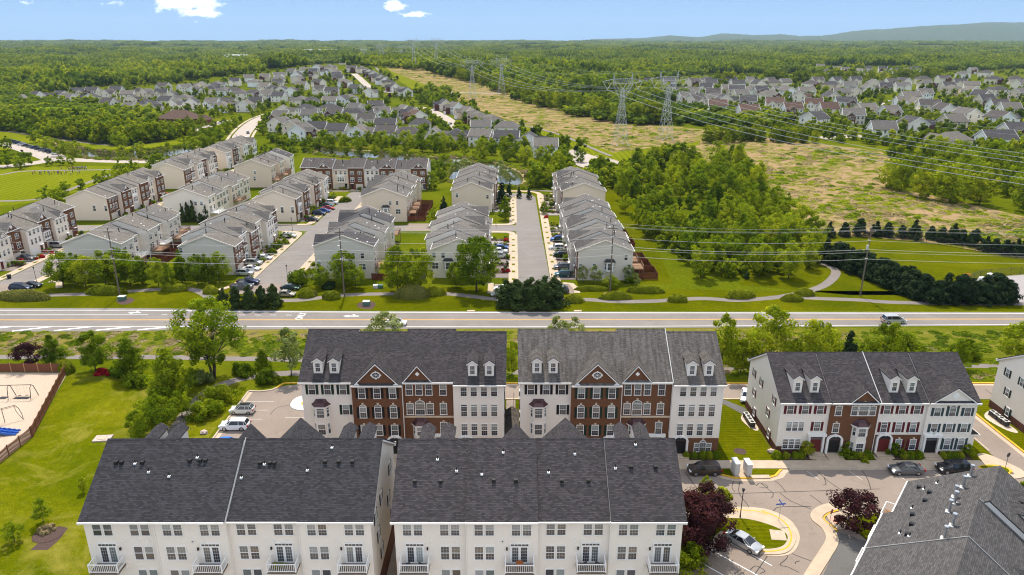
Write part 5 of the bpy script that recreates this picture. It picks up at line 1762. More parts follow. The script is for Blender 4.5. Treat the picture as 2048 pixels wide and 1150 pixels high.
def house_meshes():
 """a few house plans; each is a dict of part name -> (mesh, offsets)"""
 for v in range(5):
  W_ = (12.5, 11.0, 13.5, 10.5, 12.0)[v]
  D_ = (9.5, 10.5, 10.0, 9.0, 11.0)[v]
  ze, rs = (5.6, 5.7, 5.8, 5.6, 5.7)[v], (3.2, 3.4, 3.1, 3.6, 3.0)[v]
  h = {}
  hip = v in (2, 4)
  x0, x1, y0, y1 = -W_ / 2, W_ / 2, -D_ / 2, D_ / 2
  oh, th = .4, .18
  if not hip:
   h['wall'] = MB().prism([(y0, 0), (y1, 0), (y1, ze - .15), (0, ze + rs - .2), (y0, ze - .15)], 'x', x0, x1).mesh('wall', M['siding_cream'])
   k = rs / (D_ / 2)
   pr_ = [(y0 - oh, ze - oh * k), (0, ze + rs), (y1 + oh, ze - oh * k), (y1 + oh, ze - oh * k - th), (0, ze + rs - th), (y0 - oh, ze - oh * k - th)]
   h['roof'] = MB().prism(pr_, 'x', x0 - oh, x1 + oh).mesh('roof', M['roof_dark'])
   t_ = MB()
   for xx in (x0 - oh - .02, x1 + oh - .08):
    for yy in (y0 - oh, y1 + oh):
     t_.prism([(yy, ze - oh * k + .01), (0, ze + rs + .01), (0, ze + rs - .3), (yy, ze - oh * k - .3)], 'x', xx, xx + .1)
   t_.box(x0 - oh, x1 + oh, y0 - oh - .1, y0 - oh - .01, ze - oh * k - .2, ze - oh * k)
   h['trim'] = t_.mesh('trim', M['trim'])
  else:
   h['wall'] = MB().box(x0, x1, y0, y1, 0, ze - .1).mesh('wall', M['siding_cream'])
   r = MB()
   a = [(x0 - oh, y0 - oh, ze - .2), (x1 + oh, y0 - oh, ze - .2), (x1 + oh, y1 + oh, ze - .2), (x0 - oh, y1 + oh, ze - .2)]
   p, q = (x0 + D_ * .36, 0, ze + rs), (x1 - D_ * .36, 0, ze + rs)
   r.face([a[0], a[1], q, p]).face([a[1], a[2], q]).face([a[2], a[3], p, q]).face([a[3], a[0], p]).face(a[::-1])
   h['roof'] = r.mesh('roof', M['roof_dark'])
   h['trim'] = MB().box(x0 - oh, x1 + oh, y0 - oh - .08, y0 - oh, ze - .4, ze - .2).mesh('trim', M['trim'])
  # front wing with gable (towards -y) and garage wing
  wx, ww, wd = (W_ * .22, 5.2, 2.4) if v % 2 == 0 else (-W_ * .2, 4.6, 3.4)
  h['wing'] = MB().prism([(wx - ww / 2, 0), (wx + ww / 2, 0), (wx + ww / 2, ze - .4), (wx, ze + 1.7), (wx - ww / 2, ze - .4)], 'y', y0 - wd, y0 + .5).mesh('wing', M['brick_red'])
  k = 2.1 / (ww / 2)
  hw = ww / 2 + .35
  r = MB().prism([(wx - hw, ze - .4 - .35 * k + .12), (wx, ze + 1.85), (wx + hw, ze - .4 - .35 * k + .12), (wx + hw, ze - .4 - .35 * k - .05), (wx, ze + 1.68), (wx - hw, ze - .4 - .35 * k - .05)], 'y', y0 - wd - .35, y0 + D_ * .33)
  h['wing_roof'] = r.mesh('wing_roof', M['roof_dark'])
  t_ = MB()
  for sg in (-1, 1):
   t_.prism([(wx, ze + 1.66), (wx + sg * hw, ze - .4 - .35 * k - .06), (wx + sg * hw, ze - .4 - .35 * k - .3), (wx, ze + 1.4)], 'y', y0 - wd - .34, y0 - wd - .2)
  h['wing_trim'] = t_.mesh('wing_trim', M['trim'])
  wins = []
  for xx in (x0 + 1.4, x0 + 3.6, x1 - 3.4, x1 - 1.3):
   if abs(xx - wx) > ww / 2 + .6:
    wins += [(xx, y0, 3.4, 0), (xx, y0, .7, 0)]
  wins += [(wx - .9, y0 - wd, 3.3, 0), (wx + .9, y0 - wd, 3.3, 0)]
  if v % 2:
   h['garage_door'] = MB().box(wx - 1.7, wx + 1.7, y0 - wd - .05, y0 - wd + .02, 0, 2.2).mesh('garage_door', M['garage_white'])
  else:
   wins += [(wx, y0 - wd, .7, 0)]
   dx = x0 + 5.0 if wx > 0 else x1 - 4
   h['door'] = MB().box(-.5, .5, -.05, .02, 0, 2.1).mesh('door', M['door_dark'])
   h['_door'] = (dx, y0, .1)
  for yy in (y0 + 2.2, y1 - 2.2):
   for z in (3.5, .8):
    wins += [(x1, yy, z, 1), (x0, yy, z, 3)]
  bk = [(xx, y1, z, 2) for xx in (x0 + 1.8, 0, x1 - 1.8) for z in (3.5, .8)]
  h['_wins'], h['_back'] = wins, bk
  HM[v] = h


house_meshes()
HWIN = simple_win(.95, 1.45)
WALLS = [('cream', 'siding_cream'), ('white', 'siding_bright'), ('beige', 'siding_beige'), ('tan', 'siding_tan'), ('off white', 'siding_white'), ('grey-beige', 'siding_grey')]
ROOFS = [('charcoal', 'roof_dark'), ('grey', 'roof_grey'), ('brown-grey', 'roof_slate'), ('tan', 'roof_tan')]
HOUSES = []


def house(px, py, v, rot, wi, ri, rowname, i, front='brick_red', zc=6.5, rs=None):
 p = at(px, py, zc)
 wn, wm = WALLS[wi]
 rn, rm = ('red-brown', 'roof_brown') if ri == 9 else ROOFS[ri]
 h = HM[v]
 root = empty('detached_house', p, rot, '%s house, %s roof, %s in %s' % (wn, rn, ordw(i), rowname), 'house', 'detached houses of the far estates')
 omat(link('wall', h['wall'], root), M[wm])
 r_ = omat(link('roof', h['roof'], root), M[rm])
 link('trim', h['trim'], root)
 w_ = omat(link('wing', h['wing'], root), M[front])
 omat(link('wing_roof', h['wing_roof'], root), M[rm])
 link('wing_trim', h['wing_trim'], root)
 if 'garage_door' in h:
  link('garage_door', h['garage_door'], root)
 if 'door' in h:
  link('door', h['door'], root, h['_door'])
 if p.y < 900:
  # windows on the sides that can be seen from the air here
  to = math.atan2(-p.y, -p.x)
  for x, y, z, f in h['_wins'] + h['_back']:
   ang = rot + (-PI2, 0, PI2, math.pi)[f]
   if math.cos(ang - to) > .15:
    link('window', HWIN, root, (x, y, z), (0, PI2, math.pi, -PI2)[f])
 sc_ = 1.38 if px > 1200 else 1.17
 root.scale = (sc_, sc_, sc_ * .94)
 HOUSES.append((p.x, p.y))
 return root


ROWS = {
 "the left estate's back row": [(47, 195), (74, 189), (122, 188), (156, 181), (185, 180), (233, 178), (278, 181), (328, 171), (369, 173), (403, 169), (426, 171), (470, 161), (498, 154), (531, 152), (558, 149), (584, 142), (611, 139), (635, 134), (660, 133), (685, 129), (704, 135)],
 "the left estate's second row": [(137, 193), (182, 193), (216, 185), (256, 187), (293, 184), (323, 184), (344, 189), (369, 194), (389, 178), (435, 167), (423, 176), (451, 180), (469, 180), (484, 185), (507, 185), (512, 163), (530, 171), (546, 176), (555, 164), (558, 157), (565, 178), (583, 180), (595, 148), (595, 156), (604, 168), (627, 142), (651, 142), (667, 142)],
 "the left estate's third row": [(217, 203), (264, 197), (293, 206), (260, 213), (305, 212), (334, 198), (350, 206), (385, 203), (426, 203), (458, 202), (444, 209), (490, 208), (512, 201), (535, 187), (558, 190), (632, 152), (637, 163), (641, 176), (664, 180), (673, 149), (678, 155), (690, 163), (711, 175)],
 "the left estate's middle": [(565, 219), (563, 230), (602, 198), (623, 200), (613, 215), (620, 227), (660, 200), (685, 197), (699, 195), (660, 214), (671, 223), (711, 214), (715, 223), (734, 236), (737, 182), (750, 210), (753, 222), (751, 209), (763, 222)],
 "the pond-side row": [(560, 243), (586, 249), (604, 258), (634, 253), (676, 257), (718, 260), (772, 245), (774, 261), (816, 264), (840, 245), (868, 266), (913, 267), (962, 250), (963, 269), (1014, 252), (1014, 271), (1059, 277), (1091, 288)],
 "the meadow-side string": [(725, 137), (737, 142), (746, 146), (751, 151), (760, 154), (767, 159), (777, 163), (788, 172), (802, 179), (814, 181), (809, 218), (824, 222), (833, 229), (889, 206), (911, 212), (934, 221), (948, 226), (958, 231), (983, 238)],
 "the far strip in the wood": [(1112, 123), (1130, 121), (1148, 123), (1166, 121), (1184, 123), (1200, 121), (1400, 123), (1420, 121), (1640, 133), (1655, 143), (1672, 137), (1690, 140), (1720, 142), (1735, 137), (1765, 138), (1790, 141), (1815, 142), (1830, 137)],
 "the right estate's back row": [(1223, 163), (1258, 164), (1291, 164), (1314, 139), (1338, 164), (1345, 139), (1373, 139), (1387, 164), (1413, 160), (1461, 161), (1503, 161), (1539, 162), (1569, 165), (1621, 168), (1634, 161), (1672, 161), (1710, 160), (1747, 166), (1782, 164), (1808, 162), (1846, 159), (1886, 157), (1926, 148), (1945, 140), (1971, 146), (1987, 159), (2030, 159)],
 "the right estate's second row": [(1328, 173), (1421, 166), (1475, 167), (1516, 167), (1548, 166), (1661, 170), (1700, 170), (1735, 176), (1770, 174), (1804, 172), (1853, 168), (1895, 172), (1919, 165), (1943, 170), (1905, 178), (1943, 181), (1996, 180), (2041, 167), (2037, 185)],
 "the right estate's third row": [(1364, 183), (1385, 184), (1413, 175), (1426, 187), (1456, 178), (1473, 179), (1481, 188), (1506, 180), (1521, 181), (1538, 190), (1559, 180), (1574, 182), (1611, 182), (1599, 192), (1662, 193), (1684, 185), (1707, 182), (1820, 192), (1848, 187), (1961, 190)],
 "the right estate's fourth row": [(1373, 194), (1392, 199), (1428, 196), (1448, 199), (1496, 202), (1549, 206), (1626, 208), (1690, 204), (1808, 204), (1829, 205), (1857, 210), (1970, 200), (1996, 210), (2018, 217)],
 "the right estate's front row": [(1435, 211), (1496, 221), (1584, 217), (1629, 237), (1656, 217), (1705, 230), (1731, 219), (1778, 224), (1764, 258), (1825, 248), (1888, 219), (1905, 243), (1933, 228), (1992, 276), (1999, 236), (2030, 261), (1900, 281)],
}
rh = random.Random(5)
BROWN = {(1435, 211), (1496, 221), (1549, 206), (1584, 217), (1626, 208), (1656, 217), (1599, 192), (833, 229)}
WHITE = {(1764, 258), (1091, 288), (718, 260), (1059, 277), (613, 215), (620, 227), (1584, 217), (911, 212)}
for rn_, lst in ROWS.items():
 lst = sorted(lst)
 for i, (px, py) in enumerate(lst):
  v = rh.choice((0, 1, 2, 3, 4, 1, 3))
  right = px > 1200
  rot = (rh.choice((0, 0, PI2, math.pi, -PI2)) if not right else rh.choice((0, 0, 0, PI2, math.pi))) + rh.gauss(0, .22) + (.0 if right else -.12)
  if 'pond' in rn_:
   rot = rh.choice((math.pi, math.pi, PI2)) - .12 + rh.gauss(0, .08)
  if 'string' in rn_:
   rot = -PI2 + .45 + rh.gauss(0, .1)
  wi = 1 if (px, py) in WHITE else rh.choices((0, 1, 2, 3, 4, 5), (4, 1.6, 3, 2, 3, 1.2))[0]
  ri = 9 if (px, py) in BROWN else rh.choice((0, 0, 1, 2, 3))
  fr_ = rh.choice(('brick_red', 'brick_dark', None, None))
  house(px, py, v, rot, wi, ri, rn_, i, fr_ or WALLS[wi][1])

# community building with brown hipped roofs, pavilion by the pond, far warehouses
cb = empty('community_building', at(364, 248, 0), -.35, 'large low brick building with brown hipped roof at the wood edge', 'building')
for dx_ in (-12, -4, 4, 12, 20):
 HOUSES.append((cb.location.x + dx_, cb.location.y - 4 - dx_ * .35))
MB().box(-14, 14, -9, 9, 0, 4.6).build('wall', M['brick_dark'], cb)
r = MB()
for (x0, x1, y0, y1, z0, z1, k) in ((-15, 15, -10, 10, 4.5, 10.5, 9), (14, 23, 0, 9, 3.6, 7.5, 4.2)):
 a = [(x0, y0, z0), (x1, y0, z0), (x1, y1, z0), (x0, y1, z0)]
 ym = (y0 + y1) / 2
 p, q = (x0 + k, ym, z1), (x1 - k, ym, z1)
 r.face([a[0], a[1], q, p]).face([a[1], a[2], q]).face([a[2], a[3], p, q]).face([a[3], a[0], p]).face(a[::-1])
r.build('roof', M['roof_brown'], cb)
MB().box(15, 22, 1, 8, 0, 3.6).build('side_wing', M['brick_red'], cb)
for k in range(8):
 link('window', simple_win(1.2, 1.8), cb, (-12.2 + k * 3.45, -9, 1.2))
pv = empty('pond_pavilion', at(1064, 355, 0), .2, 'round brown pavilion standing at the pond edge', 'pavilion')
for k in range(8):
 a = k * math.pi / 4
 MB().tube((3.6 * math.cos(a), 3.6 * math.sin(a), 0), (3.6 * math.cos(a), 3.6 * math.sin(a), 2.8), .12, n=6).build('post', M['wood_pole'], pv)
rp = MB()
for k in range(8):
 a, b = k * math.pi / 4, (k + 1) * math.pi / 4
 rp.face([(4.6 * math.cos(a), 4.6 * math.sin(a), 2.7), (4.6 * math.cos(b), 4.6 * math.sin(b), 2.7), (0, 0, 4.6)])
rp.build('roof', M['roof_brown'], pv)
MB().disc((0, 0, .25), 4.4, 16).build('floor_deck', M['wood_deck'], pv)
for i, (px, py, ww, dd, hh) in enumerate(sorted([(418, 121, 90, 60, 10), (452, 119, 120, 70, 12), (490, 116, 140, 60, 12), (520, 118, 70, 50, 9), (640, 106, 120, 60, 12), (700, 109, 140, 60, 11), (742, 110, 110, 60, 10)])):
 p = at(px, py)
 wh = empty('warehouse', p, rh.uniform(-.1, .1), 'long pale flat-roofed warehouse beyond the forest, %s of the far warehouses' % ordw(i), 'warehouse', 'far warehouses')
 MB().box(-ww / 2, ww / 2, -dd / 2, dd / 2, -4, hh).build('wall', M['warehouse'], wh)
 MB().box(-ww / 2 - .3, ww / 2 + .3, -dd / 2 - .3, dd / 2 + .3, hh, hh + .8).build('roof', M['paint_white'], wh)
 for k in range(6):
  MB().box(-ww / 2 + ww * (k + .3) / 6, -ww / 2 + ww * (k + .7) / 6, -dd / 2 - .1, -dd / 2, 0, 4).build('loading_door', M['steel_dark'], wh)

# ------------------------------------------------------------------ trees and shrubs
def quads_mesh(name, C, N, S, tint, mat, extra=None, rs=None):
 """leaf faces: centres C, normals N, half sizes S"""
 n = len(C)
 rs = rs or np.random.RandomState(1)
 N = N / np.maximum(1e-6, np.linalg.norm(N, axis=1))[:, None]
 r = rs.normal(size=(n, 3))
 U = np.cross(N, r)
 U /= np.maximum(1e-6, np.linalg.norm(U, axis=1))[:, None]
 V_ = np.cross(N, U)
 a = S[:, None]
 b = (S * rs.uniform(.55, .95, n))[:, None]
 P = np.stack([C - U * a, C - V_ * b + N * a * .15, C + U * a, C + V_ * b + N * a * .15], axis=1).reshape(-1, 3)
 nv = len(P)
 F = np.arange(nv).reshape(-1, 4)
 tv = np.repeat(tint, 4)
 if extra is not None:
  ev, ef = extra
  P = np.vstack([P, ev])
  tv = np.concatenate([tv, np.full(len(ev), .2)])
 me = bpy.data.meshes.new(name)
 nf = n + (len(extra[1]) if extra is not None else 0)
 loops = F.reshape(-1)
 starts = np.arange(n) * 4
 tot_ = np.full(n, 4)
 if extra is not None:
  ef = np.array(extra[1]) + nv
  loops = np.concatenate([loops, ef.reshape(-1)])
  starts = np.concatenate([starts, n * 4 + np.arange(len(ef)) * ef.shape[1]])
  tot_ = np.concatenate([tot_, np.full(len(ef), ef.shape[1])])
 me.vertices.add(len(P))
 me.vertices.foreach_set('co', P.reshape(-1).astype(np.float32))
 me.loops.add(len(loops))
 me.loops.foreach_set('vertex_index', loops.astype(np.int32))
 me.polygons.add(nf)
 me.polygons.foreach_set('loop_start', starts.astype(np.int32))
 me.update(calc_edges=True)
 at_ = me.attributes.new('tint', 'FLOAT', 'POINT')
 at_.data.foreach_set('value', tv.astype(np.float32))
 me.materials.append(mat)
 return me


PROF = {'round': lambda t: math.sqrt(max(0, 1 - (2 * t - 1) ** 2)) * .98 + .02,
  'oval': lambda t: (max(0, math.sin(math.pi * min(1, t ** .8 * .97 + .03)))) ** .7,
  'cone': lambda t: min(1, t * 7 + .35) * (1 - t) ** .75 + .04,
  'column': lambda t: min(1, t * 6 + .5) * (1 - t ** 2.2) ** .8 + .04,
  'spread': lambda t: min(1, .45 + t * .9) * math.sqrt(max(0, 1 - t ** 3)),
  'dome': lambda t: math.sqrt(max(0, 1 - t * t))}


def icos():
 ph = (1 + 5 ** .5) / 2
 v = np.array([(-1, ph, 0), (1, ph, 0), (-1, -ph, 0), (1, -ph, 0), (0, -1, ph), (0, 1, ph), (0, -1, -ph), (0, 1, -ph), (ph, 0, -1), (ph, 0, 1), (-ph, 0, -1), (-ph, 0, 1)], float)
 f = [(0, 11, 5), (0, 5, 1), (0, 1, 7), (0, 7, 10), (0, 10, 11), (1, 5, 9), (5, 11, 4), (11, 10, 2), (10, 7, 6), (7, 1, 8), (3, 9, 4), (3, 4, 2), (3, 2, 6), (3, 6, 8), (3, 8, 9), (4, 9, 5), (2, 4, 11), (6, 2, 10), (8, 6, 7), (9, 8, 1)]
 return v / np.linalg.norm(v[0]), f


def crown(seed, shape, z0, z1, R, ncl, nlf, leaf, cr=.30, lean=0.0, shell=.6, up=.35, flat_=1.0, core=0.0):
 """leaf positions of a crown: clumps of leaves set through an envelope"""
 rs = np.random.RandomState(seed)
 pf = PROF[shape]
 C, N, S, T = [], [], [], []
 for k in range(ncl):
  for _ in range(30):
   t = rs.uniform(0, 1)
   if rs.uniform() < pf(t) + .1:
    break
  r = pf(t) * R
  a = rs.uniform(0, 2 * math.pi)
  d = r * (1 - (1 - shell) * rs.uniform() ** 1.2) if rs.uniform() < .8 else r * rs.uniform(0, shell)
  d *= rs.uniform(.82, 1.1)
  c = np.array([math.cos(a) * d, math.sin(a) * d, z0 + t * (z1 - z0)])
  rad = R * cr * rs.uniform(.7, 1.25) * (.55 + .45 * pf(t))
  m = max(4, int(nlf / ncl * rs.uniform(.7, 1.3)))
  dv = rs.normal(size=(m, 3))
  dv /= np.linalg.norm(dv, axis=1)[:, None]
  out = np.array([math.cos(a) * .6, math.sin(a) * .6, up])
  q = dv * (rad * (.35 + .65 * rs.uniform(size=(m, 1)) ** .5)) * np.array([1, 1, flat_])
  C.append(c + q)
  N.append(dv + out * .6 + rs.normal(size=(m, 3)) * .35)
  S.append(leaf * rs.uniform(.6, 1.25, m))
  T.append(np.clip(rs.uniform(.15, .85) + rs.normal(size=m) * .16, 0, 1))
 C, N, S, T = np.vstack(C), np.vstack(N), np.concatenate(S), np.concatenate(T)
 ex = None
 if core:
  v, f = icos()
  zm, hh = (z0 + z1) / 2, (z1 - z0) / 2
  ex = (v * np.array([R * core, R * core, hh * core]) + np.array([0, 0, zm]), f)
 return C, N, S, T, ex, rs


def trunk_mesh(seed, h, r, z0, R, limbs=6, mat='bark', multi=1):
 rg = random.Random(seed)
 mb = MB()
 for s in range(multi):
  a = 2 * math.pi * s / multi + rg.uniform(0, .6)
  off = (.25 * R * .3 if multi > 1 else 0)
  base = Vector((math.cos(a) * off * .3, math.sin(a) * off * .3, -.15))
  topp = Vector((math.cos(a) * off * 3 + rg.uniform(-.2, .2), math.sin(a) * off * 3 + rg.uniform(-.2, .2), h * .82))
  pts = [base.lerp(topp, k / 4) + Vector((rg.uniform(-.08, .08), rg.uniform(-.08, .08), 0)) * (0 if k == 0 else 1) for k in range(5)]
  rr_ = [r * (1 - .2 * k) for k in range(5)]
  for k in range(4):
   mb.tube(pts[k], pts[k + 1], rr_[k], rr_[k + 1], 7)
  for l_ in range(limbs):
   t_ = rg.uniform(.3, .85)
   i = min(3, int(t_ * 4))
   p = pts[i].lerp(pts[i + 1], t_ * 4 - i)
   b = 2 * math.pi * l_ / limbs + rg.uniform(-.4, .4)
   ln = R * rg.uniform(.55, .85)
   m_ = p + Vector((math.cos(b) * ln * .5, math.sin(b) * ln * .5, ln * rg.uniform(.25, .5)))
   e = m_ + Vector((math.cos(b) * ln * .4, math.sin(b) * ln * .4, ln * rg.uniform(.25, .5)))
   mb.tube(p, m_, r * .42 * (1.15 - t_), r * .26, 5).tube(m_, e, r * .26, r * .08, 5)
   for sg in (-1, 1):
    e2 = m_ + Vector((math.cos(b + sg * .8) * ln * .35, math.sin(b + sg * .8) * ln * .35, ln * .3))
    mb.tube(m_, e2, r * .18, r * .06, 4)
 return mb.mesh('trunk', M[mat], smooth=True)


TK = {}


def kind(name, variants, shape, h, z0, R, ncl, nlf, leaf, mat, rt_=.16, limbs=6, tm='bark', multi=1, **kw):
 """tree kind: a few different trees of unit size h"""
 TK[name] = (h, [(trunk_mesh(sum(map(ord, name)) % 97 + v, h * (.92 if shape in ('cone', 'column') else .8), rt_, z0, R, limbs, tm, multi) if limbs else None,
                     (lambda c: quads_mesh('crown', c[0], c[1], c[2], c[3], M[mat], c[4], c[5]))(crown(17 * v + len(name) * 7 + 3, shape, z0, h, R, ncl, nlf, leaf, **kw))) for v in range(variants)])


kind('maple', 4, 'oval', 10, 1.9, 3.7, 60, 5200, .20, 'leaf', .17)
kind('lime', 3, 'oval', 10, 1.6, 3.3, 60, 5000, .19, 'leaf_lime', .15)
kind('conic', 3, 'cone', 9, 1.2, 3.1, 70, 5200, .18, 'leaf', .14, 8)
kind('open', 2, 'spread', 15, 4.2, 6.4, 95, 9500, .20, 'leaf', .24, 7, multi=4, cr=.2)
kind('bigoak', 2, 'round', 14, 2.6, 5.6, 95, 9000, .24, 'leaf', .28, 8, cr=.24)
kind('airy', 3, 'oval', 9, 2.0, 3.0, 46, 2600, .19, 'leaf_pale', .11, 7, 'bark_grey', cr=.26)
kind('purple', 2, 'spread', 5, 1.2, 3.0, 42, 3600, .15, 'leaf_purple', .11, 7, cr=.26)
kind('plum', 2, 'round', 8, .8, 3.6, 80, 8500, .16, 'leaf_purple', .16, 6, cr=.28, core=.55)
kind('cypress', 3, 'column', 7, .1, 2.0, 80, 4600, .20, 'leaf_cypress', .12, 0, cr=.34, up=.7, core=.7)
kind('cedar', 3, 'cone', 6, .1, 2.4, 80, 4200, .19, 'leaf_dark', .12, 0, cr=.3, up=.7, core=.6)
kind('spruce', 2, 'cone', 9, .2, 2.6, 90, 4200, .2, 'leaf_dark', .14, 0, cr=.24, up=.3, flat_=.5, core=.5)
kind('wood', 4, 'oval', 10, .8, 3.5, 44, 2600, .27, 'leaf', .14, 5)
kind('woodlime', 3, 'round', 11, .6, 4.0, 46, 2700, .29, 'leaf_lime', .15, 5)
kind('tallwood', 3, 'oval', 15, 1.0, 4.4, 52, 2600, .34, 'leaf_forest', .2, 5, cr=.27)
kind('mid', 3, 'oval', 9, .9, 3.4, 30, 1100, .36, 'leaf', .13, 4)
kind('midlime', 2, 'round', 9, .7, 3.6, 30, 1100, .37, 'leaf_lime', .13, 4)
kind('middark', 2, 'oval', 9, .7, 3.4, 30, 1100, .36, 'leaf_forest', .13, 4)

TREES = []


def tree(kind_, x, y, h, wide=1.0, v=None, rg=RNG):
 h0, vs_ = TK[kind_]
 tm, cm = vs_[(v if v is not None else rg.randrange(len(vs_))) % len(vs_)]
 nm = {'cypress': 'cypress_tree', 'cedar': 'cedar_tree', 'spruce': 'spruce_tree', 'purple': 'purple_leaf_tree', 'plum': 'purple_leaf_tree'}.get(kind_, 'deciduous_tree')
 root = empty(nm, (x, y, terr(x, y)), rg.uniform(0, 6.28))
 s = h / h0
 wide *= 1.12
 root.scale = (s * wide, s * wide, s)
 if tm:
  link('trunk', tm, root)
 else:
  link('trunk', STUMP, root)
 link('crown', cm, root)
 TREES.append((x, y))
 return root


STUMP = MB().tube((0, 0, -.2), (0, 0, 3.0), .16, .08, 7).mesh('trunk', M['bark'])


def trees(where, lst, descr, cat='tree', group=None):
 """lst: (kind, px, py of the foot, height, widening); labelled by their order from the left"""
 lst = sorted(lst, key=lambda q: q[1])
 n = len(lst)
 for i, (k, px, py, h, wd) in enumerate(lst):
  p = at(px, py)
  o = tree(k, p.x, p.y, h, wd, v=i)
  d = descr.get(k, descr['']) if isinstance(descr, dict) else descr
  tag(o, ('%s, %s of %s' % (d, ordw(i), where)) if n > 1 else '%s %s' % (d, where), cat, group or 'trees ' + where)


GRN = {'': 'leafy green tree', 'lime': 'yellow-green tree', 'airy': 'pale airy tree', 'cypress': 'dark cypress', 'cedar': 'dark cedar', 'spruce': 'dark spruce', 'purple': 'purple leaved tree', 'plum': 'purple leaved tree', 'conic': 'cone-shaped green tree',
       'open': 'big open tree with several stems', 'woodlime': 'yellow-green tree', 'midlime': 'yellow-green tree', 'middark': 'dark green tree'}
trees('the near lawn trees', [('purple', 62, 733, 4.6, 1.0), ('conic', 111, 732, 6.6, .95), ('maple', 192, 743, 8.2, .95), ('conic', 264, 756, 8.4, .95), ('conic', 345, 800, 10.5, 1.0), ('open', 428, 756, 15.2, 1.0), ('conic', 528, 752, 5.8, .8), ('airy', 583, 752, 9.5, .95),
      ('maple', 322, 862, 6.6, 1.0), ('maple', 282, 880, 5.2, 1.0), ('maple', 365, 835, 5.0, .9)], GRN, group='lawn trees by the path')
BK_Y = 126.0


def by_top(k, px, top, y, wd=1.0):
 """tree at world depth y whose tip shows at photo row top"""
 h = zat(px, top, y)
 p = pix(0, y)[1]
 return (k, px, p, h, wd)


trees('those behind the brick blocks', [by_top('airy', 775, 626, 131, 1.2), by_top('airy', 745, 650, 131, .8), by_top('airy', 1115, 634, 132, .9), by_top('airy', 1146, 636, 132, .9), by_top('maple', 1024, 682, 122, .6)], GRN, group='trees behind the brick blocks')
trees('those behind the white blocks', [by_top('lime', 1443, 629, 124, .72), by_top('lime', 1535, 613, 124, .95), by_top('lime', 1630, 633, 124, .9), by_top('cedar', 1692, 667, 124, .7), by_top('lime', 1765, 641, 125, .95), by_top('lime', 1480, 680, 123, .9), by_top('lime', 1585, 678, 123, .8), by_top('maple', 1912, 677, 126, .8),
      by_top('lime', 2038, 640, 128, 1.2), by_top('lime', 1840, 692, 128, .9), by_top('lime', 1720, 690, 128, .9), by_top('lime', 1500, 690, 123, .7)], GRN, group='trees behind the white blocks')
trees('the road trees at left', [('maple', 128, 573, 9.2, .95), ('lime', 172, 574, 9.0, 1.0), ('maple', 152, 566, 8.2, .9), ('maple', 212, 572, 9.4, .95), ('maple', 238, 566, 9.4, .95), ('maple', 262, 572, 9.6, 1.0), ('conic', 285, 570, 8.2, .8), ('lime', 318, 572, 7.6, .9), ('lime', 338, 578, 6.8, .8),
      ('conic', 365, 566, 8.6, .8), ('maple', 397, 570, 8.2, .85), ('conic', 418, 566, 8.2, .7), ('maple', 440, 565, 8.2, .85), ('purple', 290, 555, 4.5, .7), ('airy', 306, 552, 5.0, .9)], GRN)
trees('the trees by the end walls', [('maple', 605, 572, 4.6, 1.1), ('maple', 640, 574, 6.2, 1.0), ('maple', 690, 574, 9.6, .95), ('maple', 712, 578, 6.6, 1.0), ('lime', 795, 585, 12.0, 1.0), ('lime', 836, 583, 12.2, .95), ('bigoak', 953, 584, 14.0, .95), ('maple', 912, 575, 6.8, .9), ('airy', 1165, 566, 4.6, 1.0), ('airy', 1189, 570, 5.2, 1.0), ('lime', 1222, 577, 3.6, 1.6), ('airy', 1256, 564, 4.6, 1.0), ('airy', 1272, 574, 3.6, .9),
      ('conic', 1010, 440, 8.5, .8), ('spruce', 1004, 410, 9.5, .8), ('spruce', 888, 430, 7, .9), ('lime', 870, 452, 6.6, 1.0), ('conic', 1088, 428, 5.0, 1.0)], GRN)
trees('those at the left car bays', [('cypress', 448, 614, 4.8, .9), ('cypress', 474, 616, 5.6, .9), ('cypress', 500, 616, 5.8, .95), ('cypress', 525, 616, 5.6, .9), ('cypress', 549, 614, 6.0, .9)], GRN)
trees('the clump at the straight street', [('cypress', 1012, 612, 6.6, 1.25), ('cypress', 1036, 616, 7.2, 1.2), ('cypress', 1060, 617, 7.6, 1.2), ('cypress', 1086, 616, 7.8, 1.2), ('cypress', 1110, 611, 7.2, 1.2)], GRN)
trees('the screen by the mown field', [('cedar', 1655 + i * 14.5 + (2 if i % 2 else -2), 522 + i * 5.9, 6.2 + (i % 3) * .6, 1.15) for i in range(14)] + [('cedar', 1868 + i * 24, 605 - (i % 2) * 3, 6.0 + (i % 3) * .7, 1.2) for i in range(7)], GRN)
trees('the small meadow fence cedars', [('cedar', x, y, h, 1.0) for x, y, h in ((1658, 474, 4.8), (1688, 472, 4.8), (1718, 471, 6.0), (1750, 473, 5), (1774, 474, 5), (1802, 476, 4.5), (1828, 478, 6), (1861, 479, 4.6), (1882, 484, 5), (1904, 486, 6), (1922, 489, 5), (1946, 494, 6), (1970, 502, 4.4), (1988, 504, 4.4), (2010, 509, 4.8), (2030, 511, 5), (2046, 513, 5))], GRN)
trees('three at the lower right junction', [('plum', 1400, 1100, 7.6, 1.0), ('plum', 1415, 1055, 6.2, .85), ('purple', 1705, 1062, 5.2, 1.05)], GRN)
trees('standing by the mailbox street, its tip above the purple trees', [('lime', 1408, 1010, 4.6, .55)], 'small bright lime tree')
trees('three on the lower left lawn', [('airy', 88, 1045, 3.6, 1.0), ('lime', 168, 985, 2.6, .6), ('airy', 30, 1085, 3.0, 1.2)], {'': 'thin young tree', 'lime': 'slim young tree'})
for o_ in [o for o in bpy.data.objects if o.name.startswith('deciduous') and o.get('label', '').startswith('thin young')]:
 for ch in o_.children:
  if ch.name.startswith('crown'):
   omat(ch, M['leaf'])
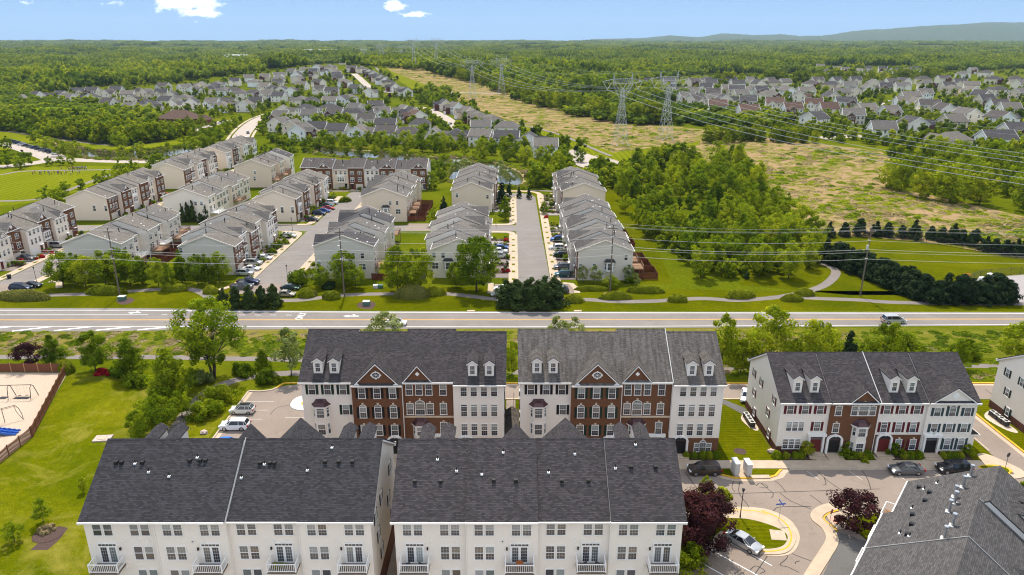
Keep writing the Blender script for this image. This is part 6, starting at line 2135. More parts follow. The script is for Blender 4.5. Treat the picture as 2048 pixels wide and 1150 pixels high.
# street end and pond bank
trees('those on the middle pond bank', [(k, x, y, h, w_) for k, x, y, h, w_ in (('wood', 715, 288, 8, 1), ('wood', 737, 286, 8, 1), ('woodlime', 766, 300, 11, 1), ('wood', 790, 296, 9, 1), ('woodlime', 814, 304, 12, 1), ('wood', 845, 304, 13, 1), ('wood', 868, 306, 12, .9), ('woodlime', 884, 303, 11, 1), ('wood', 898, 300, 9, 1), ('wood', 925, 292, 9, 1), ('middark', 930, 311, 7, .7),
      ('woodlime', 962, 318, 11, 1.1), ('wood', 985, 310, 8, 1), ('woodlime', 1012, 322, 11, 1), ('wood', 1036, 322, 10, 1), ('woodlime', 1050, 330, 10, 1), ('wood', 1100, 322, 9, 1), ('wood', 1128, 330, 10, 1.1), ('woodlime', 1080, 318, 7, 1), ('wood', 1090, 352, 10, 1), ('woodlime', 1110, 350, 11, 1), ('wood', 1072, 375, 10, 1), ('woodlime', 1098, 372, 9, .9), ('wood', 1118, 366, 9, 1),
      ('airy', 1000, 362, 9, 1), ('airy', 1020, 372, 8, 1), ('wood', 640, 300, 9, 1), ('wood', 662, 302, 10, 1), ('woodlime', 690, 309, 11, 1), ('woodlime', 720, 312, 11, 1), ('wood', 860, 350, 9, .9), ('wood', 878, 362, 9, 1), ('wood', 864, 378, 8, 1), ('woodlime', 890, 340, 8, 1), ('airy', 930, 352, 8, 1.3), ('airy', 912, 352, 7, 1.2), ('lime', 750, 316, 8, 1), ('lime', 790, 318, 7, 1), ('spruce', 1018, 395, 6, .8), ('spruce', 1038, 396, 5, .8), ('spruce', 1058, 398, 5, .8), ('lime', 1200, 345, 6, 1), ('wood', 1160, 325, 8, 1))], GRN)
trees('those round the sports field', [(k, x, y, h, w_) for k, x, y, h, w_ in (('mid', 15, 300, 8, 1), ('mid', 42, 338, 7, 1), ('mid', 50, 332, 8, 1.2), ('mid', 15, 334, 8, 1.2), ('mid', 72, 285, 9, 1), ('midlime', 92, 300, 8, 1), ('midlime', 122, 312, 9, 1), ('midlime', 150, 312, 8, 1.1), ('mid', 100, 332, 5, 1), ('mid', 122, 331, 5, 1), ('mid', 143, 332, 6, .8), ('wood', 243, 298, 10, 1), ('midlime', 246, 316, 7, 1), ('midlime', 281, 314, 8, 1),
      ('mid', 132, 388, 6, 1), ('mid', 162, 378, 5, 1), ('mid', 197, 370, 5, 1), ('mid', 213, 368, 6, 1), ('mid', 240, 356, 8, 1), ('midlime', 233, 362, 5, 1), ('mid', 268, 350, 7, 1), ('mid', 258, 358, 6, 1), ('mid', 100, 408, 7, 1.2), ('mid', 118, 402, 6, 1.2), ('mid', 305, 342, 9, 1), ('mid', 320, 338, 9, 1), ('middark', 338, 306, 6, 1), ('mid', 370, 304, 9, 1), ('midlime', 386, 306, 9, 1), ('wood', 390, 276, 10, 1.1), ('wood', 425, 292, 10, 1), ('wood', 410, 298, 9, 1), ('wood', 440, 280, 9, 1), ('wood', 455, 268, 9, 1),
      ('wood', 430, 268, 9, 1), ('wood', 470, 255, 9, 1), ('wood', 410, 280, 8, 1), ('wood', 450, 256, 8, 1), ('mid', 502, 312, 9, 1.1), ('mid', 495, 330, 6, 1), ('woodlime', 500, 320, 7, 1), ('mid', 8, 452, 5, 1.1), ('midlime', 460, 404, 4, 1.5), ('maple', 484, 398, 7, 1), ('lime', 462, 412, 6, 1.2), ('mid', 350, 372, 4, 1), ('mid', 610, 298, 7, 1), ('mid', 590, 290, 7, 1), ('midlime', 570, 290, 6, 1.2), ('mid', 545, 285, 7, 1.2), ('mid', 525, 270, 8, 1.2), ('mid', 540, 262, 8, 1), ('lime', 615, 396, 5, 1.2), ('airy', 668, 400, 3, 1))], GRN)
trees('those at the beige gable end', [('cypress', 378, 444, 7.2, .42), ('cypress', 388, 444, 7.6, .42), ('cypress', 415, 442, 7.6, .45), ('cypress', 367, 445, 6.6, .4), ('cypress', 402, 446, 3.6, .9)], {'': 'narrow clipped evergreen'})
# the young wood right of the estate
rw = random.Random(21)
WOODP = [(1224, 350), (1320, 318), (1380, 322), (1480, 330), (1545, 395), (1600, 450), (1645, 500), (1640, 530), (1590, 558), (1500, 566), (1400, 556), (1366, 535), (1310, 488), (1268, 452), (1240, 410)]
pts = []
tries = 0
while len(pts) < 100 and tries < 9000:
 tries += 1
 px, py = rw.uniform(1230, 1650), rw.uniform(318, 566)
 if not inpoly(px, py, WOODP):
  continue
 if inpoly(px, py, [(1330, 425), (1400, 410), (1440, 440), (1400, 470), (1345, 462)]) and rw.random() < .85:
  continue
 p = at(px, py)
 if all((p.x - q[0]) ** 2 + (p.y - q[1]) ** 2 > (4.9 if py > 420 else 6.6) ** 2 for q in pts):
  pts.append((p.x, p.y, px, py))
trees('the young wood by the townhouses', [(rw.choice(('wood', 'lime', 'conic', 'maple', 'lime', 'woodlime')), px, py, rw.uniform(6.5, 10.5) if py > 400 else rw.uniform(8, 12.5), rw.uniform(.8, 1.08)) for x, y, px, py in pts], GRN)


def fill(poly, n, dmin, kinds, hr, where, seed, descr=GRN):
 rg = random.Random(seed)
 out, tr = [], 0
 xs, ys = [p[0] for p in poly], [p[1] for p in poly]
 while len(out) < n and tr < 5000:
  tr += 1
  px, py = rg.uniform(min(xs), max(xs)), rg.uniform(min(ys), max(ys))
  if not inpoly(px, py, poly):
   continue
  p = at(px, py)
  if all((p.x - q[0]) ** 2 + (p.y - q[1]) ** 2 > dmin ** 2 for q in out):
   out.append((p.x, p.y, px, py))
 trees(where, [(rg.choice(kinds), px, py, rg.uniform(*hr), rg.uniform(.85, 1.2)) for x, y, px, py in out], descr)


fill([(1770, 385), (1800, 345), (1850, 330), (2000, 335), (2060, 345), (2060, 425), (1960, 412), (1850, 400)], 34, 7, ('tallwood', 'woodlime', 'tallwood'), (11, 16), 'the copse at the right edge', 31)

# shrubs and hedges
def mound(name, L, W_, H_, mat, n, leaf, seed, label, px, py, rz=0.0, cat='hedge', group=None, box=False, smooth=False):
 rs = np.random.RandomState(seed)
 d = rs.normal(size=(n, 3))
 d[:, 2] = np.abs(d[:, 2])
 d /= np.linalg.norm(d, axis=1)[:, None]
 if box:
  e = np.abs(d) ** 4
  d = d / (e.sum(axis=1)[:, None] ** .25) * .96
 wob = 1 + .08 * np.sin(d[:, 0] * 5 + seed) * np.sin(d[:, 1] * 4 + seed * 2) + .07 * np.sin(d[:, 0] * L * 3) * np.sin(d[:, 1] * W_ * 3 + d[:, 2] * 5) + rs.uniform(-.10, .06, n)
 C = d * np.array([L / 2, W_ / 2, H_]) * wob[:, None]
 N = d / np.array([L / 2, W_ / 2, H_]) + rs.normal(size=(n, 3)) * .35 / max(H_, .5)
 T = np.clip(rs.uniform(.2, .8, n) * .6 + .25 * (np.sin(d[:, 0] * 9 + seed) * .5 + .5), 0, 1)
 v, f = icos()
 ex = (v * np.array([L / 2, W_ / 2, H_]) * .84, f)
 S_ = leaf * rs.uniform(.6, 1.3, n)
 if not smooth:
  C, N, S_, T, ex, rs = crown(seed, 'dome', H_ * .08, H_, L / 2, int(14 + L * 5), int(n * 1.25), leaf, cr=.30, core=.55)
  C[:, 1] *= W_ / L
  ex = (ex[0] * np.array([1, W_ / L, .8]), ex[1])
 me = quads_mesh(name, C, N, S_, T, M[mat], ex, rs)
 p = at(px, py) if px is not None else None
 o = link(name, me, None, p or (0, 0, 0), rz)
 tag(o, label, cat, group)
 return o


HG = [(48, 601, 13, 4.0, 2.3, 'leaf_hedge_olive', 'long olive mound hedge at the left end of the lawn strip'), (214, 590, 9.6, 3.2, 2.1, 'leaf_hedge', 'long rounded yellow-green hedge beside the leftmost wooden pole'),
      (349, 584, 6.2, 2.6, 1.7, 'leaf_hedge', 'low hedge in the bend of the lawn path at left'), (422, 589, 3.8, 2.8, 1.9, 'leaf_hedge', 'rounded bush where the left path meets the car bays'),
      (613, 596, 4.0, 3.2, 2.2, 'leaf_hedge', 'globe bush beside the silver parked sedan'), (629, 594, 1.5, 1.5, 1.3, 'leaf_hedge_olive', 'tiny olive bush next to the globe bush'), (663, 600, 4.4, 3.0, 1.9, 'leaf_hedge', 'oval yellow-green bush left of the second pole'),
      (825, 597, 8.6, 4.6, 3.1, 'leaf_hedge_olive', 'biggest olive mound hedge in the middle of the lawn'), (871, 592, 5.0, 2.8, 2.0, 'leaf_hedge', 'hedge touching the right side of the big olive mound'),
      (1147, 606, 4.8, 3.0, 1.8, 'leaf_hedge', 'clipped bush right of the dark cypress clump'), (1183, 584, 8.2, 1.6, 1.3, 'leaf_hedge', 'long thin hedge left of the third pole'), (1233, 600, 7.8, 2.6, 1.8, 'leaf_hedge', 'clipped hedge right in front of the third pole'),
      (1290, 588, 9.4, 2.0, 1.7, 'leaf_hedge', 'long low hedge right of the third pole'), (1355, 605, 4.6, 2.4, 1.5, 'leaf_hedge', 'small square hedge on the lawn strip under the young wood'), (1479, 598, 7.2, 3.0, 2.0, 'leaf_hedge', 'clipped oblong hedge before the young wood'),
      (1608, 593, 4.9, 2.8, 1.7, 'leaf_hedge', 'bush inside the fork of the curving path'), (1583, 604, 5.2, 2.4, 1.6, 'leaf_hedge', 'low bush on the road side of the path fork')]
for i, (px, py, L_, W__, H__, mt, lb) in enumerate(HG):
 mound('hedge', L_, W__, H__, mt, int(1100 + L_ * 330), .16, 40 + i, lb, px, py - 3, .06 * (i % 3 - 1), 'hedge', 'clipped hedges on the lawn strip', box=i in (2, 13), smooth=True)
SHR = [(130, 740, 5.2, 2.4, 2.0, 'leaf_hedge', 'clipped hedge behind the playground fence corner', True), (275, 770, 5.5, 3.6, 2.4, 'leaf', 'round shrub below the cone-shaped trees', False), (238, 752, 3.4, 2.8, 2.2, 'leaf', 'shrub left of the path trees beside the red azaleas', False), (205, 748, 2.6, 1.8, 1.1, 'leaf_red', 'red flowering azalea on the lawn', False), (222, 750, 1.8, 1.4, .9, 'leaf_red', 'smaller red azalea beside the big one', False),
       (487, 748, 5.4, 3.2, 2.2, 'leaf', 'round shrub where the path bends above the car park', False), (405, 768, 4.2, 3.4, 2.6, 'leaf_pale', 'white flowering shrub under the big open tree', False), (535, 766, 4.6, 3.4, 2.6, 'leaf', 'shrub beside the yellow kerb of the car park', False), (440, 805, 6.4, 4.2, 3.0, 'leaf_lime', 'loose light shrub on the car park bank', False), (412, 832, 6.0, 4.6, 2.8, 'leaf', 'wide shrub on the bank beside the white cars', False), (330, 815, 5.4, 4.6, 4.2, 'leaf', 'tall bush along the dark path', False), (300, 845, 5.4, 4.6, 4.0, 'leaf_lime', 'lower lime bush along the dark path', False),
       (385, 760, 4.4, 3.6, 2.4, 'leaf', 'shrub at the foot of the big open tree', False), (1470, 720, 7.4, 5.2, 3.6, 'leaf', 'dense bush beside the gap right of the weathered roof', False), (1660, 700, 6.4, 4, 3.4, 'leaf', 'bush behind the white block under the dark cedar', False), (1800, 704, 8, 4, 3.6, 'leaf_lime', 'wide lime bush behind the white block', False),
       (1930, 715, 6, 4, 3.4, 'leaf', 'green bush at the right end behind the white block', False), (95, 1062, 2.4, 1.8, .8, 'leaf_brush', 'brown shrub at the foot of the thin young tree', False), (1375, 1138, 5, 4, 3.2, 'leaf_lime', 'yellow-green bush below the purple trees', False), (1440, 1010, 3.6, 3, 2.2, 'leaf_lime', 'bright bush under the lime tree', False), (2042, 1000, 3.6, 3.0, 2.6, 'leaf_lime', 'bright green bush at the right edge by the grey roof', False), (1730, 925, 1.2, 1.2, .9, 'leaf_lime', 'lime sprig showing over the grey roof edge', False),
       (595, 566, 5.0, 3.4, 3.2, 'leaf', 'shrub group beside the street lamp', False), (660, 576, 4, 3, 1.6, 'leaf_dark', 'dark low shrub at the foot of the grey end wall', False), (105, 508, 1.4, 1.4, .9, 'leaf_red', 'red azalea by the leftmost driveways', False), (44, 525, 2.2, 1.6, 1.0, 'leaf_red', 'red azalea in front of the grey pickup', False), (24, 518, 2.0, 2.0, 1.6, 'leaf_hedge', 'clipped bush beside the grey pickup', False), (84, 516, 1.8, 1.4, .9, 'leaf_red', 'red bush between two driveways at left', False), (8, 535, 3.6, 2.0, 1.4, 'leaf', 'bush at the left edge beside the driveways', False),
       (1006, 544, 1.3, 1.3, 1.0, 'leaf_red', 'left of two round red bushes by the straight street', False), (1016, 544, 1.2, 1.2, .95, 'leaf_red', 'right of two round red bushes by the straight street', False), (1012, 484, 1.8, 1.6, 1.2, 'leaf_red', 'rust red bush beside the blue sedan', False), (1093, 436, 1.6, 1.4, .9, 'leaf_red', 'red flower bush by the far driveways', False), (1260, 566, 3.0, 2.4, 1.6, 'leaf', 'bush under the bay window of the grey end wall', False),
       (545, 508, 3.2, 2.4, 1.6, 'leaf', 'bush between the driveways in front of the brick row', False), (560, 494, 2.6, 2.4, 1.8, 'leaf', 'leafy bush before the second driveway pair', False), (572, 488, 2.6, 2.4, 1.8, 'leaf_lime', 'lime bush by the white parked sedan', False), (500, 520, 2.0, 1.6, 1.5, 'leaf', 'round bush beside the silver parked cars', False), (690, 404, 5.0, 2.6, 1.8, 'leaf_lime', 'lime hedge where the street ends', False), (626, 424, 3.4, 3.0, 2.4, 'leaf', 'bush beside the black sedan', False)]
for i, (px, py, L_, W__, H__, mt, lb, bx) in enumerate(SHR):
 mound('hedge' if bx else 'shrub', L_, W__, H__, mt, int(700 + L_ * L_ * 60), .17 if py > 640 else .2, 90 + i, lb, px, py, .3 * (i % 5 - 2), 'shrub', 'garden shrubs', box=bx, smooth=bx)
# foundation planting under the white block's windows
for i, (px, py, r_) in enumerate(sorted([(1552, 908, .75), (1571, 906, .6), (1590, 907, .6), (1601, 908, .6), (1612, 906, 1.3), (1692, 905, 1.2), (1708, 916, .65), (1720, 916, .65), (1734, 914, .8), (1789, 908, 1.1), (1806, 914, .7), (1820, 915, .7), (1836, 916, .75), (1885, 913, .6), (1897, 911, .65), (1908, 911, .6), (1918, 910, .65), (1934, 908, 1.05), (1372, 917, .6), (1388, 914, .6), (1405, 913, .7), (1418, 912, .7), (1432, 914, .7)])):
 big = r_ > 1
 mound('shrub', r_ * 2, r_ * 1.9, r_ * (1.9 if big else 1.5), 'leaf' if i % 3 else 'leaf_hedge', 900 if big else 500, .11, 200 + i, '%s shrub, %s in the bed under block windows' % ('tall' if big else 'clipped round', ordw(i)), px, py, 0, 'shrub', 'bed shrubs under the block windows', smooth=not big).location = ((px - 1024) / FPX * (CP * 94.3 + SP * HC), 94.3 + (.2 if big else -.1), .1)
slab('mulch_bed', [(41.2, 93.6), (45.4, 93.6), (45.4, 95.3), (41.2, 95.3)], .14, M['mulch'])
slab('mulch_bed', [(50.6, 93.6), (54.6, 93.6), (54.6, 95.1), (50.6, 95.1)], .14, M['mulch'])
slab('mulch_bed', [(57.6, 93.6), (61.6, 93.6), (61.6, 95.3), (57.6, 95.3)], .14, M['mulch'])
slab('mulch_bed', [(64.2, 93.6), (69.6, 93.6), (69.6, 95.1), (64.2, 95.1)], .14, M['mulch'])
slab('mulch_bed', [(25.4, 93.6), (31.2, 93.6), (31.2, 95.0), (25.4, 95.0)], .14, M['mulch'])
for pts in ([(46.0, 93.36), (49.6, 93.36), (49.6, 95), (46.0, 95)], [(55.0, 93.36), (57.4, 93.36), (57.4, 95), (55.0, 95)], [(62.0, 93.36), (64, 93.36), (64, 95), (62.0, 95)]):
 slab('entrance_path', pts, .128, M['concrete'])
for px, py, rx in ((1480, 903, 1.0), (95, 1070, 1.8), (520, 560, .1)):
 p = at(px, py)
 sheet('mulch_ring', [(p.x + math.cos(a * .5) * rx, p.y + math.sin(a * .5) * rx * .9) for a in range(13)], .056, M['mulch'])
sheet('mulch_bed', [(60, 1100), (85, 1080), (118, 1052), (136, 1056), (120, 1078), (95, 1100)], .012, M['mulch'], px=True)
sheet('mulch_bed', spline([tuple(at(*p)[:2]) for p in [(232, 601), (250, 595), (268, 598), (262, 606), (243, 609)]], closed=True), .01, M['mulch'])
sheet('mulch_bed', spline([tuple(at(*p)[:2]) for p in [(714, 608), (735, 602), (751, 607), (742, 618), (720, 616)]], closed=True), .01, M['mulch'])
sheet('stone_bed', spline([tuple(at(*p)[:2]) for p in [(1482, 838), (1490, 826), (1502, 838), (1516, 855), (1514, 862), (1500, 856)]], closed=True), .056, M['stone_bed'])
sheet('stone_bed', spline([tuple(at(*p)[:2]) for p in [(1970, 835), (1978, 822), (1996, 836), (2030, 858), (2034, 866), (2008, 858)]], closed=True), .012, M['stone_bed'])

# ------------------------------------------------------------------ woods too many to count: instanced leaf masses
def gn_scatter(name, pts, meshes, label, cat):
 """one object whose points each carry one of the given meshes (attributes: which, turn, size)"""
 col = bpy.data.collections.new(name + '_kinds')
 for i, me in enumerate(meshes):
  col.objects.link(bpy.data.objects.new('%s_kind_%02d' % (name, i), me))
 A = np.array(pts, np.float32)
 me = bpy.data.meshes.new(name)
 me.vertices.add(len(A))
 me.vertices.foreach_set('co', A[:, :3].reshape(-1).copy())
 for nm, ty, c in (('turn', 'FLOAT', 3), ('size', 'FLOAT', 4), ('tall', 'FLOAT', 5)):
  a = me.attributes.new(nm, ty, 'POINT')
  a.data.foreach_set('value', A[:, c].copy())
 a = me.attributes.new('which', 'INT', 'POINT')
 a.data.foreach_set('value', A[:, 6].astype(np.int32))
 o = link(name, me)
 tag(o, label, cat, kind='stuff')
 g = bpy.data.node_groups.new(name, 'GeometryNodeTree')
 g.interface.new_socket('Geometry', in_out='INPUT', socket_type='NodeSocketGeometry')
 g.interface.new_socket('Geometry', in_out='OUTPUT', socket_type='NodeSocketGeometry')
 N = g.nodes.new
 gi, go = N('NodeGroupInput'), N('NodeGroupOutput')
 ip, ci = N('GeometryNodeInstanceOnPoints'), N('GeometryNodeCollectionInfo')
 ci.inputs['Collection'].default_value = col
 ci.inputs['Separate Children'].default_value = True
 ci.inputs['Reset Children'].default_value = True

 def attr(nm, ty):
  n = N('GeometryNodeInputNamedAttribute')
  n.data_type = ty
  n.inputs['Name'].default_value = nm
  return n.outputs['Attribute']
 ip.inputs['Pick Instance'].default_value = True
 L = g.links.new
 L(gi.outputs[0], ip.inputs['Points'])
 L(ci.outputs[0], ip.inputs['Instance'])
 L(attr('which', 'INT'), ip.inputs['Instance Index'])
 cr_ = N('ShaderNodeCombineXYZ')
 L(attr('turn', 'FLOAT'), cr_.inputs[2])
 L(cr_.outputs[0], ip.inputs['Rotation'])
 cs = N('ShaderNodeCombineXYZ')
 sz, tl = attr('size', 'FLOAT'), attr('tall', 'FLOAT')
 L(sz, cs.inputs[0])
 L(sz, cs.inputs[1])
 L(tl, cs.inputs[2])
 L(cs.outputs[0], ip.inputs['Scale'])
 L(ip.outputs[0], go.inputs[0])
 md = o.modifiers.new('scatter', 'NODES')
 md.node_group = g
 return o


def far_tree(seed, mat, h, R, n, leaf, ncl=14):
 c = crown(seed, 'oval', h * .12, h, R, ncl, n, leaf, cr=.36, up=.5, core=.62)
 return quads_mesh('far_tree', c[0], c[1], c[2], c[3], M[mat], c[4], c[5])


def patch(seed, n, size, mats, leafs=70):
 """a stand of far trees in one mesh, each with a shade of its own"""
 rs = np.random.RandomState(seed)
 Cs, Ns, Ss, Ts, EV, EF = [], [], [], [], [], []
 v, f = icos()
 f = np.array(f)
 for k in range(n):
  x, y = rs.uniform(-size / 2, size / 2, 2)
  h, R = rs.uniform(10, 17), rs.uniform(3.6, 5.6)
  c = crown(seed * 50 + k, 'oval', h * .25, h, R, 9, leafs, 1.15, cr=.38, up=.6)
  off = np.array([x, y, 0])
  Cs.append(c[0] + off)
  Ns.append(c[1])
  Ss.append(c[2])
  sh = rs.uniform(-.28, .28)
  Ts.append(np.clip(c[3] * .5 + .25 + sh, 0, 1))
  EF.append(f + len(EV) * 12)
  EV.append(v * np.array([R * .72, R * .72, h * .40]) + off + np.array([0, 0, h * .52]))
 return quads_mesh('stand', np.vstack(Cs), np.vstack(Ns), np.concatenate(Ss), np.concatenate(Ts), M[mats], (np.vstack(EV), np.vstack(EF)), rs)


rf = random.Random(77)
KF = [far_tree(s, m, h, R, 420, .62) for s, m, h, R in ((1, 'leaf', 9, 3.4), (2, 'leaf_lime', 9, 3.6), (3, 'leaf_forest', 10, 3.6), (4, 'leaf', 8, 3.0), (5, 'leaf_dark', 7, 2.2), (6, 'leaf_purple', 6, 2.4))]
EST_L = [(20, 208), (60, 186), (150, 180), (240, 172), (330, 166), (420, 158), (520, 144), (600, 132), (690, 126), (760, 142), (830, 176), (890, 205), (990, 238), (1110, 280), (1165, 300), (1120, 318), (1000, 300), (900, 292), (700, 280), (600, 285), (520, 262), (440, 240), (330, 232), (230, 222), (120, 206)]
EST_R = [(1210, 172), (1380, 152), (1900, 146), (2100, 138), (2300, 150), (2300, 300), (2060, 320), (1880, 300), (1730, 292), (1640, 268), (1540, 240), (1440, 226), (1370, 206), (1230, 182)]
HA = np.array(HOUSES)


def clear_of_houses(x, y, d):
 return ((HA[:, 0] - x) ** 2 + (HA[:, 1] - y) ** 2).min() > d * d


STREETS = [[tuple(at(*p)[:2]) for p in P] for P in ([(470, 296), (478, 280), (488, 264), (503, 249), (522, 237), (545, 228), (565, 220)], [(708, 148), (722, 160), (735, 172), (748, 182), (790, 186)], [(838, 214), (860, 220), (885, 232), (905, 246), (918, 258)], [(1640, 276), (1690, 273), (1730, 272), (1760, 268)], [(385, 262), (410, 254), (435, 246), (455, 240)], [(960, 231), (1000, 240), (1040, 250), (1110, 267), (1190, 300), (1222, 313)])]


def clear_of_streets(x, y, d=8):
 for P in STREETS:
  for a, b in zip(P, P[1:]):
   vx, vy = b[0] - a[0], b[1] - a[1]
   t_ = max(0, min(1, ((x - a[0]) * vx + (y - a[1]) * vy) / (vx * vx + vy * vy)))
   if math.hypot(x - a[0] - vx * t_, y - a[1] - vy * t_) < d:
    return False
 return True


est = []
for poly, n in ((EST_L, 2300), (EST_R, 2600)):
 k = 0
 xs, ys = [p[0] for p in poly], [p[1] for p in poly]
 while k < n:
  px, py = rf.uniform(min(xs), max(xs)), min(ys) + (max(ys) - min(ys)) * rf.random() ** 1.0
  k += 1
  if not inpoly(px, py, poly):
   continue
  p = at(px, py)
  if not clear_of_houses(p.x, p.y, 9.5) or not clear_of_streets(p.x, p.y):
   continue
  s = rf.uniform(.55, 1.05)
  est.append((p.x, p.y, p.z - .1, rf.uniform(0, 6.28), s, s * rf.uniform(.85, 1.1), rf.choices(range(6), (5, 4, 4, 3, 1.2, .35))[0]))
# hedgerow scrub along roads, ponds, bank and the wood edges
for poly, n, sr in ((WOODP, 150, (.3, .8)), ([(0, 262), (110, 276), (230, 290), (250, 292), (340, 280), (385, 270), (400, 250), (345, 255), (280, 262), (120, 240), (0, 238)], 420, (.7, 1.25)), ([(505, 300), (560, 268), (620, 285), (640, 300), (560, 318), (510, 330)], 60, (.25, .55)),
     ([(1050, 340), (1130, 330), (1180, 345), (1240, 350), (1240, 390), (1200, 380), (1110, 385), (1060, 370)], 60, (.5, .95)), ([(1165, 340), (1240, 340), (1330, 315), (1340, 330), (1260, 365), (1210, 365)], 36, (.6, 1.0)), ([(1430, 225), (1620, 262), (1720, 295), (1760, 300), (1700, 290), (1560, 268), (1440, 250), (1380, 240)], 110, (.4, .8)),
     ([(640, 290), (760, 294), (900, 300), (1000, 310), (1060, 330), (980, 300), (860, 280), (700, 276)], 90, (.35, .7)), ([(830, 200), (880, 190), (940, 205), (960, 225), (900, 228), (850, 215)], 60, (.7, 1.2)), ([(1760, 296), (1900, 300), (2060, 322), (2060, 345), (1900, 335), (1800, 330)], 70, (.6, 1.1))):
 xs, ys = [p[0] for p in poly], [p[1] for p in poly]
 k = 0
 while k < n:
  px, py = rf.uniform(min(xs), max(xs)), rf.uniform(min(ys), max(ys))
  if not inpoly(px, py, poly):
   continue
  k += 1
  p = at(px, py)
  if not clear_of_houses(p.x, p.y, 7) or not clear_of_streets(p.x, p.y, 7) or math.hypot(p.x - cb.location.x, p.y - cb.location.y + 12) < 30:
   continue
  s = rf.uniform(*sr)
  est.append((p.x, p.y, p.z - .2, rf.uniform(0, 6.28), s, s * rf.uniform(.8, 1.15), rf.choices(range(6), (5, 5, 3, 3, .6, .1))[0]))
KF += [c for _, c in TK['tallwood'][1]]
for line, n, hr, dep in (([(860, 146), (960, 168), (1010, 184), (1080, 213), (1160, 226), (1240, 245), (1330, 250)], 90, (14, 18), 16), ([(1415, 172), (1560, 170), (1700, 165), (1880, 160)], 70, (17, 22), 16), ([(0, 262), (60, 266), (120, 276), (200, 287), (260, 290), (330, 278), (390, 268)], 60, (8, 13), 8), ([(1430, 290), (1500, 285), (1560, 288), (1640, 290)], 40, (7, 11), 18)):
 P = [at(*p) for p in line]
 for k in range(n):
  i = rf.randrange(len(P) - 1)
  q = P[i].lerp(P[i + 1], rf.random())
  s = rf.uniform(*hr) / 15
  x, y = q.x + rf.uniform(-dep, dep) * .5, q.y + rf.uniform(0, dep)
  est.append((x, y, terr(x, y) - .2, rf.uniform(0, 6.28), s * rf.uniform(.95, 1.3), s, rf.choice((6, 7, 8))))
gn_scatter('garden_trees', est, KF, 'countless garden and hedgerow trees between the far houses', 'trees')

# forest to the horizon
FOREST_OUT = [[(p[0], p[1]) for p in EST_L], [(p[0], p[1] - 2) for p in EST_R],
              [(735, 131), (850, 141), (960, 166), (1010, 182), (1080, 212), (1160, 224), (1240, 243), (1440, 262), (1640, 288), (1760, 302), (1800, 330), (2300, 330), (2300, 1150), (-300, 1150), (-300, 262), (0, 262), (110, 276), (230, 290), (330, 280), (400, 262), (560, 300), (900, 300), (1000, 250), (900, 205), (800, 165), (720, 134)],
              [(405, 121), (540, 118), (540, 114), (405, 116)], [(1100, 124), (1205, 123), (1205, 120), (1100, 120)], [(1395, 124), (1425, 124), (1425, 120), (1395, 120)], [(1630, 143), (1840, 143), (1840, 134), (1630, 132)], [(620, 109), (760, 112), (760, 106), (620, 104)], [(310, 122), (370, 121), (400, 117), (330, 119)]]
ST = [patch(s, 15, 34, m) for s, m in ((1, 'leaf_forest'), (2, 'leaf_forest'), (3, 'leaf_forest'), (4, 'leaf'))]
fo = []
y = 560.
while y < 10500:
 step = 27 if y < 1400 else (30 if y < 3000 else 46)
 hw = .76 * y + 120
 x = -hw
 while x < hw:
  jx, jy = x + rf.uniform(-.4, .4) * step, y + rf.uniform(-.4, .4) * step
  z = terr(jx, jy)
  px, py = pix(jx, jy, z)
  ok = not any(inpoly(px, py, P) for P in FOREST_OUT)
  if ok and y < 1500 and not clear_of_houses(jx, jy, 20):
   ok = False
  if ok and math.hypot(jx - cb.location.x, jy - cb.location.y + 12) < 42:
   ok = False
  if ok and y > 2200:      # clearings
   ok = math.sin(jx * .004 + 1) * math.sin(jy * .0031 + 2) + .6 * math.sin(jx * .011) * math.sin(jy * .013) < .78
  if ok:
   s = rf.uniform(1.0, 1.35) * (1.0 if y < 3000 else 1.5)
   hh = (.62 if y < 800 else 1) * rf.uniform(.8, 1.2) * (1 + .3 * math.sin(jx * .013) * math.sin(jy * .017) + .15 * math.sin(jx * .031 + jy * .02)) * (1.05 if y < 3000 else 1.15)
   fo.append((jx, jy, z - .5, rf.uniform(0, 6.28), s, hh, rf.choices(range(4), (3, 3, 3, 1.1))[0]))
  x += step
 y += step * (1.0 if y < 4000 else 1.5)
gn_scatter('forest', fo, ST, 'green forest reaching from the estates to the horizon', 'forest')

# rough growth in the meadow
MEADOW = [(860, 145), (960, 170), (1080, 214), (1240, 246), (1440, 266), (1640, 292), (1770, 310), (1790, 335), (1750, 376), (2060, 440), (2060, 515), (1860, 482), (1640, 460), (1560, 396), (1500, 324), (1280, 330), (1230, 318), (1400, 286), (1220, 306), (1100, 264), (980, 226), (905, 200), (880, 184), (800, 160)]
def tuft(seed, mat, n, H_):
 rs = np.random.RandomState(seed)
 a = rs.uniform(0, 6.28, n)
 d = np.sqrt(rs.uniform(0, 1, n)) * 1.0
 C = np.stack([np.cos(a) * d, np.sin(a) * d, rs.uniform(.05, H_, n) * (1.1 - d * .6)], axis=1)
 N = np.stack([np.cos(a), np.sin(a), rs.uniform(.2, 1.2, n)], axis=1)
 return quads_mesh('tuft', C, N, rs.uniform(.14, .3, n), rs.uniform(0, 1, n), M[mat], None, rs)
TF = [tuft(1, 'leaf_brush', 130, .8), tuft(2, 'leaf_brush', 110, .5), tuft(3, 'leaf_lime', 120, .7), tuft(4, 'leaf', 140, 1.1)]
md_ = []
k = 0
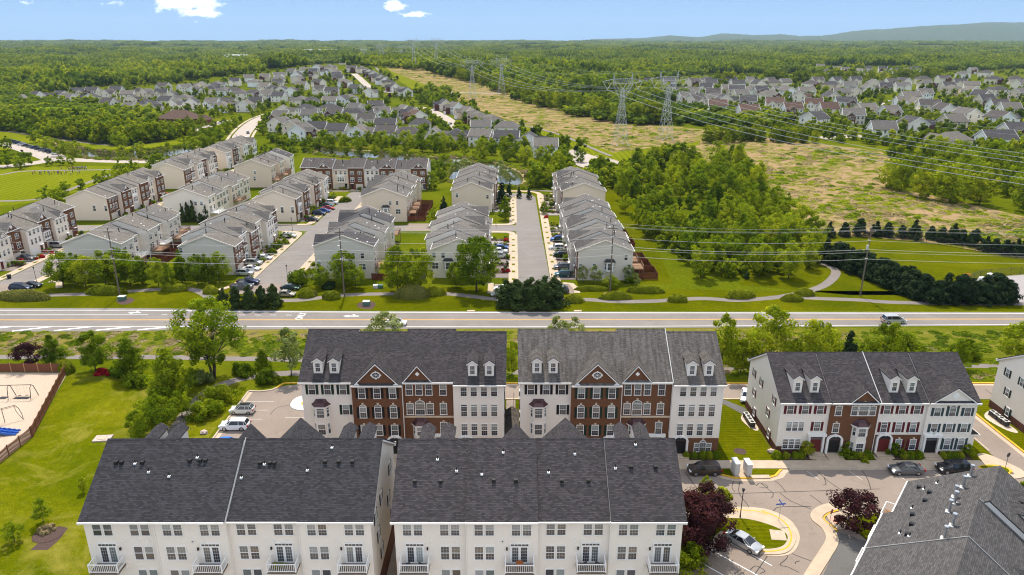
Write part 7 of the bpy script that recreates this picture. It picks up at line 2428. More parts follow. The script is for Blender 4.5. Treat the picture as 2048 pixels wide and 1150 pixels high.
while k < 3400:
 px, py = rf.uniform(800, 2060), rf.uniform(145, 515)
 if not inpoly(px, py, MEADOW):
  continue
 k += 1
 p = at(px, py)
 n_ = math.sin(p.x * .09) * math.sin(p.y * .07) + math.sin(p.x * .03 + 2) * math.sin(p.y * .035)
 if rf.random() > .55 + .4 * n_:
  continue
 s = rf.uniform(.7, 2.2) * (1.3 if n_ > .6 else 1)
 md_.append((p.x, p.y, p.z, rf.uniform(0, 6.28), s, s * rf.uniform(.25, .6), rf.choices(range(4), (3, 3, 4, 2.4 if n_ > .3 else 1))[0]))
gn_scatter('meadow_scrub', md_, TF, 'tan and green rough growth in the meadow under the power lines', 'scrub')
# reeds and shrubs at the pond margins
rd_ = []
for W_ in (W1, W2):
 P = spline([tuple(at(*p)[:2]) for p in W_], closed=True, k=10)
 c = np.array(P).mean(axis=0)
 for q in P:
  for _ in range(4):
   kk = rf.uniform(1.02, 1.12)
   s = rf.uniform(.7, 1.6)
   rd_.append((c[0] + (q[0] - c[0]) * kk, c[1] + (q[1] - c[1]) * kk, .1, rf.uniform(0, 6), s, s, rf.choice((0, 1, 2, 2, 3))))
p0 = at(715, 296)
for k in range(60):
 rd_.append((p0.x + rf.uniform(-18, 12), p0.y + rf.uniform(-2, 2), .1, rf.uniform(0, 6), 1.1, 1.2, 4))
gn_scatter('pond_reeds', rd_, TF + [tuft(5, 'leaf_yellow', 120, .8)], 'reeds and low growth round the pond banks', 'reeds')
# rough verge grass and the small planting of the townhouse front gardens
vg = []
for k in range(2600):
 x, y = rf.uniform(-125, 125), rf.choice((rf.uniform(131.5, 143.6), rf.uniform(120.4, 129)))
 if y < 130 and (x < -34 or rf.random() < .5):
  continue
 n_ = math.sin(x * .11 + 1) * math.sin(y * .5) + math.sin(x * .05)
 s = rf.uniform(.5, 1.3)
 vg.append((x, y, 0, rf.uniform(0, 6.28), s, s * rf.uniform(.15, .4), rf.choices(range(4), (3, 2, 4, 2))[0] if n_ > -.2 else rf.choice((2, 3))))
gn_scatter('verge_growth', vg, TF, 'rough tufts of the unmown verge beside the main road', 'grass')
GS = [far_tree(21, 'leaf', 1.3, .8, 160, .13, 10), far_tree(22, 'leaf_lime', 1.1, .7, 150, .12, 10), far_tree(23, 'leaf_red', .9, .6, 140, .12, 8), far_tree(24, 'leaf_cypress', 1.6, .7, 160, .13, 10), far_tree(25, 'leaf_brush', .7, .6, 120, .12, 8)]
gs = []
for (xa, xb, ya, yb) in ((-75, -70.8, 184, 224), (-74.4, -70.8, 243.5, 283), (-141, -137, 187, 227), (-140, -137, 246, 285), (-140, -137, 302, 350), (-7.2, -.9, 181, 221), (-7, -.9, 258.6, 282), (12.8, 16.7, 179.5, 239), (12.8, 17.2, 253, 290), (-56.6, -52.4, 181, 220), (-56.6, -51.8, 244, 283)):
 y = ya + .4
 while y < yb - 4:
  for q in range(rf.randint(7, 12)):
   s = rf.uniform(.5, 1.15)
   gs.append((rf.uniform(xa + .2, xb - .2), y + 3.5 + rf.uniform(0, TU - 3.7), 0, rf.uniform(0, 6.28), s, s * rf.uniform(.8, 1.3), rf.choices(range(5), (5, 4, 1.1, 2, 2))[0]))
  y += TU
for k in range(46):
 s = rf.uniform(.6, 1.2)
 gs.append((rf.uniform(-88, -38), rf.uniform(299, 301.3), 0, 0, s, s, rf.choice((0, 1, 2, 3))))
gn_scatter('front_garden_plants', gs, GS, 'small shrubs and flowers between the drives of the townhouses', 'plants')

# ------------------------------------------------------------------ vehicles
def loft(mb, rings, m=0, cap=True):
 b = len(mb.v)
 n = len(rings[0])
 for r in rings:
  mb.v += [tuple(p) for p in r]
 for j in range(len(rings) - 1):
  for i in range(n):
   k = (i + 1) % n
   mb.f.append((b + j * n + i, b + j * n + k, b + (j + 1) * n + k, b + (j + 1) * n + i))
   mb.m.append(m)
 if cap:
  mb.f.append(tuple(range(b + n - 1, b - 1, -1)))
  mb.f.append(tuple(range(b + (len(rings) - 1) * n, b + len(rings) * n)))
  mb.m += [m, m]


CARS = {
 # length, width, body top profile [(x, z)], cabin: base front/rear x, roof front/rear x, belt z, roof z, wheel x, wheel r
 'sedan': (4.75, 1.84, [(-2.37, .52), (-2.30, .68), (-2.0, .80), (-1.25, .93), (.0, .95), (1.55, 1.0), (2.2, .98), (2.34, .84), (2.37, .6)], (-1.35, 1.85, -.42, .95, .93, 1.44), (-1.42, 1.38), .33),
 'suv': (4.75, 1.90, [(-2.37, .60), (-2.30, .86), (-2.1, .98), (-1.25, 1.08), (.0, 1.10), (1.9, 1.12), (2.28, 1.10), (2.36, .9), (2.37, .65)], (-1.35, 2.26, -.62, 1.85, 1.08, 1.70), (-1.44, 1.36), .37),
 'van': (5.1, 1.98, [(-2.55, .55), (-2.48, .80), (-2.2, .94), (-1.6, 1.06), (.0, 1.08), (2.1, 1.08), (2.46, 1.05), (2.54, .85), (2.55, .6)], (-1.85, 2.45, -.85, 2.1, 1.05, 1.76), (-1.6, 1.5), .35),
 'hatch': (4.1, 1.78, [(-2.05, .55), (-1.98, .76), (-1.7, .88), (-1.05, .98), (.0, 1.0), (1.6, 1.02), (1.95, 1.0), (2.03, .85), (2.05, .6)], (-1.2, 1.92, -.42, 1.45, .98, 1.55), (-1.25, 1.25), .33),
 'pickup': (5.6, 1.98, [(-2.8, .65), (-2.72, .98), (-2.4, 1.08), (-1.4, 1.14), (-.2, 1.15), (.8, 1.15), (2.7, 1.14), (2.78, 1.0), (2.8, .7)], (-1.45, .75, -.7, .62, 1.13, 1.86), (-1.75, 1.7), .40),
}
CM = {}


def car_parts(k):
 if k in CM:
  return CM[k]
 L, W_, top, (bf, br, rf_, rr_, zb, zr), (w0, w1), wr = CARS[k]
 hw = W_ / 2
 body = MB()
 xs = np.interp(np.linspace(0, 1, 25), np.linspace(0, 1, len(top)), [p[0] for p in top])
 rings = []
 for x in xs:
  zt = float(np.interp(x, [p[0] for p in top], [p[1] for p in top]))
  e = abs(x) / (L / 2)
  tw = hw * (1 - .16 * max(0, (e - .72) / .28) ** 1.8)
  zl = .24 + .10 * max(0, (e - .8) / .2)
  arch = max(0, max(1 - ((x - w0) / (wr * 1.22)) ** 2, 1 - ((x - w1) / (wr * 1.22)) ** 2))
  za = max(zl, wr * 1.18 * math.sqrt(arch) + .02) if arch > 0 else zl
  R = []
  for y, z in ((1, za), (1.0, max(za + .02, .45)), (1.0, max(za + .04, zt * .78)), (.94, zt * .95), (.80, zt), (.4, zt + .025), (0, zt + .03)):
   R.append((x, tw * y, z))
  ring = R + [(x, -y, z) for x_, y, z in R[-2::-1]]
  ring += [(x, -tw * .8, zl), (x, tw * .8, zl)]
  rings.append(ring)
 loft(body, rings)
 glass, roofp = MB(), MB()
 gb, gt = hw * .93, hw * .72

 def cab(fx, z, wd, bulge=.0):
  return fx, z, wd
 A = [(bf, gb * .86, zb - .02), (bf + .55, gb, zb), (br - .45, gb, zb), (br, gb * .88, zb - .02)]
 T = [(rf_, gt * .86, zr - .05), (rf_ + .25, gt, zr - .02), (rr_ - .2, gt, zr - .03), (rr_, gt * .9, zr - .07)]
 ring0 = A + [(x, -y, z) for x, y, z in A[::-1]]
 ring1 = T + [(x, -y, z) for x, y, z in T[::-1]]
 loft(glass, [ring0, ring1], cap=False)
 # roof skin and pillars in body colour
 top_r = [(x, y * .92, z + .05) for x, y, z in ring1]
 loft(roofp, [ring1, top_r], cap=False)
 n = len(top_r)
 b = len(roofp.v)
 roofp.v += top_r
 roofp.f.append(tuple(range(b, b + n)))
 roofp.m.append(0)
 for sg in (1, -1):
  for a, t_ in ((A[1], T[1]), ((bf * .35 + br * .65 - .1, gb, zb), (rf_ * .4 + rr_ * .6, gt, zr - .02)), (A[2], T[2]), (A[0], T[0]), (A[3], T[3])):
   p, q = Vector((a[0], a[1] * sg, a[2])), Vector((t_[0], t_[1] * sg, t_[2]))
   roofp.tube(p, q, .045, .04, 5)
  if k == 'suv' or k == 'van':
   roofp.tube((rf_ + .4, sg * gt * .92, zr + .07), (rr_ - .3, sg * gt * .92, zr + .06), .025, n=4)
  roofp.box(bf + .35, bf + .55, *((hw * .94, hw * 1.10) if sg > 0 else (-hw * 1.10, -hw * .94)), zb + .02, zb + .17)
 body.v += roofp.v
 o = len(body.v) - len(roofp.v)
 body.f += [tuple(i + o for i in f) for f in roofp.f]
 body.m += roofp.m
 if k == 'pickup':
  pass
 wh = MB()
 wh.tube((0, -.11, 0), (0, .11, 0), wr, wr, 16, 0)
 rim = MB().tube((0, -.125, 0), (0, .125, 0), wr * .64, wr * .60, 12)
 rs_ = MB()
 for i in range(5):
  a = 2 * math.pi * i / 5
  rs_.tube((0, .128, 0), (math.cos(a) * wr * .55, .128, math.sin(a) * wr * .55), .035, n=4)
  rs_.tube((0, -.128, 0), (math.cos(a) * wr * .55, -.128, math.sin(a) * wr * .55), .035, n=4)
 rim.v += rs_.v
 o = len(rim.v) - len(rs_.v)
 rim.f += [tuple(i + o for i in f) for f in rs_.f]
 rim.m += rs_.m
 zt_f, zt_r = top[1][1], top[-2][1]
 hl_ = MB().box(-.12, .12, -.26, .26, -.09, .09).mesh('headlight', M['headlight'])
 tl_ = MB().box(-.08, .08, -.22, .22, -.13, .13).mesh('taillight', M['taillight'])
 dk = MB()
 dk.box(-L / 2 - .012, -L / 2 + .2, -hw * .55, hw * .55, .34, .54).build
 dkm = dk.mesh('grille', M['lamp_black'])
 bd = body.mesh('body', PAINT['silver'], smooth=False)
 for p in bd.polygons:
  p.use_smooth = True
 bd.set_sharp_from_angle(angle=math.radians(38))
 bed = None
 if k == 'pickup':
  bed = MB().box(.95, 2.62, -hw * .80, hw * .80, 1.155, 1.175).mesh('bed_liner', M['lamp_black'])
 CM[k] = dict(body=bd, glass=glass.mesh('window_glass', M['car_glass']), tyre=wh.mesh('tyre', M['tyre'], smooth=False), rim=rim.mesh('rim', M['rim']), head=hl_, tail=tl_, grille=dkm, bed=bed,
                 wheels=[(w0, hw - .10), (w0, -hw + .10), (w1, hw - .10), (w1, -hw + .10)], wr=wr, hx=-L / 2 + .12, tx=L / 2 - .06, hy=hw * .72, hz=zt_f - .06, tz=zt_r - .02)
 return CM[k]


def car(k, x, y, ang, paint, label, roofm=None, cat='car', group='parked cars', z=.03, detail=True):
 """the car's nose points along its local -x"""
 d = car_parts(k)
 nm = {'sedan': 'parked_sedan', 'suv': 'parked_suv', 'van': 'minivan', 'hatch': 'parked_hatchback', 'pickup': 'pickup_truck'}[k]
 root = empty(nm, (x, y, z + terr(x, y)), ang, label, cat, group)
 omat(link('body', d['body'], root), PAINT[paint])
 link('window_glass', d['glass'], root)
 for wx, wy in d['wheels']:
  w_ = link('wheel', d['tyre'], root, (wx, wy, d['wr']))
  link('rim', d['rim'], w_)
 if detail:
  for sg in (-1, 1):
   link('headlight', d['head'], root, (d['hx'], sg * d['hy'], d['hz']))
   link('taillight', d['tail'], root, (d['tx'], sg * d['hy'] * 1.05, d['tz']))
  link('grille', d['grille'], root)
 if d['bed']:
  link('bed_liner', d['bed'], root)
 if roofm:
  L, W_, top, (bf, br, rf_, rr_, zb, zr), *_ = CARS[k]
  MB().box(rf_ + .05, rr_ - .05, -W_ * .31, W_ * .31, zr + .02, zr + .055).build('roof_panel', PAINT[roofm], root)
 return root


def cpx(k, px, py, ang, paint, label, **kw):
 p = at(px, py)
 return car(k, p.x, p.y, ang, paint, label, **kw)


cpx('sedan', 1486, 1090, math.radians(132), 'silver', 'silver sedan parked nose out beside the grass island')
cpx('suv', 1408, 946, 0, 'brown', 'old black and grey four wheel drive at the kerb, left of the mailboxes')
cpx('sedan', 1811, 945, 0, 'grey', 'dark grey sedan in the bay before the white block')
cpx('suv', 1906, 943, 0, 'black', 'black sport utility car beside the dark grey sedan')
cpx('hatch', 486, 825, 0, 'pearl', 'cream crossover with black roof in the car park', roofm='black')
cpx('suv', 471, 857, 0, 'white', 'white crossover in the car park, second from the kerb bend')
cpx('sedan', 449, 894, 0, 'bright_blue', 'bright blue car peeping over the foreground roof')
cpx('sedan', 1492, 797, math.radians(70), 'white', 'white car half hidden behind the white gable end')
cpx('van', 1786, 645, math.pi, 'silver', 'silver minivan driving on the main road', group='cars on the move')
cpx('sedan', 792, 650, math.pi, 'white', 'white car on the main road behind the pale tree', group='cars on the move')
A0, A1 = 0.0, math.pi
for k, px, py, a, c, lb in (
  ('suv', 490, 550, A1, 'silver', 'silver wagon at the corner drive of the brick row'), ('sedan', 503, 541, A1, 'white', 'white sedan behind the silver wagon'), ('suv', 508, 529, A1, 'silver', 'silver sport utility car in the third drive of the brick row'), ('sedan', 528, 519, A1, 'white', 'white coupe in the fourth drive of the brick row'),
  ('pickup', 497, 568, A1, 'navy', 'dark blue pickup in the end bays'), ('pickup', 484, 577, A1, 'grey', 'grey pickup with black bed beside the dark blue one'), ('sedan', 581, 579, A1, 'green', 'dark green sedan in the end bays by the street lamp'), ('sedan', 572, 592, A1, 'tan', 'champagne sedan next to the dark green sedan'),
  ('sedan', 578, 474, A1, 'white', 'white sedan on the drive at the street corner'), ('sedan', 624, 442, A1, 'black', 'black sedan on the drive under the beige gable'), ('suv', 638, 430, A1, 'navy', 'dark blue car behind the black sedan'), ('sedan', 648, 424, A1, 'blue', 'blue car between the leafy bush and the red car'), ('sedan', 657, 419, A1, 'red', 'red sedan on a far drive of the grey street'), ('sedan', 654, 413, A1, 'teal', 'teal car just behind the red sedan'), ('suv', 664, 408, A1, 'white', 'white sport utility car farthest up the grey street'),
  ('pickup', 50, 521, A1, 'grey', 'grey pickup on a drive at the left edge'), ('van', 117, 494, A1, 'silver', 'silver van on the drive of the left brick row'), ('van', 42, 580, A1, 'navy', 'dark minivan in the end bay behind the olive hedge'), ('sedan', 65, 574, A1, 'black', 'black sedan beside the dark minivan'), ('sedan', 335, 392, A1, 'red', 'red car in the gap between two left rows'),
  ('suv', 1115, 482, A0, 'blue', 'blue sport utility car, farthest in the right drives'), ('suv', 1114, 499, A0, 'white', 'white sport utility car in the right drives'), ('suv', 1122, 513, A0, 'black', 'black sport utility car behind the white one in the right drives'), ('suv', 1124, 538, A0, 'grey', 'grey sport utility car in the right drives'), ('suv', 1126, 553, A0, 'teal', 'teal sport utility car nearest the end wall'), ('suv', 1119, 585, A0, 'grey', 'dark car half hidden by the cypress clump'),
  ('sedan', 1001, 498, A1, 'blue', 'blue sedan left of the straight street'), ('sedan', 999, 505, A1, 'white', 'white sedan left of the straight street beside the blue one'), ('suv', 1001, 515, A1, 'pearl', 'cream crossover left of the straight street'), ('sedan', 1006, 581, A0, 'white', 'white sedan in the end bay left of the cypress clump'), ('sedan', 1001, 592, A0, 'silver', 'pale car in the end bay closest to the lawn path'), ('sedan', 1003, 400, A1, 'white', 'white car at the far end of the straight street'),
  ('sedan', 496, 267, 2.0, 'black', 'black car on the curving street'), ('sedan', 426, 252, .4, 'navy', 'dark car beside the community building'), ('sedan', 440, 247, .4, 'white', 'white car beside the community building'), ('suv', 1668, 272, .2, 'navy', 'dark car before the meadow-front house'), ('sedan', 900, 249, 1.2, 'grey', 'dark car on the estate street above the pond'), ('sedan', 846, 246, 0, 'red', 'red car beside the brick estate house'),
  ('sedan', 1722, 206, .3, 'white', 'white car at the turning circle of the right estate'), ('suv', 1740, 203, .3, 'blue', 'blue car at the turning circle of the right estate'), ('sedan', 1780, 203, .3, 'white', 'white car between the right estate gardens')):
 cpx(k, px, py, a, c, lb, detail=py > 380)
rc = random.Random(9)
for i in range(12):
 t_ = i / 11
 px, py = 18 + (112 - 18) * t_, 284.5 + (310 - 284.5) * t_
 cpx(rc.choice(('sedan', 'suv', 'suv')), px, py - 1, .2, ('grey', 'black', 'navy', 'silver', 'black', 'grey', 'navy', 'black', 'grey', 'black', 'black', 'white')[i], '%s car, %s in the parked line by the sports field' % (('grey', 'black', 'blue', 'silver', 'black', 'grey', 'blue', 'black', 'grey', 'black', 'black', 'white')[i], ordw(i)), group='cars parked in line by the sports field', detail=False)
tr = empty('box_truck', at(490, 285), 1.9, 'white box truck on the curving street', 'truck')
MB().box(-3.2, 3.4, -1.2, 1.2, .9, 3.4).build('cargo_box', M['paint_white'], tr)
MB().prism([(-5.2, .5), (-3.3, .5), (-3.3, 2.6), (-4.4, 2.6), (-5.0, 1.6)], 'y', -1.05, 1.05).build('cab', M['box_grey'], tr)
for wx in (-4.3, 2.2):
 for sg in (-1, 1):
  MB().tube((wx, sg * 1.15, .48), (wx, sg * .85, .48), .48, n=12).build('wheel', M['tyre'], tr)
ac = empty('pickup_bin', at(19, 557), .6, 'dark waste bin on the kerb at the left edge', 'bin')
MB().prism([(-.4, 0), (.4, 0), (.5, 1.0), (-.5, 1.0)], 'y', -.4, .4).build('body', M['lamp_black'], ac)
MB().box(-.55, .55, -.45, .45, 1.0, 1.1).build('lid', M['steel_dark'], ac)

# ------------------------------------------------------------------ wooden poles and street wires
POLES = [(240, 592), (689, 593), (1220, 583), (1720, 592)]
PW = []
for i, (px, py) in enumerate(POLES):
 p = at(px, py)
 PW.append(p)
 nm = ('leftmost', 'second', 'third', 'rightmost')[i]
 o = empty('utility_pole', p, 0, '%s of the four tall wooden utility poles along the main road' % nm, 'utility pole', 'utility poles along the road')
 MB().tube((0, 0, -.3), (.05, 0, 17.4), .20, .12, 8).build('shaft', M['wood_pole'], o)
 MB().box(-1.1, 1.1, -.08, .08, 16.3, 16.5).build('crossarm', M['wood_pole'], o)
 for k, xx in enumerate((-1.0, 0, 1.0)):
  MB().tube((xx, 0, 16.5 if xx else 17.3), (xx, 0, 16.9 if xx else 17.7), .07, .05, 6).build('insulator', M['box_grey'], o)
 if i in (1, 3):
  MB().tube((-.35, -.25, 12.2), (-.35, -.25, 13.2), .28, n=10).build('transformer', M['box_grey'], o)
 for zz in (14.2, 12.0, 9.6):
  MB().box(-.25, .25, -.25, .2, zz, zz + .2).build('bracket', M['box_grey'], o)
WIRES = []
xs_ = [-330.0] + [p.x for p in PW] + [190.0, 330.0]
ys_ = [168.0] + [p.y for p in PW] + [166.0, 165.0]
for k, (dy, z, r_, lb) in enumerate(((-1.0, 16.9, .022, 'front wire on the crossarms'), (0, 17.7, .022, 'top wire on the pole tips'), (1.0, 16.9, .022, 'rear wire on the crossarms'), (-.25, 14.2, .035, 'upper cable below the crossarms'), (-.25, 12.0, .045, 'middle communication cable'), (-.25, 11.4, .03, 'thin communication cable just under the middle one'), (-.25, 9.6, .04, 'lowest communication cable'))):
 mb = MB()
 pts = []
 for a in range(len(xs_) - 1):
  for q in range(10):
   t_ = q / 10
   pts.append((xs_[a] + (xs_[a + 1] - xs_[a]) * t_, ys_[a] + (ys_[a + 1] - ys_[a]) * t_ + dy * .4, z - 4 * 1.1 * t_ * (1 - t_)))
 mb.path(pts, r_ * .9, 4)
 tag(mb.build('overhead_wire', M['wire']), '%s of the roadside poles' % lb, 'wire', 'wires of the roadside poles')

# ------------------------------------------------------------------ lattice pylons with their conductors
def pylon_meshes():
 Hh = 42.0
 leg, br, arm = MB(), MB(), MB()

 def wd(z):
  return 7.6 + (2.0 - 7.6) * min(1, z / 27) if z < 27 else 2.0
 lv = [0, 6.5, 12.5, 18, 22.8, 27]
 S4 = ((1, 1), (1, -1), (-1, -1), (-1, 1))
 for sx, sy in S4:
  for a, b in zip(lv, lv[1:]):
   leg.tube((sx * wd(a) / 2, sy * wd(a) / 2, a), (sx * wd(b) / 2, sy * wd(b) / 2, b), .09, n=4)
  leg.tube((sx, sy, 27), (sx * .85, sy * .85, 33), .09, n=4)
  leg.box(sx * 3.8 - .5, sx * 3.8 + .5, sy * 3.8 - .5, sy * 3.8 + .5, -.3, .5)
 for i in range(4):
  p, q = S4[i], S4[(i + 1) % 4]
  for a, b in zip(lv, lv[1:]):
   A, B_ = [(s[0] * wd(a) / 2, s[1] * wd(a) / 2, a) for s in (p, q)], [(s[0] * wd(b) / 2, s[1] * wd(b) / 2, b) for s in (p, q)]
   br.tube(A[0], B_[1], .075, n=4).tube(A[1], B_[0], .075, n=4).tube(B_[0], B_[1], .075, n=4)
  br.tube((p[0], p[1], 27), (q[0] * .85, q[1] * .85, 33), .08, n=4)
  br.tube((q[0], q[1], 27), (p[0] * .85, p[1] * .85, 33), .08, n=4)
 # window-shaped head: two masts leaning out, cross bridge, earth-wire peaks
 for sg in (-1, 1):
  for yy in (-.8, .8):
   arm.tube((sg * .85, yy, 30), (sg * 5.0, yy * .6, 36.5), .075, n=4).tube((sg * 1.6, yy, 27.5), (sg * 6.2, yy * .6, 35.5), .09, n=4)
   arm.tube((sg * 5.0, yy * .6, 36.5), (sg * 6.0, 0, Hh), .075, n=4).tube((sg * 6.2, yy * .6, 35.5), (sg * 6.0, 0, Hh), .09, n=4)
   arm.tube((sg * 6.2, yy * .6, 36), (sg * 13.2, 0, 37.0), .075, n=4).tube((sg * 5.6, yy * .6, 38.6), (sg * 13.2, 0, 37.2), .09, n=4)
  for k in range(5):
   x0, x1 = 6.2 + k * 1.4, 6.2 + (k + 1) * 1.4
   arm.tube((sg * x0, .3, 36.1 + k * .18), (sg * x1, .2, 38.4 - (k + 1) * .24), .04, n=4)
  for k in range(4):
   a, b = k / 4, (k + 1) / 4
   arm.tube((sg * (.85 + 4.15 * a), .5, 30 + 6.5 * a), (sg * (1.6 + 4.6 * b), -.5, 27.5 + 8 * b), .04, n=4)
 for yy in (-.5, .5):
  arm.tube((-5.6, yy, 38.6), (5.6, yy, 38.6), .09, n=4).tube((-6.2, yy, 36), (6.2, yy, 36), .09, n=4)
  for k in range(9):
   x0 = -6 + k * 1.35
   arm.tube((x0, yy, 36), (x0 + .67, yy, 38.6), .04, n=4).tube((x0 + .67, yy, 38.6), (x0 + 1.35, yy, 36), .04, n=4)
 ins = MB()
 for cx in (-9.8, 0, 9.8):
  for sg in (-1, 1):
   ins.tube((cx + sg * 2.5, 0, 36.4), (cx, 0, 32.6), .13, n=5)
 return leg.mesh('leg', M['pylon_steel']), br.mesh('brace', M['pylon_steel']), arm.mesh('crossarm', M['pylon_steel']), ins.mesh('insulator', M['box_grey'])


PYM = pylon_meshes()
LA = [at(1240, 291), at(945, 196)]
LB = [at(1330, 279), at(1003, 189)]
for L_ in (LA, LB):
 d = L_[1] - L_[0]
 d.z = 0
 L_.insert(0, L_[0] - d)
 for k in range(3):
  q = L_[-1] + d
  q.z = terr(q.x, q.y)
  L_.append(q)
 for q in L_:
  q.z = terr(q.x, q.y)
cnt = 0
names = ['nearest pair', 'second pair', 'third pair', 'fourth pair', 'fifth pair']
for li, L_ in enumerate((LA, LB)):
 d = L_[2] - L_[1]
 ang = math.atan2(d.y, d.x) - PI2
 for k, q in enumerate(L_):
  if k == 0:
   continue
  s = 1.0 if k < 3 else 1.1
  o = empty('transmission_tower', q, ang, '%s lattice steel tower of the %s along the meadow' % (('left', 'right')[li], names[k - 1]), 'pylon', 'lattice towers of the power line')
  o.scale = (1, 1, s)
  for nm, me in zip(('legs_frame', 'brace', 'crossarm', 'insulator'), PYM):
   link(nm, me, o)
 u = Vector((math.cos(ang), math.sin(ang), 0))
 for ci, (off, zc, sag, nb, lb) in enumerate(((-9.8, 32.4, 9, 2, 'left phase'), (0, 32.4, 9, 2, 'middle phase'), (9.8, 32.4, 9, 2, 'right phase'), (-6, 42, 6.5, 1, 'left earth wire'), (6, 42, 6.5, 1, 'right earth wire'))):
  mb = MB()
  for bi in range(nb):
   o2 = off + (bi - (nb - 1) / 2) * .5
   pts = []
   for a in range(len(L_) - 1):
    sa, sb = (1 if a < 3 else 1.1), (1 if a + 1 < 3 else 1.1)
    for q in range(14):
     t_ = q / 14
     p = L_[a].lerp(L_[a + 1], t_) + u * o2
     pts.append((p.x, p.y, p.z + zc * (sa + (sb - sa) * t_) - 4 * sag * t_ * (1 - t_)))
   mb.path(pts, .038 if nb == 2 else .026, 4)
  tag(mb.build('power_conductor', M['wire']), '%s of the %s line of lattice towers' % (lb, ('left', 'right')[li]), 'wire', 'conductors of the lattice towers')

# ------------------------------------------------------------------ street lamps, signs, boxes
def lamp(px, py, h, label, arm=False):
 o = empty('street_lamp', at(px, py), 0, label, 'street lamp', 'black street lamps')
 MB().tube((0, 0, 0), (0, 0, .5), .12, .09, 8).tube((0, 0, .5), (0, 0, h - .5), .07, .05, 8).build('post', M['lamp_black'], o)
 MB().tube((0, 0, h - .5), (0, 0, h - .12), .10, .22, 8).tube((0, 0, h - .12), (0, 0, h), .25, .06, 8).build('lantern', M['lamp_black'], o)
 MB().tube((0, 0, h - .45), (0, 0, h - .14), .08, .17, 8).build('lantern_glass', M['box_grey'], o)


lamp(1480, 1036, 4.6, 'black street lamp on the grass island in the lower right')
lamp(576, 563, 4.6, 'black street lamp beside the end bays of the grey street')
lamp(585, 462, 4.6, 'black street lamp at the corner of the cross street')
lamp(74, 567, 4.6, 'black street lamp at the left bays')
lamp(624, 590, 0.1 + 4.2, 'thin lamp by the globe bush') if False else None
lamp(1103, 580, 4.4, 'black street lamp behind the cypress clump')
lamp(992, 452, 4.4, 'black street lamp at the side street of the straight road')
lamp(470, 318, 4.6, 'black street lamp by the curving street')

st_ = empty('stop_sign', at(1658, 1052), math.radians(40), 'red octagonal stop sign by the purple tree', 'sign')
MB().tube((0, 0, 0), (0, 0, 2.6), .035, n=6).build('post', M['steel'], st_)
MB().prism([(math.cos(math.pi / 8 + k * math.pi / 4) * .38, 2.25 + math.sin(math.pi / 8 + k * math.pi / 4) * .38) for k in range(8)], 'y', -.05, -.035).build('plate', M['sign_red'], st_)
tmh = link('lettering', text_mesh('STOP', .26, M['paint_white'], 'lettering'), st_, (0, -.056, 2.25))
tmh.rotation_euler = (PI2, 0, 0)
ns = empty('street_name_sign', at(1557, 1043), .1, 'blue street name sign on a thin post at the island corner', 'sign')
MB().tube((0, 0, 0), (0, 0, 3.0), .035, n=6).build('post', M['steel'], ns)
MB().box(-.65, .65, -.012, .012, 2.62, 2.82).build('name_plate', M['sign_blue'], ns)
MB().box(-.012, .012, -.65, .65, 2.86, 3.06).build('name_plate', M['sign_blue'], ns)
bs = empty('road_sign', at(2010, 938), .4, 'dark sign seen from behind on the right corner island', 'sign')
MB().tube((0, 0, 0), (0, 0, 2.7), .035, n=6).build('post', M['steel_dark'], bs)
MB().prism([(math.cos(math.pi / 8 + k * math.pi / 4) * .4, 2.4 + math.sin(math.pi / 8 + k * math.pi / 4) * .4) for k in range(8)], 'y', -.02, .02).build('plate', M['steel_dark'], bs)
for i, (x, y) in enumerate(((32.5, 89.7), (34.2, 89.5))):
 o = empty('mailbox_cluster', (x, y, .165), .05, '%s of the two white mailbox stacks on the kerb bulge' % ('left', 'right')[i], 'mailbox', 'mailbox stacks')
 MB().box(-.35, .35, -.85, .85, .45, 2.15).build('cabinet', M['box_grey'], o)
 MB().box(-.4, .4, -.9, .9, 2.15, 2.25).build('top', M['paint_white'], o)
 for yy in (-.55, .55):
  MB().box(-.12, .12, yy - .12, yy + .12, 0, .45).build('pedestal', M['box_grey'], o)
 for k in range(4):
  for q in range(4):
   MB().box(.35, .362, -.8 + q * .41, -.8 + q * .41 + .37, .55 + k * .4, .9 + k * .4).build('mail_door', M['paint_white'], o)


def ac_unit(px, py, label):
 o = empty('air_conditioner', at(px, py), .1, label, 'air conditioner', 'outdoor air conditioners')
 MB().box(-.42, .42, -.42, .42, .06, .9).build('casing', M['steel_dark'], o)
 MB().box(-.44, .44, -.44, .44, .9, .95).build('lid', M['box_grey'], o)
 MB().tube((0, 0, .95), (0, 0, .98), .3, n=12).build('fan_grille', M['lamp_black'], o)
 MB().box(-.55, .55, -.55, .55, 0, .06).build('pad', M['concrete'], o)


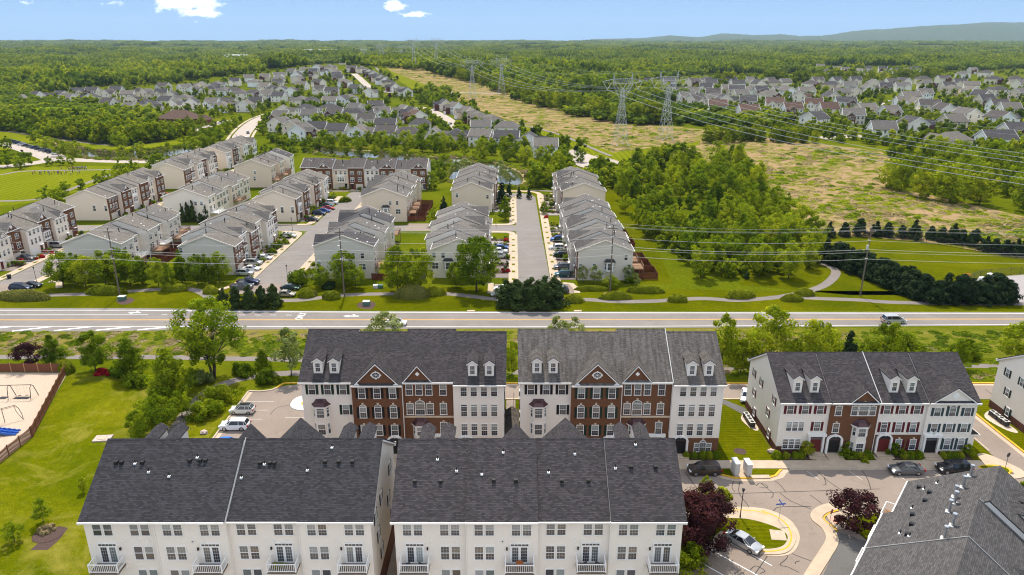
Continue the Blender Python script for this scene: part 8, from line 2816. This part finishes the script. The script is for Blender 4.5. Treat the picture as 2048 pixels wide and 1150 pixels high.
for i, (px, py) in enumerate(((1492, 836), (1496, 842), (1499, 847), (1503, 853))):
 ac_unit(px, py, '%s air conditioner from the back beside the white block with maroon shutters' % ('first', 'second', 'third', 'fourth')[i])
for i, (px, py) in enumerate(((1984, 832), (1992, 838), (2001, 845), (2010, 851))):
 ac_unit(px, py, '%s air conditioner from the back beside the right edge block' % ('first', 'second', 'third', 'fourth')[i])
for px, py, lb in ((245, 600, 'grey utility box in the mulch bed by the leftmost pole'), (733, 610, 'grey utility box in the mulch bed on the lawn strip')):
 o = empty('utility_box', at(px, py), 0, lb, 'utility box')
 MB().box(-.8, .8, -.6, .6, 0, .95).build('cabinet', M['box_green'], o)
 MB().box(-.85, .85, -.65, .65, .95, 1.05).build('lid', M['box_grey'], o)
for i, (px, py) in enumerate(((752, 576), (761, 576))):
 o = empty('transformer_box', at(px, py), 0, '%s ground transformer box on the lawn before the red fence' % ('white', 'green')[i], 'utility box')
 MB().box(-.6, .6, -.45, .45, .0, .8).build('cabinet', M[('box_grey', 'box_green')[i]], o)
 MB().box(-.65, .65, -.5, .5, .8, .88).build('lid', M[('paint_white', 'box_green')[i]], o)
cp = empty('concrete_hatch', at(206, 878), .1, 'square concrete hatch on the lawn by the left foreground roof', 'hatch')
MB().box(-1.3, 1.3, -.9, .9, 0, .22).build('slab', M['rock'], cp)
MB().box(-.6, .6, -.5, .5, .22, .27).build('cover', M['concrete'], cp)
for i, (px, py, s) in enumerate(((408, 867, .55), (1542, 905, .6), (1210, 588, .3))):
 v, f = icos()
 rs = np.random.RandomState(i)
 mb = MB()
 mb.v = [tuple(q) for q in (v * (1 + rs.uniform(-.2, .2, (12, 1))) * np.array([s * 1.2, s, s * .8]) + np.array([0, 0, s * .4]))]
 mb.f = [tuple(q) for q in f]
 mb.m = [0] * 20
 o = mb.build('boulder', M['rock'], None, at(px, py))
 tag(o, ('brown boulder on the bank beside the car park', 'pale boulder at the corner of the white block', 'small stone at the third pole')[i], 'boulder')

# pumping station equipment at the right edge, its gravel pad and the wire fence
sheet('gravel_pad', [(1912, 570), (1960, 556), (2060, 548), (2060, 604), (2030, 606), (1935, 592)], .012, M['gravel_grey'], px=True)
for i, (px, py, r_, h_) in enumerate(((1963, 566, .9, 1.5), (1978, 562, .8, 2.0), (1986, 563, .7, 1.8))):
 o = empty('water_tank', at(px, py), 0, '%s white tank of the pumping station at the right' % ('left', 'middle', 'right')[i], 'tank', 'pumping station tanks')
 MB().tube((0, 0, 0), (0, 0, h_), r_, n=14).build('shell', M['paint_white'], o)
 MB().tube((0, 0, h_), (0, 0, h_ + .25), r_ * .95, r_ * .3, 14).build('dome_lid', M['box_grey'], o)
o = empty('warning_board', at(1932, 560), 0, 'orange warning board on two posts at the gravel pad', 'sign')
for xx in (-.8, .8):
 MB().tube((xx, 0, 0), (xx, 0, 1.9), .05, n=5).build('post', M['steel'], o)
MB().box(-1.0, 1.0, -.06, -.02, 1.1, 1.9).build('plate', M['sign_orange'], o)


def chain_fence(pts, label):
 P = [at(*p) for p in pts]
 o = empty('wire_fence', P[0], 0, label, 'fence')
 mb = MB()
 for a, b in zip(P, P[1:]):
  d = b - a
  n = max(1, int(d.length / 3.2))
  for k in range(n + 1):
   q = a + d * (k / n) - P[0]
   MB().tube((0, 0, 0), (0, 0, 2.0), .05, n=5).build('post', M['steel_dark'], o, q)
  for zz in (2.0, 1.5, 1.0, .5, .08):
   mb.tube(a - P[0] + Vector((0, 0, zz)), b - P[0] + Vector((0, 0, zz)), .025 if zz < 2 else .04, n=4)
  m = int(d.length / .5)
  for k in range(m):
   q = a + d * (k / m) - P[0]
   mb.tube(q, q + Vector((d.normalized().x * .5, d.normalized().y * .5, 2)), .012, n=3).tube(q + Vector((0, 0, 2)), q + Vector((d.normalized().x * .5, d.normalized().y * .5, 0)), .012, n=3)
 mb.build('wire_mesh', M['steel_dark'], o)


chain_fence([(1640, 476), (1760, 475), (1900, 492), (2060, 524)], 'wire fence with cedars along the meadow side of the mown field')
chain_fence([(1920, 570), (1960, 554), (2060, 546)], 'wire fence round the gravel pad with white tanks')
chain_fence([(-40, 261), (20, 263), (120, 278), (200, 288), (255, 293), (330, 283)], 'long rail fence along the path above the fountain pond')

# ------------------------------------------------------------------ playground
yard_fence([(-140, 124.2), (-85.2, 123.8)], 'red-brown picket fence behind the playground with pale posts', mat='wood_fence', h=1.9, name='playground_fence', postm='wood_post', step=2.6, pal=.17, group='playground fences', gap=.015)
yard_fence([(-85.0, 123.6), (-76.6, 100.2)], 'red-brown board fence along the lawn side of the playground', mat='wood_fence', h=1.9, name='playground_fence', postm='wood_fence', step=2.4, pal=.17, group='playground fences', gap=.015)
yard_fence([(-76.6, 100.0), (-76.9, 84)], 'open lattice-like board fence at the near left corner of the playground', mat='wood_fence', h=1.9, name='playground_fence', postm='wood_fence', step=2.5, pal=.21, group='playground fences', gap=.09)
sw = empty('swing_set', at(40, 800), .05, 'grey steel arch swing frame with black mats in the playground', 'swing set')
for i, px in enumerate((18, 62)):
 p = at(px, 799) - at(40, 800)
 MB().path([(p.x, p.y - .1, 0), (p.x + .1, p.y + .2, 2.2), (p.x + .15, p.y + .6, 2.55), (p.x + .2, p.y + 1.0, 2.2), (p.x + .45, p.y + 1.5, 0)], .06, 6).build('arch_frame', M['steel_dark'], sw)
p0, p1 = at(-30, 799) - at(40, 800), at(62, 799) - at(40, 800)
MB().tube((p0.x, p0.y + .6, 2.55), (p1.x + .1, p1.y + .6, 2.55), .06, n=6).build('top_bar', M['steel_dark'], sw)
for px in (37, 51):
 p = at(px, 799) - at(40, 800)
 MB().tube((p.x - .25, p.y + .6, 2.5), (p.x - .25, p.y + .6, .55), .015, n=4).tube((p.x + .25, p.y + .6, 2.5), (p.x + .25, p.y + .6, .55), .015, n=4).build('swing_chain', M['steel'], sw)
 MB().box(p.x - .27, p.x + .27, p.y + .5, p.y + .7, .5, .55).build('swing_seat', M['rubber'], sw)
for i, px in enumerate((6, 36, 51)):
 p = at(px, 796)
 o = tag(slab('rubber_mat', [(p.x - .65, p.y - .45), (p.x + .65, p.y - .45), (p.x + .75, p.y + .45), (p.x - .55, p.y + .45)], .06, M['rubber'], z0=.0), '%s black rubber mat under the swings' % ('left', 'middle', 'right')[i], 'mat', 'mats under the swings', 'thing')
cl = empty('climbing_frame', at(10, 845), .3, 'brown steel climbing frame with curved bar in the playground', 'climbing frame')
MB().tube((0, 0, 0), (0, 0, 2.6), .06, n=6).tube((-1.2, -1.6, 0), (-1.2, -1.6, 2.6), .06, n=6).build('post', M['wood_pole'], cl)
MB().tube((0, 0, 2.6), (1.6, .9, 2.5), .05, n=6).tube((-1.2, -1.6, 2.6), (0, 0, 2.6), .05, n=6).tube((0, 0, 2.4), (1.6, .9, 2.3), .04, n=6).build('top_bar', M['wood_pole'], cl)
MB().path([(1.6, .9, 2.5), (2.1, .8, 1.9), (2.5, .4, 1.1), (2.7, 0, .1)], .05, 6).path([(1.5, .8, 2.5), (1.8, .4, 1.6), (2.3, .1, .8), (2.7, 0, .1)], .04, 6).build('curved_bar', M['steel_dark'], cl)
sd = empty('slide', at(6, 872), .15, 'blue and white twin slide lying at the left edge of the playground', 'slide')
for k in range(2):
 mb = MB()
 for a in range(6):
  x0, x1 = -2.2 + a * .7, -1.5 + a * .7
  z0_, z1_ = .9 - .16 * a, .9 - .16 * (a + 1)
  y0 = k * .75
  mb.face([(x0, y0, z0_), (x1, y0, z1_), (x1, y0 + .6, z1_), (x0, y0 + .6, z0_)])
  for yy in (y0, y0 + .6):
   mb.box(x0, x1, yy - .05, yy + .05, min(z0_, z1_) - .05, max(z0_, z1_) + .2)
 mb.build('chute', M['plastic_blue'], sd)
MB().box(-2.3, -2.15, -.1, 1.45, 0, .95).build('support', M['paint_white'], sd)

# fountain in the left pond
ft = empty('pond_fountain', at(272, 309), 0, 'white water jet rising from the left pond', 'fountain')
mb = MB()
rs = random.Random(4)
for k in range(40):
 a, r_ = rs.uniform(0, 6.28), rs.uniform(.05, .9)
 z1_ = rs.uniform(2.0, 6.0) * (1 - r_ * .5)
 mb.tube((0, 0, .1), (math.cos(a) * r_ * .4, math.sin(a) * r_ * .4, z1_), .05, .03, 4)
 mb.tube((math.cos(a) * r_ * .4, math.sin(a) * r_ * .4, z1_), (math.cos(a) * r_, math.sin(a) * r_, .1), .03, .05, 4)
mb.build('water_jet', M['spray'], ft)
MB().tube((0, 0, 0), (0, 0, .2), .5, n=10).build('nozzle', M['steel_dark'], ft)

# ------------------------------------------------------------------ people on the sports field
def person_mesh(seed, pose):
 """one continuous skinned figure 1.75 m tall"""
 rg = random.Random(seed)
 st = .16 if pose == 'stand' else .34
 J = {'pelvis': (0, 0, .95, .15), 'chest': (0, 0, 1.3, .17), 'neck': (0, 0, 1.50, .065), 'head': (0, -.02, 1.63, .105), 'crown': (0, 0, 1.74, .07)}
 E_ = [('pelvis', 'chest'), ('chest', 'neck'), ('neck', 'head'), ('head', 'crown')]
 for s, sg in (('l', 1), ('r', -1)):
  f = sg * (st if pose == 'walk' else .04)
  up = pose == 'wave' and s == 'l'
  J.update({'hip' + s: (sg * .10, 0, .90, .115), 'knee' + s: (sg * .11, -f * .7 - .04, .50, .075), 'ankle' + s: (sg * .11, -f + .08 * (f < 0), .09, .05), 'toe' + s: (sg * .12, -f - .17, .035, .04),
                  'sh' + s: (sg * .20, 0, 1.42, .075), 'el' + s: (sg * .30, f * .5, 1.62 if up else 1.13, .05), 'wr' + s: (sg * (.28 if up else .32), f * .8 - .08, 1.88 if up else .88, .036), 'hd' + s: (sg * (.28 if up else .32), f * .9 - .10, 1.99 if up else .78, .042)})
  E_ += [('pelvis', 'hip' + s), ('hip' + s, 'knee' + s), ('knee' + s, 'ankle' + s), ('ankle' + s, 'toe' + s), ('chest', 'sh' + s), ('sh' + s, 'el' + s), ('el' + s, 'wr' + s), ('wr' + s, 'hd' + s)]
 names_ = list(J)
 me = bpy.data.meshes.new('figure')
 me.from_pydata([J[k][:3] for k in names_], [(names_.index(a), names_.index(b)) for a, b in E_], [])
 ob = bpy.data.objects.new('figure', me)
 COL.objects.link(ob)
 ob.modifiers.new('skin', 'SKIN')
 for i, k in enumerate(names_):
  sv = me.skin_vertices[0].data[i]
  sv.radius = (J[k][3],) * 2
  sv.use_root = k == 'pelvis'
 sb = ob.modifiers.new('sub', 'SUBSURF')
 sb.levels = 1
 sb.render_levels = 1
 dg = bpy.context.evaluated_depsgraph_get()
 out = bpy.data.meshes.new_from_object(ob.evaluated_get(dg))
 bpy.data.objects.remove(ob)
 for mt in ('skin', 'cloth_top', 'cloth_leg', 'hair'):
  out.materials.append(M[mt])
 for p in out.polygons:
  z, y_ = p.center.z, p.center.y
  p.material_index = 3 if z > 1.68 or (z > 1.58 and y_ > .03) else (0 if z > 1.5 else (1 if z > .98 and abs(p.center.x) < .31 else (2 if z < .98 and abs(p.center.x) < .24 and z > .1 else (3 if z <= .1 else 0))))
  p.use_smooth = True
 out.name = 'person'
 return out


flat('cloth_top', (.3, .3, .32), .8)
flat('cloth_leg', (.05, .05, .07), .8)
flat('hair', (.03, .02, .015), .7)
TOPS = {}
for nm, c in (('white', (.72, .72, .70)), ('black', (.02, .02, .025)), ('red', (.4, .04, .05)), ('blue', (.05, .10, .35)), ('grey', (.25, .25, .27)), ('navy', (.02, .03, .08)), ('yellow', (.6, .45, .05)), ('maroon', (.16, .02, .05))):
 flat('top_' + nm, c, .8)
 TOPS[nm] = M['top_' + nm]
FIG = [person_mesh(1, 'stand'), person_mesh(2, 'walk'), person_mesh(3, 'wave')]
rp_ = random.Random(14)
PEO = sorted([(138 + i * 2.2 + rp_.uniform(-.5, .5), 339.5 + rp_.uniform(-1.2, .8), 'on the path beside the field') for i in range(17)] + [(123, 339, 'on the path beside the field')])
PEO2 = sorted([(x, 349 + rp_.uniform(-2, 2), 'on the grass of the field') for x in (66, 70, 80, 83, 90, 97, 100, 104, 109, 116, 118, 123, 130, 133, 142, 146, 155, 159)])
for lst in (PEO, PEO2):
 for i, (px, py, wh) in enumerate(lst):
  tn = rp_.choice(list(TOPS))
  o = link('person', FIG[rp_.randrange(3)], None, at(px, py), rp_.uniform(0, 6.28), rp_.uniform(.92, 1.05))
  omat(o, None, TOPS[tn])
  tag(o, 'person in %s top, %s of those %s' % (tn, ordw(i), wh), 'person', 'people gathered at the sports field')

# balcony things
for bi, (x, y, z, what) in enumerate(((-24.47, 62.6, 6.53, 'plants'), (-10.4, 62.5, 6.53, 'chairs'), (4.41, 62.2, 6.80, 'table'), (8.43, 62.6, 6.53, 'chairs'))):
 if what == 'plants':
  for k in range(3):
   o = mound('potted_plant', .6, .6, .7, 'leaf_lime', 160, .07, 300 + k, '%s potted plant on the balcony of the left foreground block' % ('left', 'middle', 'right')[k], None, 0, 0, 'plant', 'balcony plants')
   o.location = (x - .9 + k * .45, y, z)
 elif what == 'chairs':
  for k in range(2):
   o = empty('balcony_chair', (x - .8 + k * 1.6, y, z), math.pi + .5 - k, '%s dark chair on the %s balcony of the middle foreground block' % (('left', 'right')[k], ('first', 'first', 'third')[bi - 1]), 'chair', 'balcony chairs')
   MB().box(-.26, .26, -.26, .26, .40, .46).build('seat', M['steel_dark'], o)
   MB().box(-.26, .26, .22, .28, .46, .95).build('backrest', M['steel_dark'], o)
   for sx in (-.22, .22):
    for sy in (-.22, .22):
     MB().tube((sx, sy, 0), (sx, sy, .42), .02, n=4).build('leg', M['steel_dark'], o)
 elif what == 'table':
  o = empty('balcony_table', (x - 3.6, y, z), 0, 'round brown table on the second balcony of the middle foreground block', 'table')
  MB().tube((0, 0, .68), (0, 0, .73), .42, n=16).build('top', M['wood_table'], o)
  MB().tube((0, 0, 0), (0, 0, .68), .05, n=6).build('pedestal', M['wood_table'], o)

# ------------------------------------------------------------------ the air: light haze that pales the far woods and hills
hz = MB().box(-22000, 22000, -400, 17500, -25, 520).build('haze', None)
hz.data.materials.clear()
hm = bpy.data.materials.new('haze')
hm.use_nodes = True
hm.node_tree.nodes.clear()
ho = hm.node_tree.nodes.new('ShaderNodeOutputMaterial')
pvn = hm.node_tree.nodes.new('ShaderNodeVolumePrincipled')
pvn.inputs['Color'].default_value = (.58, .78, 1.0, 1)
pvn.inputs['Density'].default_value = 3.2e-5
pvn.inputs['Anisotropy'].default_value = 0.1
hm.node_tree.links.new(pvn.outputs[0], ho.inputs['Volume'])
hz.data.materials.append(hm)
tag(hz, 'thin pale blue summer haze over the whole land', 'haze', kind='stuff')
